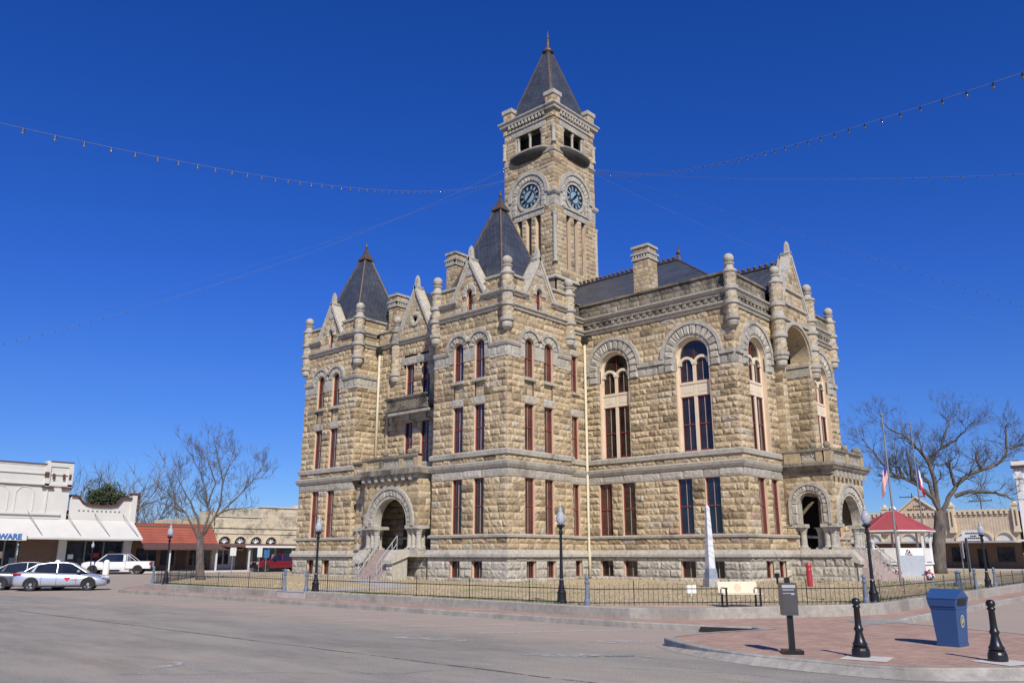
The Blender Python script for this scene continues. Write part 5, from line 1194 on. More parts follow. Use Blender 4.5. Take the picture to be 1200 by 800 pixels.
# blue litter bin
M['blue'] = simple('blue_plastic', (.028,.080,.21), .45, nz=.06); M['yellow'] = simple('emblem_yellow', (.58,.54,.26), .5)
e = empty('litter_bin', (16.7, 4.52, .15), 'blue litter bin with a peaked hood and a round yellow emblem on the brick plaza', 'litter bin', rz=R(-98))
def taper(mb, hx0, hy0, hx1, hy1, z0, z1): mb.add([(a*hx, b*hy, z) for hx, hy, z in ((hx0, hy0, z0), (hx1, hy1, z1)) for a, b in ((-1,-1),(1,-1),(1,1),(-1,1))], [(3,2,1,0),(4,5,6,7),(0,1,5,4),(1,2,6,5),(2,3,7,6),(3,0,4,7)])
o = MB(); taper(o, .235, .245, .235, .245, 0, .05); taper(o, .225, .235, .27, .28, .05, .66); taper(o, .28, .29, .28, .29, .63, .67); bd = o.build('body', M['blue'], e, loc=(0, 0, 0))
# hood: gabled roof, open on both long ends
o = MB(); h0, h1, L_, w_ = .672, .965, .32, .33
o.add([(-L_, -w_, h0+.13), (L_, -w_, h0+.13), (L_, w_, h0+.13), (-L_, w_, h0+.13), (-L_-.02, 0, h1), (L_+.02, 0, h1)], [(0,1,5,4),(2,3,4,5),(0,4,3),(1,2,5)])
o.add([(-L_+.03, -w_+.02, h0), (L_-.05, -w_+.02, h0), (L_-.01, -w_+.01, h0+.135), (-L_+.01, -w_+.01, h0+.135), (-L_+.03, w_-.02, h0), (L_-.05, w_-.02, h0), (L_-.01, w_-.01, h0+.135), (-L_+.01, w_-.01, h0+.135)], [(0,1,2,3),(7,6,5,4),(0,3,7,4),(1,5,6,2)]); hd = o.build('hood', M['blue'], e, loc=(0, 0, 0))
o = MB(); o.add([(L_-.028, -.20, h0+.02), (L_-.028, .20, h0+.02), (L_+.004, .20, h0+.15), (L_+.004, -.20, h0+.15)], [(0,1,2,3)]); o.build('opening', M['dark'], hd, loc=(0, 0, 0))
o = MB(); x_ = .262
def disc(mb, r, dx, n=20, mat=0): mb.add([(x_+dx+.075*(.42+r*math.sin(a)-.42), r*.95*math.cos(a), .42+r*math.sin(a)) for a in np.linspace(0, 2*math.pi, n+1)[:-1]], [tuple(range(n))], mat)
disc(o, .105, 0.0, mat=0); disc(o, .085, .003, mat=1); disc(o, .06, .006, mat=0); o.box(x_+.006, x_+.012, -.012, .012, .37, .47, 1); o.box(x_+.006, x_+.0125, -.012, .035, .37, .39, 1)
o.build('emblem', [M['yellow'], M['blue']], bd, loc=(0, 0, 0))
e.scale = (.82, .82, 1.0)
# flagpoles + flags
M['pole'] = simple('steel_pole', (.30,.29,.27), .4, .5); M['fwhite'] = simple('flag_white', (.80,.79,.80), .8, nz=.02); M['fred'] = simple('flag_red', (.55,.03,.05), .8, nz=.03); M['fblue'] = simple('flag_blue', (.03,.06,.25), .8, nz=.03)
def flagpole(loc, h, label):
    e = empty('flagpole', loc, label, 'flagpole'); o = MB(); o.tube([(0, 0, 0), (0, 0, h)], [.06, .035], 10); o.build('pole', M['pole'], e, loc=(0, 0, 0)); o = MB(); o.ball((0, 0, h+.08), .08, 10); o.build('ball_finial', M['pole'], e, loc=(0, 0, 0)); return e
flagpole((39.2, 12.4, .36), 7.5, 'shorter steel flagpole near the right porch, flying the striped flag'); flagpole((62.0, 17.75, .36), 10.3, 'taller steel flagpole by the memorial, flying the white, red and blue flag')
def flag(name, loc, ang, W_, H_, colf, label, fold=.3):
    mb = MB(); nx, nz = 26, 26
    V = []
    for j in range(nz+1):
        for i in range(nx+1):
            u, v = i/nx, j/nz; x = u*W_*fold; z = -v*H_-u*W_*(1-fold*fold)**.5*.75+0; y = .10*math.sin(u*9+v*2)*(u+.1)
            V.append((x+.05, y, z))
    for j in range(nz):
        for i in range(nx): 
            q = j*(nx+1)+i; mb.add([V[q], V[q+1], V[q+nx+2], V[q+nx+1]], [(0,1,2,3)], colf((i+.5)/nx, (j+.5)/nz))
    o = mb.build(name, [M['fred'], M['fwhite'], M['fblue']], smooth=False); o.location = loc; o.rotation_euler = (0, 0, ang); return tag(o, label, 'flag')
flag('striped_flag', (39.2, 12.4, 5.9), R(135), 1.3, .85, lambda u, v: 2 if u < .4 and v < .54 else (0 if int(v*13) % 2 == 0 else 1), 'limp red and white striped flag with a blue canton, at half mast', .25)
flag('state_flag', (62.0, 17.75, 8.0), R(-48), 1.7, 1.3, lambda u, v: 2 if u < .33 else (1 if v < .5 else 0), 'limp white, red and blue flag hanging on the taller pole', .2)
# memorial slab with wreaths
M['slab'] = simple('pale_granite', (.50,.54,.58), .35, nz=.08, scale=9)
e = empty('memorial', (50.3, 15.2, .36), 'pale grey granite memorial slab on a white base in front of the gazebo', 'memorial', rz=R(-78))
o = MB(); o.box(-.85, .85, -.35, .35, 0, .25); o.build('base', M['white_conc'], e, loc=(0, 0, 0)); o = MB(); o.box(-.66, .66, -.12, .12, .25, 1.32); o.build('slab', M['slab'], e, loc=(0, 0, 0))
M['leaf_dk'] = simple('wreath_green', (.04,.08,.03), .9)
def wreath(loc, r, label):
    mb = MB(); rg = random.Random(int(loc[0]*9+loc[1]*5))
    for k in range(60):
        a = rg.uniform(0, 6.28); rr = rg.uniform(.3, 1)*r; c = (rr*math.cos(a)*.3, rr*math.cos(a), rr*math.sin(a)+r); mb.ball(c, rg.uniform(.04, .08), 6, rg.choice([0, 0, 1, 1, 2, 3]))
    o = mb.build('flower_arrangement', [M['fred'], M['fwhite'], M['fblue'], M['leaf_dk']]); o.location = loc; return tag(o, label, 'flowers', 'red, white and blue memorial flowers')
wreath((49.9, 15.95, .38), .26, 'red and white flower wreath at the left foot of the memorial slab'); wreath((50.1, 14.35, .38), .26, 'red and blue flower wreath at the right foot of the memorial slab'); wreath((50.3, 15.3, 1.6), .17, 'small flower spray lying on top of the memorial slab')
# gazebo
M['redroof'] = simple('red_metal_roof', (.36,.075,.075), .45, nz=.08)
GC = (58.0, 18.4)
e = empty('gazebo', (*GC, .3), 'octagonal gazebo with a red metal roof and white railings', 'gazebo')
o = MB(); n = 8; Rr = 2.45; pts = [(Rr*math.cos(R(22.5+45*i)), Rr*math.sin(R(22.5+45*i))) for i in range(8)]
V = [(x, y, 2.95) for x, y in pts]+[(x*.1, y*.1, 4.2) for x, y in pts]; o.add(V, [(i, (i+1) % 8, (i+1) % 8+8, i+8) for i in range(8)]+[tuple(range(8, 16)), tuple(range(7, -1, -1))]); rf = o.build('roof', M['redroof'], e, loc=(0, 0, 0))
o = MB(); 
for i in range(8): a, b = pts[i], pts[(i+1) % 8]; o.tube([(a[0]*.985, a[1]*.985, 2.88), (b[0]*.985, b[1]*.985, 2.88)], .07, 4)
o.build('fascia', M['white'], rf, loc=(0, 0, 0))
o = MB()
for i in range(8): a = V[i]; b = V[i+8]; o.tube([a, b], .035, 4)
o.build('roof_rib', M['redroof'], rf, loc=(0, 0, 0))
o = MB(); o.ball((0, 0, 4.4), .14, 10); o.ball((.25, .15, 4.35), .12, 10); o.tube([(0, 0, 4.2), (0, 0, 4.5)], .1, 6); o.tube([(-.2, -.3, 4.25), (0, -.05, 4.6)], [.12, .03], 5); o.build('finial', M['white'], rf, loc=(0, 0, 0))
pi = [(x*.84, y*.84) for x, y in pts]
for x, y in pi: o = MB(); o.box(x-.06, x+.06, y-.06, y+.06, .9, 2.95); o.build('column', M['white'], e, loc=(0, 0, 0))
o = MB()
for i in range(8): 
    a, b = Vector(pi[i]), Vector(pi[(i+1) % 8]); d = b-a; L = d.length
    for z in (1.02, 1.8): o.tube([(a.x, a.y, z), (b.x, b.y, z)], .035, 4)
    o.obox(((a.x+b.x)/2, (a.y+b.y)/2, 1.0), math.atan2(d.y, d.x), L, .04, .8)
o.build('railing', M['white'], e, loc=(0, 0, 0))
o = MB(); o.prism([(x*.88, y*.88) for x, y in pts], .82, .94); o.build('floor', M['white'], e, loc=(0, 0, 0))
o = MB()
for i in range(8):
    a, b = Vector(pi[i]), Vector(pi[(i+1) % 8]); d = b-a
    for k in range(-6, 13):
        for s in (0, 1):
            u0, u1 = k/12, (k+6)/12
            za, zb = (0, .8) if s else (.8, 0)
            if u0 < 0: f = -u0*2; za = za+(zb-za)*f; u0 = 0
            if u1 > 1: f = (u1-1)*2; zb = zb-(zb-(za))*0 if False else zb+((0 if s == 0 else .8)-zb)*0; zb = (za+(zb-za)*(1-f)); u1 = 1
            p0, p1 = a+d*u0, a+d*u1; o.tube([(p0.x, p0.y, za), (p1.x, p1.y, zb)], .018, 4)
o.build('lattice', M['white'], e, loc=(0, 0, 0)); o = MB(); o.prism([(x*.7, y*.7) for x, y in pts], 0, .8); o.build('skirt', M['dark'], e, loc=(0, 0, 0))
# signs on posts
def sign(loc, h, w, sh, mat, ang, label, name='street_sign', back=None):
    e = empty(name, loc, label, 'sign', None, ang); o = MB(); o.tube([(0, 0, 0), (0, 0, h)], .025, 6); o.build('post', M['pole'], e, loc=(0, 0, 0)); o = MB(); o.box(-w/2, w/2, -.04, -.03, h-sh, h); o.build('panel', mat, e, loc=(0, 0, 0)); return e
M['bluegrey'] = simple('sign_back_blue', (.16,.21,.28), .5); M['signblue'] = simple('sign_blue', (.05,.16,.42), .5); M['signwhite'] = simple('sign_white', (.72,.74,.72), .5, nz=.03)
sign((42.4, 10.4, .36), 2.1, .75, 1.5, M['bluegrey'], R(21), 'tall blue-grey sign seen almost edge-on beside the gate, in front of the shop row')
sign((40.3, 10.1, .36), 1.9, .3, .7, M['signwhite'], R(36), 'narrow white sign on a thin post just right of the tall blue-grey sign')
b = MB(); b.lathe((0, 0, 0), [(.22, 0), (.22, .15), (.12, .2), (.1, .55), (.16, .6), (.001, .7)], 12); s = b.build('planter_post', M['postgrey']); s.location = (41.2, 10.6, .36); tag(s, 'stubby dark grey post with a wide foot below the tall sign', 'post')
SG = (33.3, 35.5, 36.1)
sign((SG[0], 58.4, .15), 2.1, .5, .6, M['signwhite'], 0, 'square white notice on a post in front of the arched shopfront'); sign((SG[1], 58.3, .15), 2.2, .42, .8, M['signwhite'], 0, 'tall white sign on a post just left of the blue sign')
sign((SG[2], 58.3, .15), 1.95, .5, .6, M['signblue'], 0, 'blue sign on a post beside the dark red pickup')
b = MB(); b.box(-.35, .35, -.35, .35, 0, 1.0); b.box(-.42, .42, -.42, .42, 1.0, 1.08); 
# ================================================================ STRINGS OF LIGHTS
M['wire'] = simple('grey_wire', (.24,.24,.26), .6); M['socket'] = simple('bulb_socket', (.02,.02,.02), .5)
m, t, p = nodes('bulb_glass'); p.inputs['Base Color'].default_value = (.30,.33,.38,1); p.inputs['Roughness'].default_value = .1; p.inputs['Transmission Weight'].default_value = .6; M['bulb'] = m
def string(a, b, sag, n, label, wr=.005, bulbs=True, br=.030):
    a, b = Vector(a), Vector(b); e = empty('light_string', a, label, 'light string', 'bulb strings slung from the clock tower'); pts = []
    N_ = 60
    def P(t_): q = a+(b-a)*t_; q.z -= 4*sag*t_*(1-t_); return q-a
    mb = MB(); mb.tube([P(i/N_) for i in range(N_+1)], wr, 4); mb.build('wire', M['wire'], e, loc=(0, 0, 0))
    if not bulbs: return
    sock = MB(); sock.tube([(0, 0, 0), (0, 0, -.09)], [.018, .026], 6); gl = MB(); gl.ball((0, 0, -.09-br*.9), br, 8, sz=1.25)
    s0 = g0 = None
    for i in range(n):
        q = P((i+.5)/n)
        if s0 is None: s0 = sock.build('socket', M['socket'], e, loc=q); g0 = gl.build('bulb', M['bulb'], s0, loc=(0, 0, 0), smooth=True)
        else: s = s0.copy(); COL.objects.link(s); s.parent = e; s.location = q; g = g0.copy(); COL.objects.link(g); g.parent = s; g.location = (0, 0, 0)
STR = {'R2': ((39.99, 1.07, 16.92), .7), 'L2': ((10.62, 53.96, 11.95), 1.55), 'L3': ((14.39, 73.61, 16.32), .9), 'R3': ((69.74, 6.07, 16.87), .05), 'R4': ((59.76, 5.36, 13.66), 1.55)}
string((45.1, 40.5, 31.2), (1.3, 15.9, 9.0), 1.55, 60, 'sagging bulb string from the tower passing overhead to the upper left')
string((50.35, 37.0, 32.5), (16.0, .6, 10.2), 1.2, 60, 'bulb string from the tower rising overhead to the upper right')
string((50.35, 36.3, 32.4), STR['R2'][0], STR['R2'][1], 46, 'distant bulb string running almost level to the right of the tower', br=.026)
string((45.1, 40.5, 32.2), STR['L2'][0], STR['L2'][1], 60, 'bulb string descending from the tower to the far left, the lower of two', wr=.005, br=.018)
string((45.1, 41.5, 31.2), STR['L3'][0], STR['L3'][1], 0, 'thin bare wire descending from the tower to the far left above the bulb string', bulbs=False, wr=.005)
string((50.35, 36.3, 32.4), STR['R3'][0], STR['R3'][1], 50, 'faint bulb string descending from the tower to the far right', wr=.005, br=.018)
string((50.35, 36.3, 32.0), STR['R4'][0], STR['R4'][1], 0, 'thin bare wire descending steeply from the tower to the right', bulbs=False, wr=.005)
# ================================================================ TREES
def mk_bark(name, c0, c1):
    m, t, p = nodes(name); p.inputs['Roughness'].default_value = .95; n = noise(t, 3.5, 8, .75, stretch=(1, 1, .35)); r = ramp(t, n.outputs[0], [(.35, c0), (.65, c1)]); t.links.new(r.outputs[0], p.inputs['Base Color']); bump(t, p, n.outputs[0], .9, .05); return m
M['bark'] = mk_bark('grey_bark', (.055,.046,.04), (.19,.165,.145)); M['twig'] = mk_bark('twig_bark', (.10,.085,.075), (.22,.19,.16))
def wiggle(mb, p, d, L, r, rg, n=5, curl=.25, up=.08, sides=5):
    pts = [p]; rr = [r]; d = d.normalized()
    for i in range(n):
        d = (d+Vector((rg.uniform(-1, 1), rg.uniform(-1, 1), rg.uniform(-1, 1)+up))*curl).normalized(); pts.append(pts[-1]+d*L/n); rr.append(r*(1-.72*(i+1)/n))
    mb.tube(pts, rr, sides, cap=False); return pts, d
def grow(mb, p, d, L, r, rg, depth, up=.15, spread=.75, minr=.008):
    pts, _ = wiggle(mb, p, d, L, max(r, minr), rg, 5 if depth > 1 else 4, .22, up, 5 if depth > 2 else 3)
    if depth <= 0: return
    n = rg.randint(3, 4) if depth > 1 else rg.randint(3, 5)
    for k in range(n):
        i = rg.randint(1, len(pts)-1); t = (pts[i]-pts[i-1]).normalized(); sd = Vector((rg.uniform(-1, 1), rg.uniform(-1, 1), rg.uniform(-.7, 1))).normalized()
        grow(mb, pts[i], (t+sd*spread).normalized(), L*rg.uniform(.5, .72), r*.5, rg, depth-1, up, spread, minr)
def limb_tree(base, lat, fwd, limbs, trunk_r, label, seed, up, twigL, minr, dens=3.2, group=None, trunk_n=1, wild=1.0, tw=2, thick=1.0):
    rg = random.Random(seed); e = empty('bare_tree', base, label, 'tree', group); lat = Vector((*lat, 0)); fwd = Vector((*fwd, 0)); Z = Vector((0, 0, 1))
    tr = MB(); cr = MB(); zmax = max(q[1] for L in limbs for q in L); off = {}
    for li, L in enumerate(limbs):
        P = []; ph = rg.uniform(-1, 1)
        s0 = L[0]; key = min(off.keys(), key=lambda k: (k[0]-s0[0])**2+(k[1]-s0[1])**2) if off else None
        o0 = off[key] if key is not None and (key[0]-s0[0])**2+(key[1]-s0[1])**2 < .6 else 0
        for i, (a, z) in enumerate(L):
            o = o0+(0 if li == 0 else ph*.32*i*(zmax/10)); off[(a, z)] = o
            P.append(lat*a+fwd*o+Z*z)
        # resample with wobble
        Q = []
        for i in range(len(P)-1):
            for k in range(3): Q.append(P[i].lerp(P[i+1], k/3)+Vector((rg.uniform(-1, 1), rg.uniform(-1, 1), rg.uniform(-1, 1)))*(.05 if li else .0)*wild)
        Q.append(P[-1])
        if li == 0: rr = [trunk_r*(1.35 if i == 0 else 1.08-.25*i/len(Q)) for i in range(len(Q))]; tr.tube(Q, rr, 14); continue
        dist = L[0][1]/zmax; r0 = trunk_r*max(.16, (.80-.66*dist)*thick); Ln = sum((Q[i+1]-Q[i]).length for i in range(len(Q)-1))
        rr = [r0*(1-.78*i/(len(Q)-1)) for i in range(len(Q))]; cr.tube(Q, rr, 8, cap=False)
        nb = max(4, int(Ln*dens))
        for k in range(nb):
            f = rg.uniform(.18, 1); i = min(len(Q)-2, int(f*(len(Q)-1))); p = Q[i].lerp(Q[i+1], rg.random()); t = (Q[i+1]-Q[i]).normalized(); sd = Vector((rg.uniform(-1, 1), rg.uniform(-1, 1), rg.uniform(-.5, 1))).normalized()
            grow(cr, p, (t*.6+sd*.9).normalized(), twigL*rg.uniform(.6, 1.25), max(.014, rr[i]*.35), rg, tw, up, .8, minr)
    tr.build('trunk', M['bark'], e, smooth=True, loc=(0, 0, 0)); cr.build('crown', M['bark'], e, smooth=True, loc=(0, 0, 0)); return e
RL = [[(-0.05, -0.1), (0.12, 1.96), (0.33, 3.22), (0.53, 4.6)], [(0.53, 4.48), (0.19, 5.51), (-0.75, 6.58), (-1.77, 7.15), (-2.35, 7.43), (-3.12, 8.27), (-3.64, 9.24), (-4.3, 10.24)], [(0.47, 4.48), (0.45, 5.76), (0.32, 7.71), (0.16, 8.38), (-0.44, 9.34), (-0.74, 9.89), (-1.52, 10.61), (-2.33, 11.07), (-2.77, 11.65)], [(0.16, 8.38), (0.59, 9.01), (1.23, 9.37), (1.43, 10.15), (1.75, 10.8), (1.93, 11.32), (1.3, 12.03)], [(1.23, 9.37), (2.22, 9.84), (2.87, 10.46), (3.52, 11.07)], [(0.65, 4.48), (1.24, 5.61), (1.94, 6.61), (2.83, 7.34), (3.78, 7.69), (4.72, 8.02), (5.46, 8.62), (5.65, 9.25), (6.45, 9.46), (7.25, 9.79)], [(5.65, 9.25), (5.73, 10.66), (6.03, 11.28)], [(1.6, 5.73), (2.78, 6.01), (4.0, 5.9), (5.06, 5.62), (5.55, 5.23)], [(1.81, 6.49), (1.64, 7.01), (1.6, 7.66), (1.57, 8.31), (2.06, 8.54)], [(-1.77, 7.15), (-1.93, 7.95), (-2.51, 8.24)], [(3.78, 7.69), (3.42, 8.47), (3.63, 9.24)], [(-0.75, 6.58), (-1.14, 7.38), (-1.14, 8.44), (-1.3, 9.25)], [(-2.01, 7.16), (-2.85, 7.32), (-3.59, 7.35)], [(0.19, 5.51), (-0.01, 6.81), (-0.53, 7.49), (-0.99, 7.64)]]
LL = [[(-0.09, -.1), (-0.2, 0.99), (-0.29, 2.3)], [(-0.29, 2.22), (-0.58, 3.46), (-1.02, 4.33), (-1.58, 5.2), (-2.0, 5.94)], [(-0.24, 2.3), (0.33, 3.35), (0.61, 4.36), (0.64, 5.52), (0.36, 6.67), (-0.05, 7.83)], [(0.33, 3.35), (0.95, 3.99), (1.74, 4.9), (2.54, 5.96), (3.09, 7.17)], [(-0.25, 2.3), (0.06, 3.72), (-0.21, 4.73), (-0.69, 5.99), (-1.13, 6.87)], [(-0.35, 2.22), (-1.2, 3.7), (-2.11, 4.55), (-2.88, 5.29)], [(0.61, 3.73), (1.57, 4.0), (2.42, 4.14)], [(0.64, 5.52), (0.98, 6.56), (1.16, 7.49)], [(-0.03, 4.1), (0.22, 5.37), (-0.26, 6.65), (-0.45, 7.42)], [(-1.2, 3.7), (-1.94, 4.06), (-2.65, 4.17)]]
limb_tree((68.9, 18.9, .33), (.2645, -.9644), (.9644, .2645), RL, .46, 'large leafless tree with a thick forked trunk behind the gazebo and memorial', 7, .22, 1.45, .0085, 3.0, thick=.74, tw=3)
limb_tree((23.9, 45.0, .33), (.8832, -.4691), (.4691, .8832), LL, .23, 'slender leafless tree on the lawn left of the courthouse', 3, .5, 1.0, .0055, 3.0, thick=.52, tw=3)
def bg_tree(loc, h, spread, seed, label, group='bare trees beyond the shops'):
    rg = random.Random(seed); e = empty('bare_tree', loc, label, 'tree', group); tr = MB(); cr = MB()
    tr.tube([(0, 0, 0), (rg.uniform(-.2, .2), 0, h*.2), (0, 0, h*.36)], [h*.028, h*.022, h*.02], 8)
    for k in range(7):
        a = k*2.4+rg.uniform(-.4, .4); d = Vector((math.cos(a)*spread, math.sin(a)*spread, rg.uniform(.7, 1.3))); grow(cr, Vector((0, 0, h*rg.uniform(.22, .36))), d, h*.46, h*.012, rg, 3, .2, .75, .022)
    tr.build('trunk', M['bark'], e, loc=(0, 0, 0)); cr.build('crown', M['twig'], e, loc=(0, 0, 0)); return e
for i, (x, y, h, s, lb) in enumerate(((45.5, 108, 14.5, .8, 'tall leafless tree rising behind the curved white gable'), (41.0, 112, 12.5, .9, 'leafless tree half hidden behind the stepped white parapet'), (50.5, 112, 10.5, .9, 'leafless tree behind the left end of the red metal roof'),
                                  (56, 118, 10.0, .8, 'smaller leafless tree behind the middle of the red metal roof'), (63, 120, 9.5, .8, 'leafless tree behind the junction of the red roof and cream shops'), (70, 124, 9.0, .8, 'leafless tree behind the cream arched shops'))):
    bg_tree((x, y, -.05), h, s, 60+i, lb)
for i, (x, y, h, lb) in enumerate(((160, 26, 11.0, 'small leafless tree behind the right cream shop row, left of the white building'), (165, 46, 9.5, 'small leafless tree far behind the peaked cream shop front'))):
    bg_tree((x, y, -.05), h, .9, 80+i, lb)
# evergreen
M['green'] = None
m, t, p = nodes('oak_leaves'); p.inputs['Roughness'].default_value = .7; at = N(t, 'ShaderNodeAttribute', attribute_name='tone'); r = ramp(t, at.outputs['Fac'], [(0, (.030,.045,.018)), (1, (.075,.10,.035))]); t.links.new(r.outputs[0], p.inputs['Base Color']); M['green'] = m
rg = random.Random(12); e = empty('evergreen_tree', (43.2, 106, .9), 'round dark green tree showing over the curved white gable', 'tree')
o = MB(); o.tube([(0, 0, 0), (0, 0, 5)], [.4, .25], 8)
for k in range(6): a = k*1.05; o.tube([(0, 0, 4), (1.2*math.cos(a), 1.2*math.sin(a), 6.5), (2.2*math.cos(a), 2.2*math.sin(a), 8.3)], [.2, .12, .05], 6)
o.build('trunk', M['bark'], e, loc=(0, 0, 0)); o = MB()
cl = [(rg.uniform(-1.7, 1.7), rg.uniform(-1.7, 1.7), 8.0+rg.uniform(-1.2, .9), rg.uniform(.7, 1.2)) for _ in range(26)]
for k in range(5200):
    c = rg.choice(cl); d = Vector((rg.gauss(0, 1), rg.gauss(0, 1), rg.gauss(0, 1))).normalized()*c[3]*rg.uniform(.75, 1.05); q = Vector(c[:3])+d; a = Vector((rg.uniform(-1, 1), rg.uniform(-1, 1), rg.uniform(-1, 1))).normalized()*.13; b = a.orthogonal().normalized()*.09
    o.add([q-a, q+b, q+a, q-b], [(0,1,2,3)], 0, rg.random())
o.build('crown', M['green'], e, loc=(0, 0, 0))
# hedge-like woods on the horizon
rg = random.Random(99); o = MB()
for k in range(15000):
    ang = rg.uniform(R(-12), R(95)); D = rg.uniform(230, 300); h = 5.5+2.2*mn.noise((ang*18, 0, 0))+1.2*mn.noise((ang*60, 1, 0)); z = h*rg.random()**.7; s = rg.uniform(.25, .8)
    x, y = D*math.cos(ang), D*math.sin(ang); a = Vector((rg.uniform(-1, 1), rg.uniform(-1, 1), rg.uniform(-.6, 1))).normalized()*s; b = a.orthogonal().normalized()*s*.35
    q = Vector((x, y, z)); o.add([q-a, q+b, q+a, q-b], [(0,1,2,3)], 0, rg.random())
m, t, p = nodes('far_woods'); p.inputs['Roughness'].default_value = 1; at = N(t, 'ShaderNodeAttribute', attribute_name='tone'); r = ramp(t, at.outputs['Fac'], [(0, (.06,.055,.045)), (.6, (.12,.10,.085)), (1, (.06,.08,.04))]); t.links.new(r.outputs[0], p.inputs['Base Color'])
tag(o.build('far_woods', [m]), 'low brown-green band of distant woods beyond the town', 'woods', kind='stuff')
# ================================================================ BACKGROUND BUILDINGS
M['stucco'] = simple('white_stucco', (.62,.61,.56), .8, nz=.06, scale=.6); M['trimbrown'] = simple('brown_trim', (.10,.045,.03), .6); M['brownwall'] = simple('brown_tile_wall', (.15,.09,.06), .7, nz=.12)
M['redmetal'] = None
def mk_stripes(name, c0, c1, sc, axis=2):
    m, t, p = nodes(name); p.inputs['Roughness'].default_value = .6; w = N(t, 'ShaderNodeTexWave'); w.wave_type = 'BANDS'; w.bands_direction = 'XYZ'[axis]; w.inputs['Scale'].default_value = sc; w.inputs['Distortion'].default_value = .3
    g = N(t, 'ShaderNodeNewGeometry'); t.links.new(g.outputs['Position'], w.inputs['Vector']); r = ramp(t, w.outputs[0], [(.0, c0), (.25, c1), (1, c1)]); n = noise(t, .9, 5); c = mix(t, r.outputs[0], ramp(t, n.outputs[0], [(.3, (.7,.7,.7)), (.7, (1.15,1.15,1.15))]).outputs[0], .7, 'MULTIPLY'); t.links.new(c, p.inputs['Base Color']); return m
M['redmetal'] = mk_stripes('red_shingle_roof', (.20,.05,.03), (.36,.10,.06), 1.2, 2)
M['creamrow'] = mk_brick('cream_painted_brick', (.60,.49,.34), (.64,.53,.38), (.52,.42,.30), .5, .16)
M['beige'] = None
def mk_beige():
    m, t, p = nodes('stained_beige_stone'); p.inputs['Roughness'].default_value = .9; n = noise(t, .8, 7, .75); r = ramp(t, n.outputs[0], [(.36, (.24,.21,.16)), (.5, (.60,.53,.38)), (.8, (.68,.61,.45))]); n2 = noise(t, 1.0, 4, .6, stretch=(.15, .15, 6)); c = mix(t, r.outputs[0], ramp(t, n2.outputs[0], [(.35, (.72,.7,.66)), (.5, (1,1,1))]).outputs[0], .6, 'MULTIPLY'); t.links.new(c, p.inputs['Base Color']); bump(t, p, n.outputs[0], .4, .05); return m
M['beige'] = mk_beige(); M['greypaint'] = simple('grey_painted_front', (.42,.42,.44), .7, nz=.05); M['shop_glass'] = mk_glass('shop_glass', (.012,.014,.018), (.05,.055,.06)); M['brownroof'] = simple('brown_canopy', (.12,.06,.05), .6); M['cream3'] = simple('cream_stucco', (.62,.52,.37), .8, nz=.06, scale=.8)
YB_ = 84.0
def bbox(parent, name, mat, *boxes):
    if name in ('shop_window', 'pier', 'canopy_post', 'post', 'door', 'pilaster', 'capital', 'window_frame', 'panel', 'wall'):
        for b in boxes: o = MB(); o.box(*b); r_ = o.build(name, mat, parent)
        return r_
    o = MB()
    for b in boxes: o.box(*b)
    return o.build(name, mat, parent)
# far pavements
sheet('pavement', [(5, 81.2), (75, 81.2), (75, 84.2), (5, 84.2)], .15, M['white_conc'])
o = MB(); o.box(5, 75, 81.0, 81.2, -.05, .155); tag(o.build('kerb', [M['white_conc']]), kind='structure')
sheet('pavement', [(108.4, 5), (108.4, 60), (112.2, 60), (112.2, 5)][::-1], .15, M['white_conc']); o = MB(); o.box(108.2, 108.4, 5, 60, -.05, .155); tag(o.build('kerb', [M['white_conc']]), kind='structure')
# --- white hardware store
b = empty('white_store', (24, 84, 0), 'white stucco store with stepped parapet, blind arched panels and a white canopy', 'building')
F84 = Fr('V', YB_)
bbox(b, 'wall', M['stucco'], (8, 30.4, 84, 104, 2.9, 9.75), (8, 28.2, 83.95, 84.4, 9.75, 9.9), (28.1, 30.5, 83.9, 84.5, 9.75, 10.25), (8, 30.5, 83.85, 84, 7.95, 8.15), (8, 30.5, 83.88, 84, 9.0, 9.1), (28.1, 28.5, 83.85, 84, 7.6, 9.75), (30.1, 30.5, 83.85, 84, 7.6, 9.75), (8, 29.8, 83.8, 84, 5.3, 5.5), (8, 29.8, 83.85, 84, 4.95, 5.05), (28.35, 28.5, 83.9, 84, 5.5, 7.7))
bbox(b, 'trim', M['trimbrown'], (8, 28.15, 83.86, 84.45, 9.9, 9.97), (28.4, 30.5, 83.85, 84.5, 10.17, 10.255), (8, 28.1, 83.84, 83.9, 7.93, 7.99), (28.0, 28.4, 83.8, 83.85, 8.7, 9.3-.1), (28.7, 28.9, 83.8, 83.86, 8.6, 9.1), (29.6, 29.8, 83.8, 83.86, 8.6, 9.1), (30.15, 30.35, 83.8, 83.86, 8.6, 9.1), (27.9, 28.9, 83.75, 83.85, 7.7, 7.9), (29.6, 30.5, 83.75, 83.85, 7.7, 7.9))
o = MB()
for x in (18.2, 20.3, 22.4, 24.5, 26.6): 
    arch_ring(o, F84, x, 7.05, .72, .80, -.02, .06, n=10, rough=0, gap=0, a0=20, a1=160); fbox(o, F84, x-.80, x-.72, 5.6, 7.3, -.02, .06); fbox(o, F84, x+.72, x+.80, 5.6, 7.3, -.02, .06)
o.build('blind_panel', M['stucco'], b)
o = MB(); o.add([(8, 83.95, 4.95), (36.7, 83.95, 4.95), (36.7, 81.3, 3.22), (8, 81.3, 3.22), (8, 83.95, 4.8), (36.7, 83.95, 4.8), (36.7, 81.32, 3.07), (8, 81.32, 3.07)], [(0,1,2,3),(7,6,5,4),(3,2,6,7),(0,3,7,4),(1,5,6,2)]); cn = o.build('canopy', M['stucco'], b)
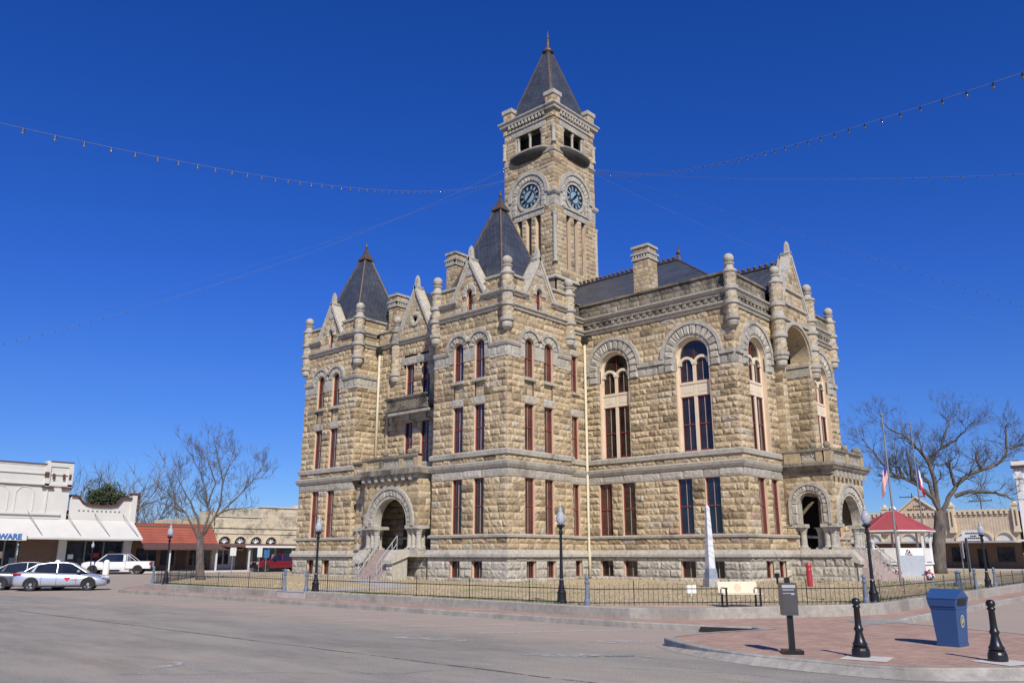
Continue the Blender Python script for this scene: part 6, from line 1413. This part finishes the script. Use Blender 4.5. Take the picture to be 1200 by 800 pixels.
for x in (27.7, 31.0, 33.6, 36.3, 24.4, 21.2): o = MB(); o.tube([(x-.7, 83.9, 5.6), (x, 81.5, 3.45)], .03, 5); o.build('tie_rod', M['pole'], cn)
bbox(b, 'storefront_wall', M['brownwall'], (26.8, 30.0, 83.9, 84.2, .15, 3.1)); bbox(b, 'pier', M['stucco'], (30.0, 30.7, 83.75, 84.2, .15, 3.1), (36.0, 36.75, 83.75, 84.2, .15, 3.1), (8, 26.6, 83.7, 84.2, .15, .75)); 
bbox(b, 'shop_window', M['shop_glass'], (8, 26.6, 84.0, 84.15, .75, 3.0), (30.7, 36.0, 84.0, 84.15, .5, 3.0))
bbox(b, 'window_frame', M['pole'], *[(x, x+.1, 83.9, 84.0, .5, 3.0) for x in (24.0, 25.5, 26.5, 30.7, 32.4, 34.1, 35.9)])
rg = random.Random(31)
for x0_, x1_, z1_ in ((24.2, 26.2, 2.3), (31.0, 35.6, 2.2), (18, 23, 2.3)):
    x = x0_
    while x < x1_:
        w_ = rg.uniform(.25, .7); h_ = rg.uniform(.3, .8); z_ = rg.uniform(.7, z1_-h_); bbox(b, 'window_poster', rg.choice([M['signwhite'], M['cream2'], M['steel'], M['redpaint'], M['bluegrey'], M['wood_door']]), (x, x+w_, 83.975, 83.992, z_, z_+h_)); x += w_+rg.uniform(.4, 1.2)
# lower wing with a curved gable
w = MB(); xs = [30.6, 31.1, 31.3, 31.6, 32.0, 32.6, 33.5, 34.4, 35.0, 35.25, 35.45, 35.7, 36.35]; zs = [7.05, 7.05, 7.0, 6.6, 6.35, 6.22, 6.2, 6.22, 6.35, 6.7, 7.0, 7.05, 7.05]
for i in range(len(xs)-1):
    w.add([(xs[i], 84, 2.9), (xs[i+1], 84, 2.9), (xs[i+1], 84, zs[i+1]), (xs[i], 84, zs[i]), (xs[i], 84.4, 2.9), (xs[i+1], 84.4, 2.9), (xs[i+1], 84.4, zs[i+1]), (xs[i], 84.4, zs[i])], [(0,1,2,3),(7,6,5,4),(3,2,6,7)])
w.box(36.35, 36.85, 83.85, 84.5, 2.9, 7.5); w.box(30.6, 36.8, 84.4, 100, 2.9, 5.8); w.build('wing_wall', M['stucco'], b)
o = MB(); P = [(x, 84.15, z) for x, z in zip(xs, zs)]
for i in range(len(P)-1):
    a, c = P[i], P[i+1]; o.add([(a[0], 83.8, a[2]), (c[0], 83.8, c[2]), (c[0], 83.8, c[2]+.2), (a[0], 83.8, a[2]+.2), (a[0], 84.5, a[2]), (c[0], 84.5, c[2]), (c[0], 84.5, c[2]+.2), (a[0], 84.5, a[2]+.2)], [(0,1,2,3),(3,2,6,7),(7,6,5,4)])
o.box(36.28, 36.92, 83.8, 84.55, 7.5, 7.7)
o.build('coping', M['trimbrown'], b)
for k in range(10): o = MB(); o.box(31.4+k*.42, 31.56+k*.42, 83.96, 84, 5.75, 5.87); o.build('vent_slot', M['pole'], b)
# shop sign WARE
o = MB(); o.box(21.0, 26.35, 81.1, 81.2, 2.95, 3.6); s = o.build('shop_sign', [M['signwhite']]); tag(s, 'white sign board with blue capitals reading WARE on the white store canopy', 'sign')
M['signred'] = simple('sign_red', (.45,.04,.03), .5)
def text(body, loc, size, mat, rz, parent, name='lettering', bold=.0, sx=1):
    cu = bpy.data.curves.new(name, 'FONT'); cu.body = body; cu.size = size; cu.extrude = .01; cu.offset = bold; tmp = bpy.data.objects.new('tmp', cu); COL.objects.link(tmp); bpy.context.view_layer.update()
    me = bpy.data.meshes.new_from_object(tmp); bpy.data.objects.remove(tmp); me.materials.clear(); me.materials.append(mat); o = bpy.data.objects.new(name, me); COL.objects.link(o); o.rotation_euler = (R(90), 0, rz); o.scale = (sx, 1, 1)
    if parent: o.parent = parent
    o.location = loc; return o
text('WARE', (24.15, 81.07, 3.05), .62, M['signblue'], 0, s, bold=.03, sx=1.02)
o = MB(); o.add([(23.3, 81.07, 3.05), (23.9, 81.07, 3.05), (23.75, 81.07, 3.45), (23.6, 81.07, 3.45)], [(0,1,2,3)]); o.build('emblem', M['signred'], s)
# white domed posts
o = MB(); o.lathe((0, 0, 0), [(.27, 0), (.27, 1.0), (.24, 1.15), (.14, 1.27), (.001, 1.3)], 14); d0 = o.build('domed_post', M['white'], smooth=False); d0.location = (29.0, 80.6, 0); tag(d0, 'white round-topped post behind the two sedans, left one', 'post', 'white domed posts before the store')
d1 = d0.copy(); COL.objects.link(d1); d1.location = (32.6, 79.0, 0); d1['label'] = 'white round-topped post behind the silver sedan, left of the white pickup'
# --- red-roofed shop
b = empty('red_roofed_shop', (41, 84, 0), 'low shop with an orange-red shingled front roof and dark porch', 'building')
o = MB(); o.add([(36.9, 84.3, 4.75), (45.3, 84.3, 4.75), (45.3, 82.6, 2.85), (36.9, 82.6, 2.85)], [(0,1,2,3)]); o.box(36.9, 45.3, 84.25, 84.6, 4.6, 4.85); o.build('roof', M['redmetal'], b)
o = MB(); o.add([(36.95, 82.6, 2.84), (47.5, 82.6, 2.84), (47.5, 81.2, 2.35), (36.95, 81.2, 2.35), (36.95, 82.6, 2.7), (47.5, 82.6, 2.7), (47.5, 81.2, 2.2), (36.95, 81.2, 2.2)], [(0,1,2,3),(7,6,5,4),(3,2,6,7),(0,3,7,4)]); o.build('canopy', M['brownroof'], b)
bbox(b, 'wall', M['brownwall'], (36.9, 45.3, 84.0, 99, .15, 4.6)); bbox(b, 'door', M['wood_door'], (41.6, 42.6, 83.93, 84, .15, 2.3)); bbox(b, 'shop_window', M['shop_glass'], (37.4, 39.4, 83.94, 84, .7, 2.3), (39.9, 41.3, 83.94, 84, .7, 2.3), (43.0, 44.9, 83.94, 84, .7, 2.3)); bbox(b, 'post', M['stucco'], (39.6, 39.75, 81.5, 81.65, .15, 2.3), (44.6, 44.75, 81.5, 81.65, .15, 2.3))
# --- beige arched shops
b = empty('arched_shop', (52, 84, 0), 'stained beige shop with four fan-lit arches over a brown canopy', 'building')
w = MB(); AX = (46.8, 48.67, 50.6, 52.5); cuts = [('r', x-.72, x+.72, 2.5, 2.95) for x in AX]+[('a', x, 2.94, .74) for x in AX]
z = 2.5
for za, zb in zip(rows(2.5, 5.7, 32)[:-1], rows(2.5, 5.7, 32)[1:]):
    iv = [(45.4, 62)]
    for c in cuts:
        zm = (za+zb)/2
        if c[0] == 'r' and not (c[3] <= zm <= c[4]): continue
        if c[0] == 'a':
            if not (0 < zm-c[2] < c[3]): continue
            h = math.sqrt(c[3]**2-(zm-c[2])**2); a1_, b1_ = c[1]-h, c[1]+h
        else: a1_, b1_ = c[1], c[2]
        nv = []
        for p_, q_ in iv:
            if b1_ <= p_ or a1_ >= q_: nv.append((p_, q_))
            else:
                if a1_ > p_: nv.append((p_, a1_))
                if b1_ < q_: nv.append((b1_, q_))
        iv = nv
    for p_, q_ in iv: w.add([(p_, 84, za), (q_, 84, za), (q_, 84, zb), (p_, 84, zb)], [(0,1,2,3)])
w.box(45.4, 51, 84.05, 98, 5.2, 5.72); w.box(51, 62, 84.0, 98, 5.7, 6.9); w.box(45.4, 62, 83.9, 84, 4.55, 4.65); w.box(45.4, 62, 83.92, 84, 3.95, 4.02); w.box(45.35, 45.5, 84, 98, 0, 5.7); w.build('wall', M['beige'], b)
bbox(b, 'coping', M['white_conc'], (45.4, 51.0, 83.9, 84.5, 5.72, 5.82), (50.9, 62, 83.88, 84.6, 6.9, 7.02), (55.3, 57.5, 84.1, 85, 7.02, 7.3))
for x in AX:
    o = MB(); arch_ring(o, F84, x, 2.94, .72, .90, -.2, .07, n=12, rough=0, gap=0, legs=.3); fw = o.build('arched_window', M['cream3'], b)
    o = MB(); o.add([(x+.74*math.cos(a), 84.22, 2.9+.77*math.sin(a)) for a in np.linspace(0, math.pi, 13)], [tuple(range(13))]); o.build('glass', M['shop_glass'], fw)
    o = MB(); 
    for a in (30, 60, 90, 120, 150): o.tube([(x, 84.15, 2.95), (x+.5*math.cos(R(a)), 84.15, 2.95+.5*math.sin(R(a)))], .04, 4)
    o.build('glazing_bar', M['white'], fw)
o = MB(); o.add([(45.4, 83.95, 2.92), (62, 83.95, 2.92), (62, 81.0, 2.62), (45.4, 81.0, 2.62), (45.4, 83.95, 2.8), (62, 83.95, 2.8), (62, 81.0, 2.5), (45.4, 81.0, 2.5)], [(0,1,2,3),(7,6,5,4),(3,2,6,7),(0,3,7,4)]); cn = o.build('canopy', M['brownroof'], b)
bbox(cn, 'fascia', M['white'], (47.6, 62, 80.9, 80.99, 2.47, 2.68)); bbox(b, 'shopfront', M['greypaint'], (45.4, 53.2, 83.9, 84.1, .15, 2.8)); bbox(b, 'brick_front', M['brownwall'], (53.2, 62, 83.9, 84.1, .15, 2.8))
bbox(b, 'shop_window', M['shop_glass'], (46.1, 46.6, 83.84, 83.9, .75, 2.45), (46.8, 47.3, 83.84, 83.9, .75, 2.45), (50.3, 50.8, 83.84, 83.9, .75, 2.45), (51.1, 52.9, 83.84, 83.9, .6, 2.45), (54, 56, 83.84, 83.9, .6, 2.3)); bbox(b, 'door', M['brownwall'], (48.2, 49.5, 83.84, 83.9, .15, 2.4)); bbox(b, 'canopy_post', M['stucco'], *[(x, x+.14, 81.2, 81.34, .15, 2.5) for x in (48.2, 50.5, 53.5, 57)])
M['purple'] = simple('sign_purple', (.25,.10,.40), .5)
o = MB(); o.box(54.5, 57.5, 80.7, 80.8, 2.75, 3.3, 1); o.box(54.5, 57.5, 80.7, 80.8, 3.3, 3.55, 0); o.box(54.5, 55.2, 80.65, 80.7, 2.8, 3.2, 0); s = o.build('shop_sign', [M['yellow'], M['purple']]); tag(s, 'yellow and purple shop sign on the beige shop canopy beside the courthouse corner', 'sign')
bbox(None, 'raised_step', M['white_conc'], (48.0, 51.5, 79.8, 81.0, 0, .35)) and None
s = [o for o in bpy.data.objects if o.name.startswith('raised_step')][0]; tag(s, 'low white concrete step at the kerb before the arched shop', 'step')
# --- cream shop row on the right (faces -X)
XB = 112.0; FX = Fr('U', XB)
b = empty('cream_shop_row', (XB, 32, 0), 'long cream brick shop row with a peaked centre, arched windows and brown shopfronts', 'building')
w = MB(); w.box(XB, XB+20, 21.6, 60, 2.0, 6.75); w.add([(XB, 30.0, 6.7), (XB, 35.0, 6.7), (XB, 32.5, 8.65), (XB+.4, 30.0, 6.7), (XB+.4, 35.0, 6.7), (XB+.4, 32.5, 8.65)], [(0,1,2),(5,4,3),(0,2,5,3),(1,4,5,2)]); w.build('wall', M['creamrow'], b)
w = MB(); w.box(XB-.2, XB+.3, 21.6, 60, 6.75, 7.0)
y = 21.9
while y < 59: w.box(XB-.22, XB, y, y+.28, 6.42, 6.75); y += .56
w.box(XB-.05, XB, 21.6, 60, 6.2, 6.3)
for a, c in (((30.0, 6.75), (32.5, 8.7)), ((35.0, 6.75), (32.5, 8.7))): 
    w.add([(XB-.2, a[0], a[1]), (XB-.2, c[0], c[1]), (XB-.2, c[0], c[1]+.2), (XB-.2, a[0], a[1]+.2), (XB+.4, a[0], a[1]), (XB+.4, c[0], c[1]), (XB+.4, c[0], c[1]+.2), (XB+.4, a[0], a[1]+.2)], [(0,1,2,3),(7,6,5,4),(3,2,6,7),(0,4,5,1)])
w.build('cornice', M['cream3'], b)
for y in (28.6, 21.75, 36.4, 44):
    o = MB(); o.box(XB-.35, XB+.3, y-.3, y+.3, 4.6, 7.35); o.box(XB-.45, XB+.35, y-.4, y+.4, 7.35, 7.6); o.lathe((XB, y, 7.6), [(.3, 0), (.25, .25), (.001, .4)], 8); o.box(XB-.42, XB+.3, y-.35, y+.35, 4.3, 4.6); pr = o.build('pier', M['cream3'], b); bbox(pr, 'inset', M['brownwall'], (XB-.36, XB-.34, y-.1, y+.1, 5.0, 6.8))
for y in (23.2, 25.4, 27.4, 31.2, 33.8, 38, 40.5, 42.5, 46, 49, 52): 
    o = MB(); arch_ring(o, FX, -y, 3.4, .85, 1.05, -.1, .22, n=10, rough=0, gap=0, legs=.1); pr = o.build('arched_window', M['cream3'], b); o = MB(); o.add([(XB-.01, y+.85*math.cos(a), 3.35+.85*math.sin(a)) for a in np.linspace(0, math.pi, 13)], [tuple(range(13))]); o.build('slatted_infill', M['stucco'], pr)
bbox(b, 'canopy', M['concrete'], (XB-3.4, XB, 21.6, 60, 3.1, 3.3)); bbox(b, 'shopfront', M['brownwall'], (XB-.05, XB+.2, 21.6, 60, .15, 3.1)); bbox(b, 'shop_window', M['shop_glass'], *[(XB-.12, XB-.05, y, y+1.8, .9, 2.6) for y in (22.4, 27.3, 34.5, 38.5, 43, 47)]); bbox(b, 'door', M['dark'], *[(XB-.11, XB-.05, y, y+1.0, .15, 2.4) for y in (25.3, 31.5, 37)])
bbox(b, 'panel', M['signwhite'], (XB-.13, XB-.05, 32.9, 33.7, 1.2, 2.6))
# inscription in the gable: two short lines of raised marks
o = MB(); rg = random.Random(4)
for z, y0_, n in ((7.55, 31.9, 5), (7.15, 31.3, 11)):
    for k in range(n): y = y0_+k*.22; o.box(XB-.06, XB, y, y+.05, z, z+.22); o.box(XB-.06, XB, y, y+.14, z+rg.choice([0, .1, .18]), z+rg.choice([.04, .14, .22]))
o.build('inscription', M['brownwall'], b)
o = MB(); o.box(XB-3.5, XB-3.42, 24.6, 26.9, 3.3, 4.5); s = o.build('shop_sign', M['signwhite']); tag(s, 'white shop sign with dark script standing on the cream row canopy', 'sign')
o = MB(); rg = random.Random(8)
for z, n, L0_ in ((4.15, 7, 26.5), (3.85, 3, 26.0), (3.6, 7, 26.3)):
    y = L0_
    for k in range(n): o.tube([(XB-3.52, y, z-.08), (XB-3.52, y-.05, z+rg.uniform(.08, .16)), (XB-3.52, y-.14, z-.06), (XB-3.52, y-.2, z+rg.uniform(0, .08))], .03, 4); y -= .22
o.build('lettering', M['dark'], s)
# --- white brick building at the right edge
M['wbrick'] = mk_brick('white_painted_brick', (.62,.62,.64), (.70,.70,.72), (.45,.45,.48), .5, .18)
b = empty('white_building', (XB, 14, 0), 'tall white painted brick building at the right edge of the view', 'building')
bbox(b, 'wall', M['wbrick'], (XB, XB+20, 2, 21.3, 0.1, 11.6)); bbox(b, 'cornice', M['trimbrown'], (XB-.4, XB+20, 2, 21.5, 11.6, 11.9)); bbox(b, 'pilaster', M['white'], (XB-.25, XB, 20.5, 21.2, 3.5, 11.2), (XB-.25, XB, 15.5, 16.2, 3.5, 11.2)); bbox(b, 'capital', M['white'], (XB-.4, XB, 20.35, 21.35, 10.4, 10.9), (XB-.4, XB, 15.3, 16.4, 10.4, 10.9), (XB-.3, XB+.1, 19, 21.4, 11.9, 12.4)); bbox(b, 'canopy', M['white'], (XB-3, XB, 2, 21.3, 3.2, 3.4)); bbox(b, 'shop_window', M['shop_glass'], (XB-.05, XB, 16.5, 20, .7, 2.9), (XB-.05, XB, 17, 19.5, 6, 8.5)); 
bbox(b, 'chimney', M['brownwall'], (XB+.2, XB+.9, 20.7, 21.3, 11.9, 12.6))
# utility poles
M['polewood'] = mk_bark('pole_wood', (.05,.04,.03), (.12,.09,.07))
def upole(x, y, h, lb, arm=1.3, rz=0):
    e = empty('utility_pole', (x, y, -.05), lb, 'utility pole', None, rz); o = MB(); o.tube([(0, 0, 0), (0, 0, h)], [.13, .09], 8); o.build('pole', M['polewood'], e, loc=(0, 0, 0))
    if arm: o = MB(); o.box(-.06, .06, -arm, arm, h-.7, h-.55); [o.tube([(0, y_, h-.55), (0, y_, h-.35)], .04, 5) for y_ in (-arm+.1, -.5, .5, arm-.1)]; o.build('crossarm', M['polewood'], e, loc=(0, 0, 0))
upole(150, 44.1, 11.9, 'utility pole with a crossarm behind the peak of the cream shop row', 2.0); upole(150, 33.8, 10.8, 'utility pole with a crossarm behind the right half of the cream shop row', 1.7); upole(44.2, 100, 9.0, 'plain brown wooden pole rising behind the red-roofed shop', 0)
# ================================================================ VEHICLES
def mk_paint(name, c, metal=.3):
    m, t, p = nodes(name); p.inputs['Base Color'].default_value = (*c, 1); p.inputs['Roughness'].default_value = .28; p.inputs['Metallic'].default_value = metal; p.inputs['Coat Weight'].default_value = .6; return m
M['silver'] = mk_paint('silver_paint', (.52,.56,.62), .5); M['gunmetal'] = mk_paint('grey_paint', (.10,.115,.14), .4); M['carwhite'] = mk_paint('white_car_paint', (.72,.73,.74), 0); M['carred'] = mk_paint('dark_red_paint', (.20,.015,.025), .2)
M['carglass'] = mk_glass('car_glass', (.01,.012,.016), (.02,.024,.03), .04); M['tyre'] = simple('tyre_rubber', (.018,.018,.019), .85); M['rim'] = simple('alloy_rim', (.45,.46,.48), .35, .7); M['tail'] = simple('tail_light_red', (.35,.01,.015), .25); M['head'] = simple('headlight_glass', (.55,.58,.62), .12)
def loft(mb, secs, cap=True, mat=0):
    n = len(secs[0]); V = [p for s in secs for p in s]; F = [(k*n+i, k*n+(i+1) % n, (k+1)*n+(i+1) % n, (k+1)*n+i) for k in range(len(secs)-1) for i in range(n)]
    if cap: F += [tuple(range(n-1, -1, -1)), tuple((len(secs)-1)*n+i for i in range(n))]
    mb.add(V, F, mat)
def wheel(parent, x, y, r, wd=.21):
    o = MB(); k = 24; prof = [(r*.62, -wd/2), (r*.93, -wd/2), (r, -wd/2+.03), (r, wd/2-.03), (r*.93, wd/2), (r*.62, wd/2)]
    V = [(x+p[0]*math.cos(2*math.pi*i/k), y+p[1], r+p[0]*math.sin(2*math.pi*i/k)) for p in prof for i in range(k)]
    o.add(V, [(q*k+i, q*k+(i+1) % k, (q+1)*k+(i+1) % k, (q+1)*k+i) for q in range(5) for i in range(k)]); w = o.build('wheel', M['tyre'], parent, loc=(0, 0, 0))
    s = 1 if y > 0 else -1; o = MB(); yy = y+s*(wd/2-.03)
    for j in range(5):
        a = 2*math.pi*j/5; ca, sa = math.cos(a), math.sin(a); V = []
        for rr, hw in ((.05, .05), (r*.62, .035)):
            for q in (-hw, hw): V.append((x+ca*rr*1-sa*q, yy, r+sa*rr+ca*q))
        o.add([V[0], V[2], V[3], V[1]], [(0,1,2,3)], 0)
    o.add([(x+.075*math.cos(a), yy+s*.005, r+.075*math.sin(a)) for a in np.linspace(0, 2*math.pi, 13)[:-1]], [tuple(range(12))], 0)
    for i in range(k): a, b_ = 2*math.pi*i/k, 2*math.pi*(i+1)/k; o.add([(x+r*q*math.cos(c_), yy+s*.004, r+r*q*math.sin(c_)) for q, c_ in ((.57, a), (.66, a), (.66, b_), (.57, b_))], [(0,1,2,3)], 0)
    o.add([(x+r*.6*math.cos(a), yy-s*.05, r+r*.6*math.sin(a)) for a in np.linspace(0, 2*math.pi, 17)[:-1]], [tuple(range(16))], 1)
    o.build('rim', [M['rim'], M['iron']], w, loc=(0, 0, 0))
def subsurf(o, lv=2): md = o.modifiers.new('smooth', 'SUBSURF'); md.levels = lv; md.render_levels = lv; [setattr(p, 'use_smooth', True) for p in o.data.polygons]
def arches(e, xs, r, hw, parent):
    o = MB()
    for x in xs:
        for s in (-1, 1): o.add([(x+(r+.055)*math.cos(a), s*(hw+.004), max(.2, r+(r+.055)*math.sin(a))) for a in np.linspace(-.25, math.pi+.25, 19)], [tuple(range(19))])
    o.build('wheel_arch', M['dark'], parent, loc=(0, 0, 0))
def sedan(loc, rz, paint, label, heart=False):
    e = empty('parked_car', loc, label, 'car', 'sedans parked at the kerb', rz); o = MB()
    S = [(-2.36, .34, .80, .62), (-2.30, .24, .96, .80), (-1.9, .20, 1.02, .89), (-1.3, .19, .99, .91), (-.4, .18, .95, .91), (.5, .18, .92, .91), (1.1, .19, .90, .90), (1.7, .20, .80, .88), (2.15, .22, .68, .80), (2.34, .30, .56, .62)]
    secs = []
    for x, zb, zt, w in S: secs.append([(x, -w*.86, zb), (x, -w, zb+.14), (x, -w*1.0, (zb+zt)/2+.05), (x, -w*.93, zt-.07), (x, -w*.72, zt), (x, 0, zt+.02), (x, w*.72, zt), (x, w*.93, zt-.07), (x, w, (zb+zt)/2+.05), (x, w, zb+.14), (x, w*.86, zb), (x, 0, zb)])
    loft(o, secs); bd = o.build('body', paint, e, loc=(0, 0, 0)); subsurf(bd, 2)
    # greenhouse
    G = [(-1.80, .98, .74, 1.0, .66), (-1.2, .96, .78, 1.33, .60), (-.6, .94, .80, 1.43, .58), (.0, .93, .80, 1.44, .58), (.45, .92, .80, 1.38, .57), (1.22, .90, .78, .93, .70)]
    o = MB(); loft(o, [[(x, -w0, z0), (x, -w1, z1), (x, w1, z1), (x, w0, z0)] for x, z0, w0, z1, w1 in G]); o.build('windows', M['carglass'], e, loc=(0, 0, 0))
    o = MB(); loft(o, [[(x, -w1-.015, z1-.02), (x, -w1*.8, z1+.02), (x, w1*.8, z1+.02), (x, w1+.015, z1-.02)] for x, z0, w0, z1, w1 in G[1:5]]); rf = o.build('roof', paint, e, loc=(0, 0, 0)); subsurf(rf, 1)
    o = MB()
    for s in (-1, 1):
        o.tube([(G[-1][0], s*G[-1][2], .93), (G[4][0], s*(G[4][4]+.015), 1.38), (0, s*.595, 1.44), (-.6, s*.595, 1.43), (-1.25, s*.615, 1.33), (-1.80, s*.74, 1.0)], .022, 6); o.tube([(-.22, s*.81, .93), (-.25, s*.60, 1.43)], .02, 5); o.tube([(-1.42, s*.80, .95), (-1.22, s*.63, 1.32)], [.10, .03], 5)
    o.build('pillar', paint, e, loc=(0, 0, 0))
    arches(e, (-1.42, 1.38), .33, .905, bd)
    for x in (-1.42, 1.38):
        for s in (-1, 1): wheel(e, x, s*.83, .33)
    for s in (-1, 1):
        o = MB(); o.add([(2.02, s*.815, .66), (2.28, s*.66, .60), (2.26, s*.68, .70), (2.0, s*.80, .755)], [(0,1,2,3)]); o.tube([(2.05, s*.80, .70), (2.28, s*.64, .64)], .06, 6); o.build('headlight', M['head'], e, loc=(0, 0, 0))
        o = MB(); o.tube([(-1.95, s*.87, .86), (-2.30, s*.74, .84), (-2.34, s*.5, .84)], [.03, .075, .06], 6); o.build('tail_light', M['tail'], e, loc=(0, 0, 0))
        o = MB(); o.ball((.85, s*.98, 1.0), .09, 8, sz=.8); o.build('mirror', paint, e, loc=(0, 0, 0))
    o = MB(); o.box(2.27, 2.345, -.45, .45, .34, .54); o.build('grille', M['iron'], e, loc=(0, 0, 0)); o = MB(); [o.box(-1.1, 1.05, *sorted((s*.86, s*.895)), .19, .26) for s in (-1, 1)]; o.build('sill', M['iron'], e, loc=(0, 0, 0))
    o = MB()
    for s in (-1, 1):
        for x in (-.95, -.22, .75): o.box(x, x+.012, *sorted((s*.90, s*.916)), .32, .88)
    o.build('door_seam', M['iron'], e, loc=(0, 0, 0))
    if heart:
        o = MB(); P = []
        for i in range(24): a = 2*math.pi*i/24; P.append((.32+.0085*16*math.sin(a)**3, -.924, .62+.0085*(13*math.cos(a)-5*math.cos(2*a)-2*math.cos(3*a)-math.cos(4*a))))
        o.add(P, [tuple(range(24))]); o.box(.52, .85, -.922, -.919, .55, .57); o.build('heart_decal', M['fred'], bd, loc=(0, 0, 0))
    return e
sA = sedan((16.65, 45.3, 0), R(-28), M['silver'], 'silver sedan with a red heart decal on its front door, nearest of the two', True)
sB = sedan((16.0, 47.5, 0), R(-28), M['gunmetal'], 'dark grey sedan parked half hidden behind the silver sedan')
for s_ in (sA, sB): s_.scale = (.90, .94, .93)
def pickup(loc, rz, paint, label, crew=False, rack=False):
    e = empty('pickup_truck', loc, label, 'pickup', None, rz); o = MB(); bx = -.75 if not crew else -1.1
    S = [(bx-.02, .42, 1.12, .96), (.6, .42, 1.10, .97), (1.4, .42, 1.10, .97), (1.55, .42, 1.14, .96), (2.3, .44, 1.12, .95), (2.75, .46, 1.05, .92), (2.9, .5, .92, .85)]
    loft(o, [[(x, -w*.95, zb), (x, -w, zb+.2), (x, -w, zt-.12), (x, -w*.9, zt), (x, w*.9, zt), (x, w, zt-.12), (x, w, zb+.2), (x, w*.95, zb)] for x, zb, zt, w in S]); bd = o.build('body', paint, e, loc=(0, 0, 0))
    o = MB(); x0 = -2.95
    for s in (-1, 1): o.box(x0, bx-.06, *sorted((s*.80, s*.97)), .52, 1.15)
    o.box(x0, x0+.08, -.97, .97, .55, 1.15); o.box(x0, bx-.06, -.9, .9, .5, .6); bed = o.build('cargo_bed', paint, e, loc=(0, 0, 0))
    rb = bx+.1; G = [(rb-.12, 1.1, .88, 1.1, .80), (rb, 1.1, .88, 1.74, .70), (rb+.5, 1.1, .88, 1.80, .70), (.85, 1.1, .88, 1.78, .70), (1.6, 1.12, .88, 1.14, .82)]
    o = MB(); loft(o, [[(x, -w0, z0), (x, -w1, z1), (x, w1, z1), (x, w0, z0)] for x, z0, w0, z1, w1 in G]); o.build('windows', M['carglass'], e, loc=(0, 0, 0))
    o = MB(); loft(o, [[(x, -w1-.02, z1-.03), (x, -w1*.85, z1+.02), (x, w1*.85, z1+.02), (x, w1+.02, z1-.03)] for x, z0, w0, z1, w1 in G[1:4]]); o.build('roof', paint, e, loc=(0, 0, 0))
    o = MB()
    for s in (-1, 1):
        o.tube([(1.6, s*.87, 1.13), (.87, s*.715, 1.76)], .045, 5); o.tube([(rb-.02, s*.88, 1.1), (rb, s*.715, 1.72)], .12, 5)
        if crew: o.tube([(.15, s*.88, 1.1), (.15, s*.715, 1.77)], .05, 5)
    o.build('pillar', paint, e, loc=(0, 0, 0)); arches(e, (-1.85, 1.95), .39, .975, bd)
    for x in (-1.85, 1.95):
        for s in (-1, 1): wheel(e, x, s*.87, .39, .25)
    for s in (-1, 1):
        o = MB(); o.box(2.78, 2.91, *sorted((s*.62, s*.88)), .80, .98); o.build('headlight', M['head'], e, loc=(0, 0, 0)); o = MB(); o.box(x0-.02, x0+.12, *sorted((s*.82, s*.985)), .80, 1.08); o.build('tail_light', M['tail'], e, loc=(0, 0, 0)); o = MB(); o.box(1.0, 1.15, *sorted((s*1.0, s*1.12)), 1.12, 1.32); o.build('mirror', M['iron'], e, loc=(0, 0, 0))
    o = MB(); o.box(x0-.14, x0, -.92, .92, .45, .6); o.build('bumper', M['iron'], e, loc=(0, 0, 0)); o = MB(); o.box(2.88, 2.98, -.92, .92, .42, .6); o.box(2.86, 2.93, -.55, .55, .62, .95); o.build('bumper', M['iron'], e, loc=(0, 0, 0))
    if rack:
        o = MB(); 
        for y in np.linspace(-.8, .8, 7): o.tube([(bx-.12, y, 1.15), (bx-.12, y, 1.78)], .02, 4)
        for z in (1.3, 1.5, 1.78): o.tube([(bx-.12, -.85, z), (bx-.12, .85, z)], .025, 4)
        for s in (-1, 1): o.tube([(bx-.12, s*.85, 1.15), (bx-.12, s*.85, 1.8)], .03, 4); o.tube([(bx-.12, s*.85, 1.75), (bx-.9, s*.88, 1.18)], .02, 4)
        o.build('headache_rack', M['white'], e, loc=(0, 0, 0))
    return e
pickup((33.8, 79.4, 0), R(146), M['carwhite'], 'white single-cab pickup with a rear rack, parked before the white store', rack=True)
pickup((50.6, 78.9, 0), R(172), M['carred'], 'dark red crew-cab pickup partly hidden by the courthouse corner', crew=True)
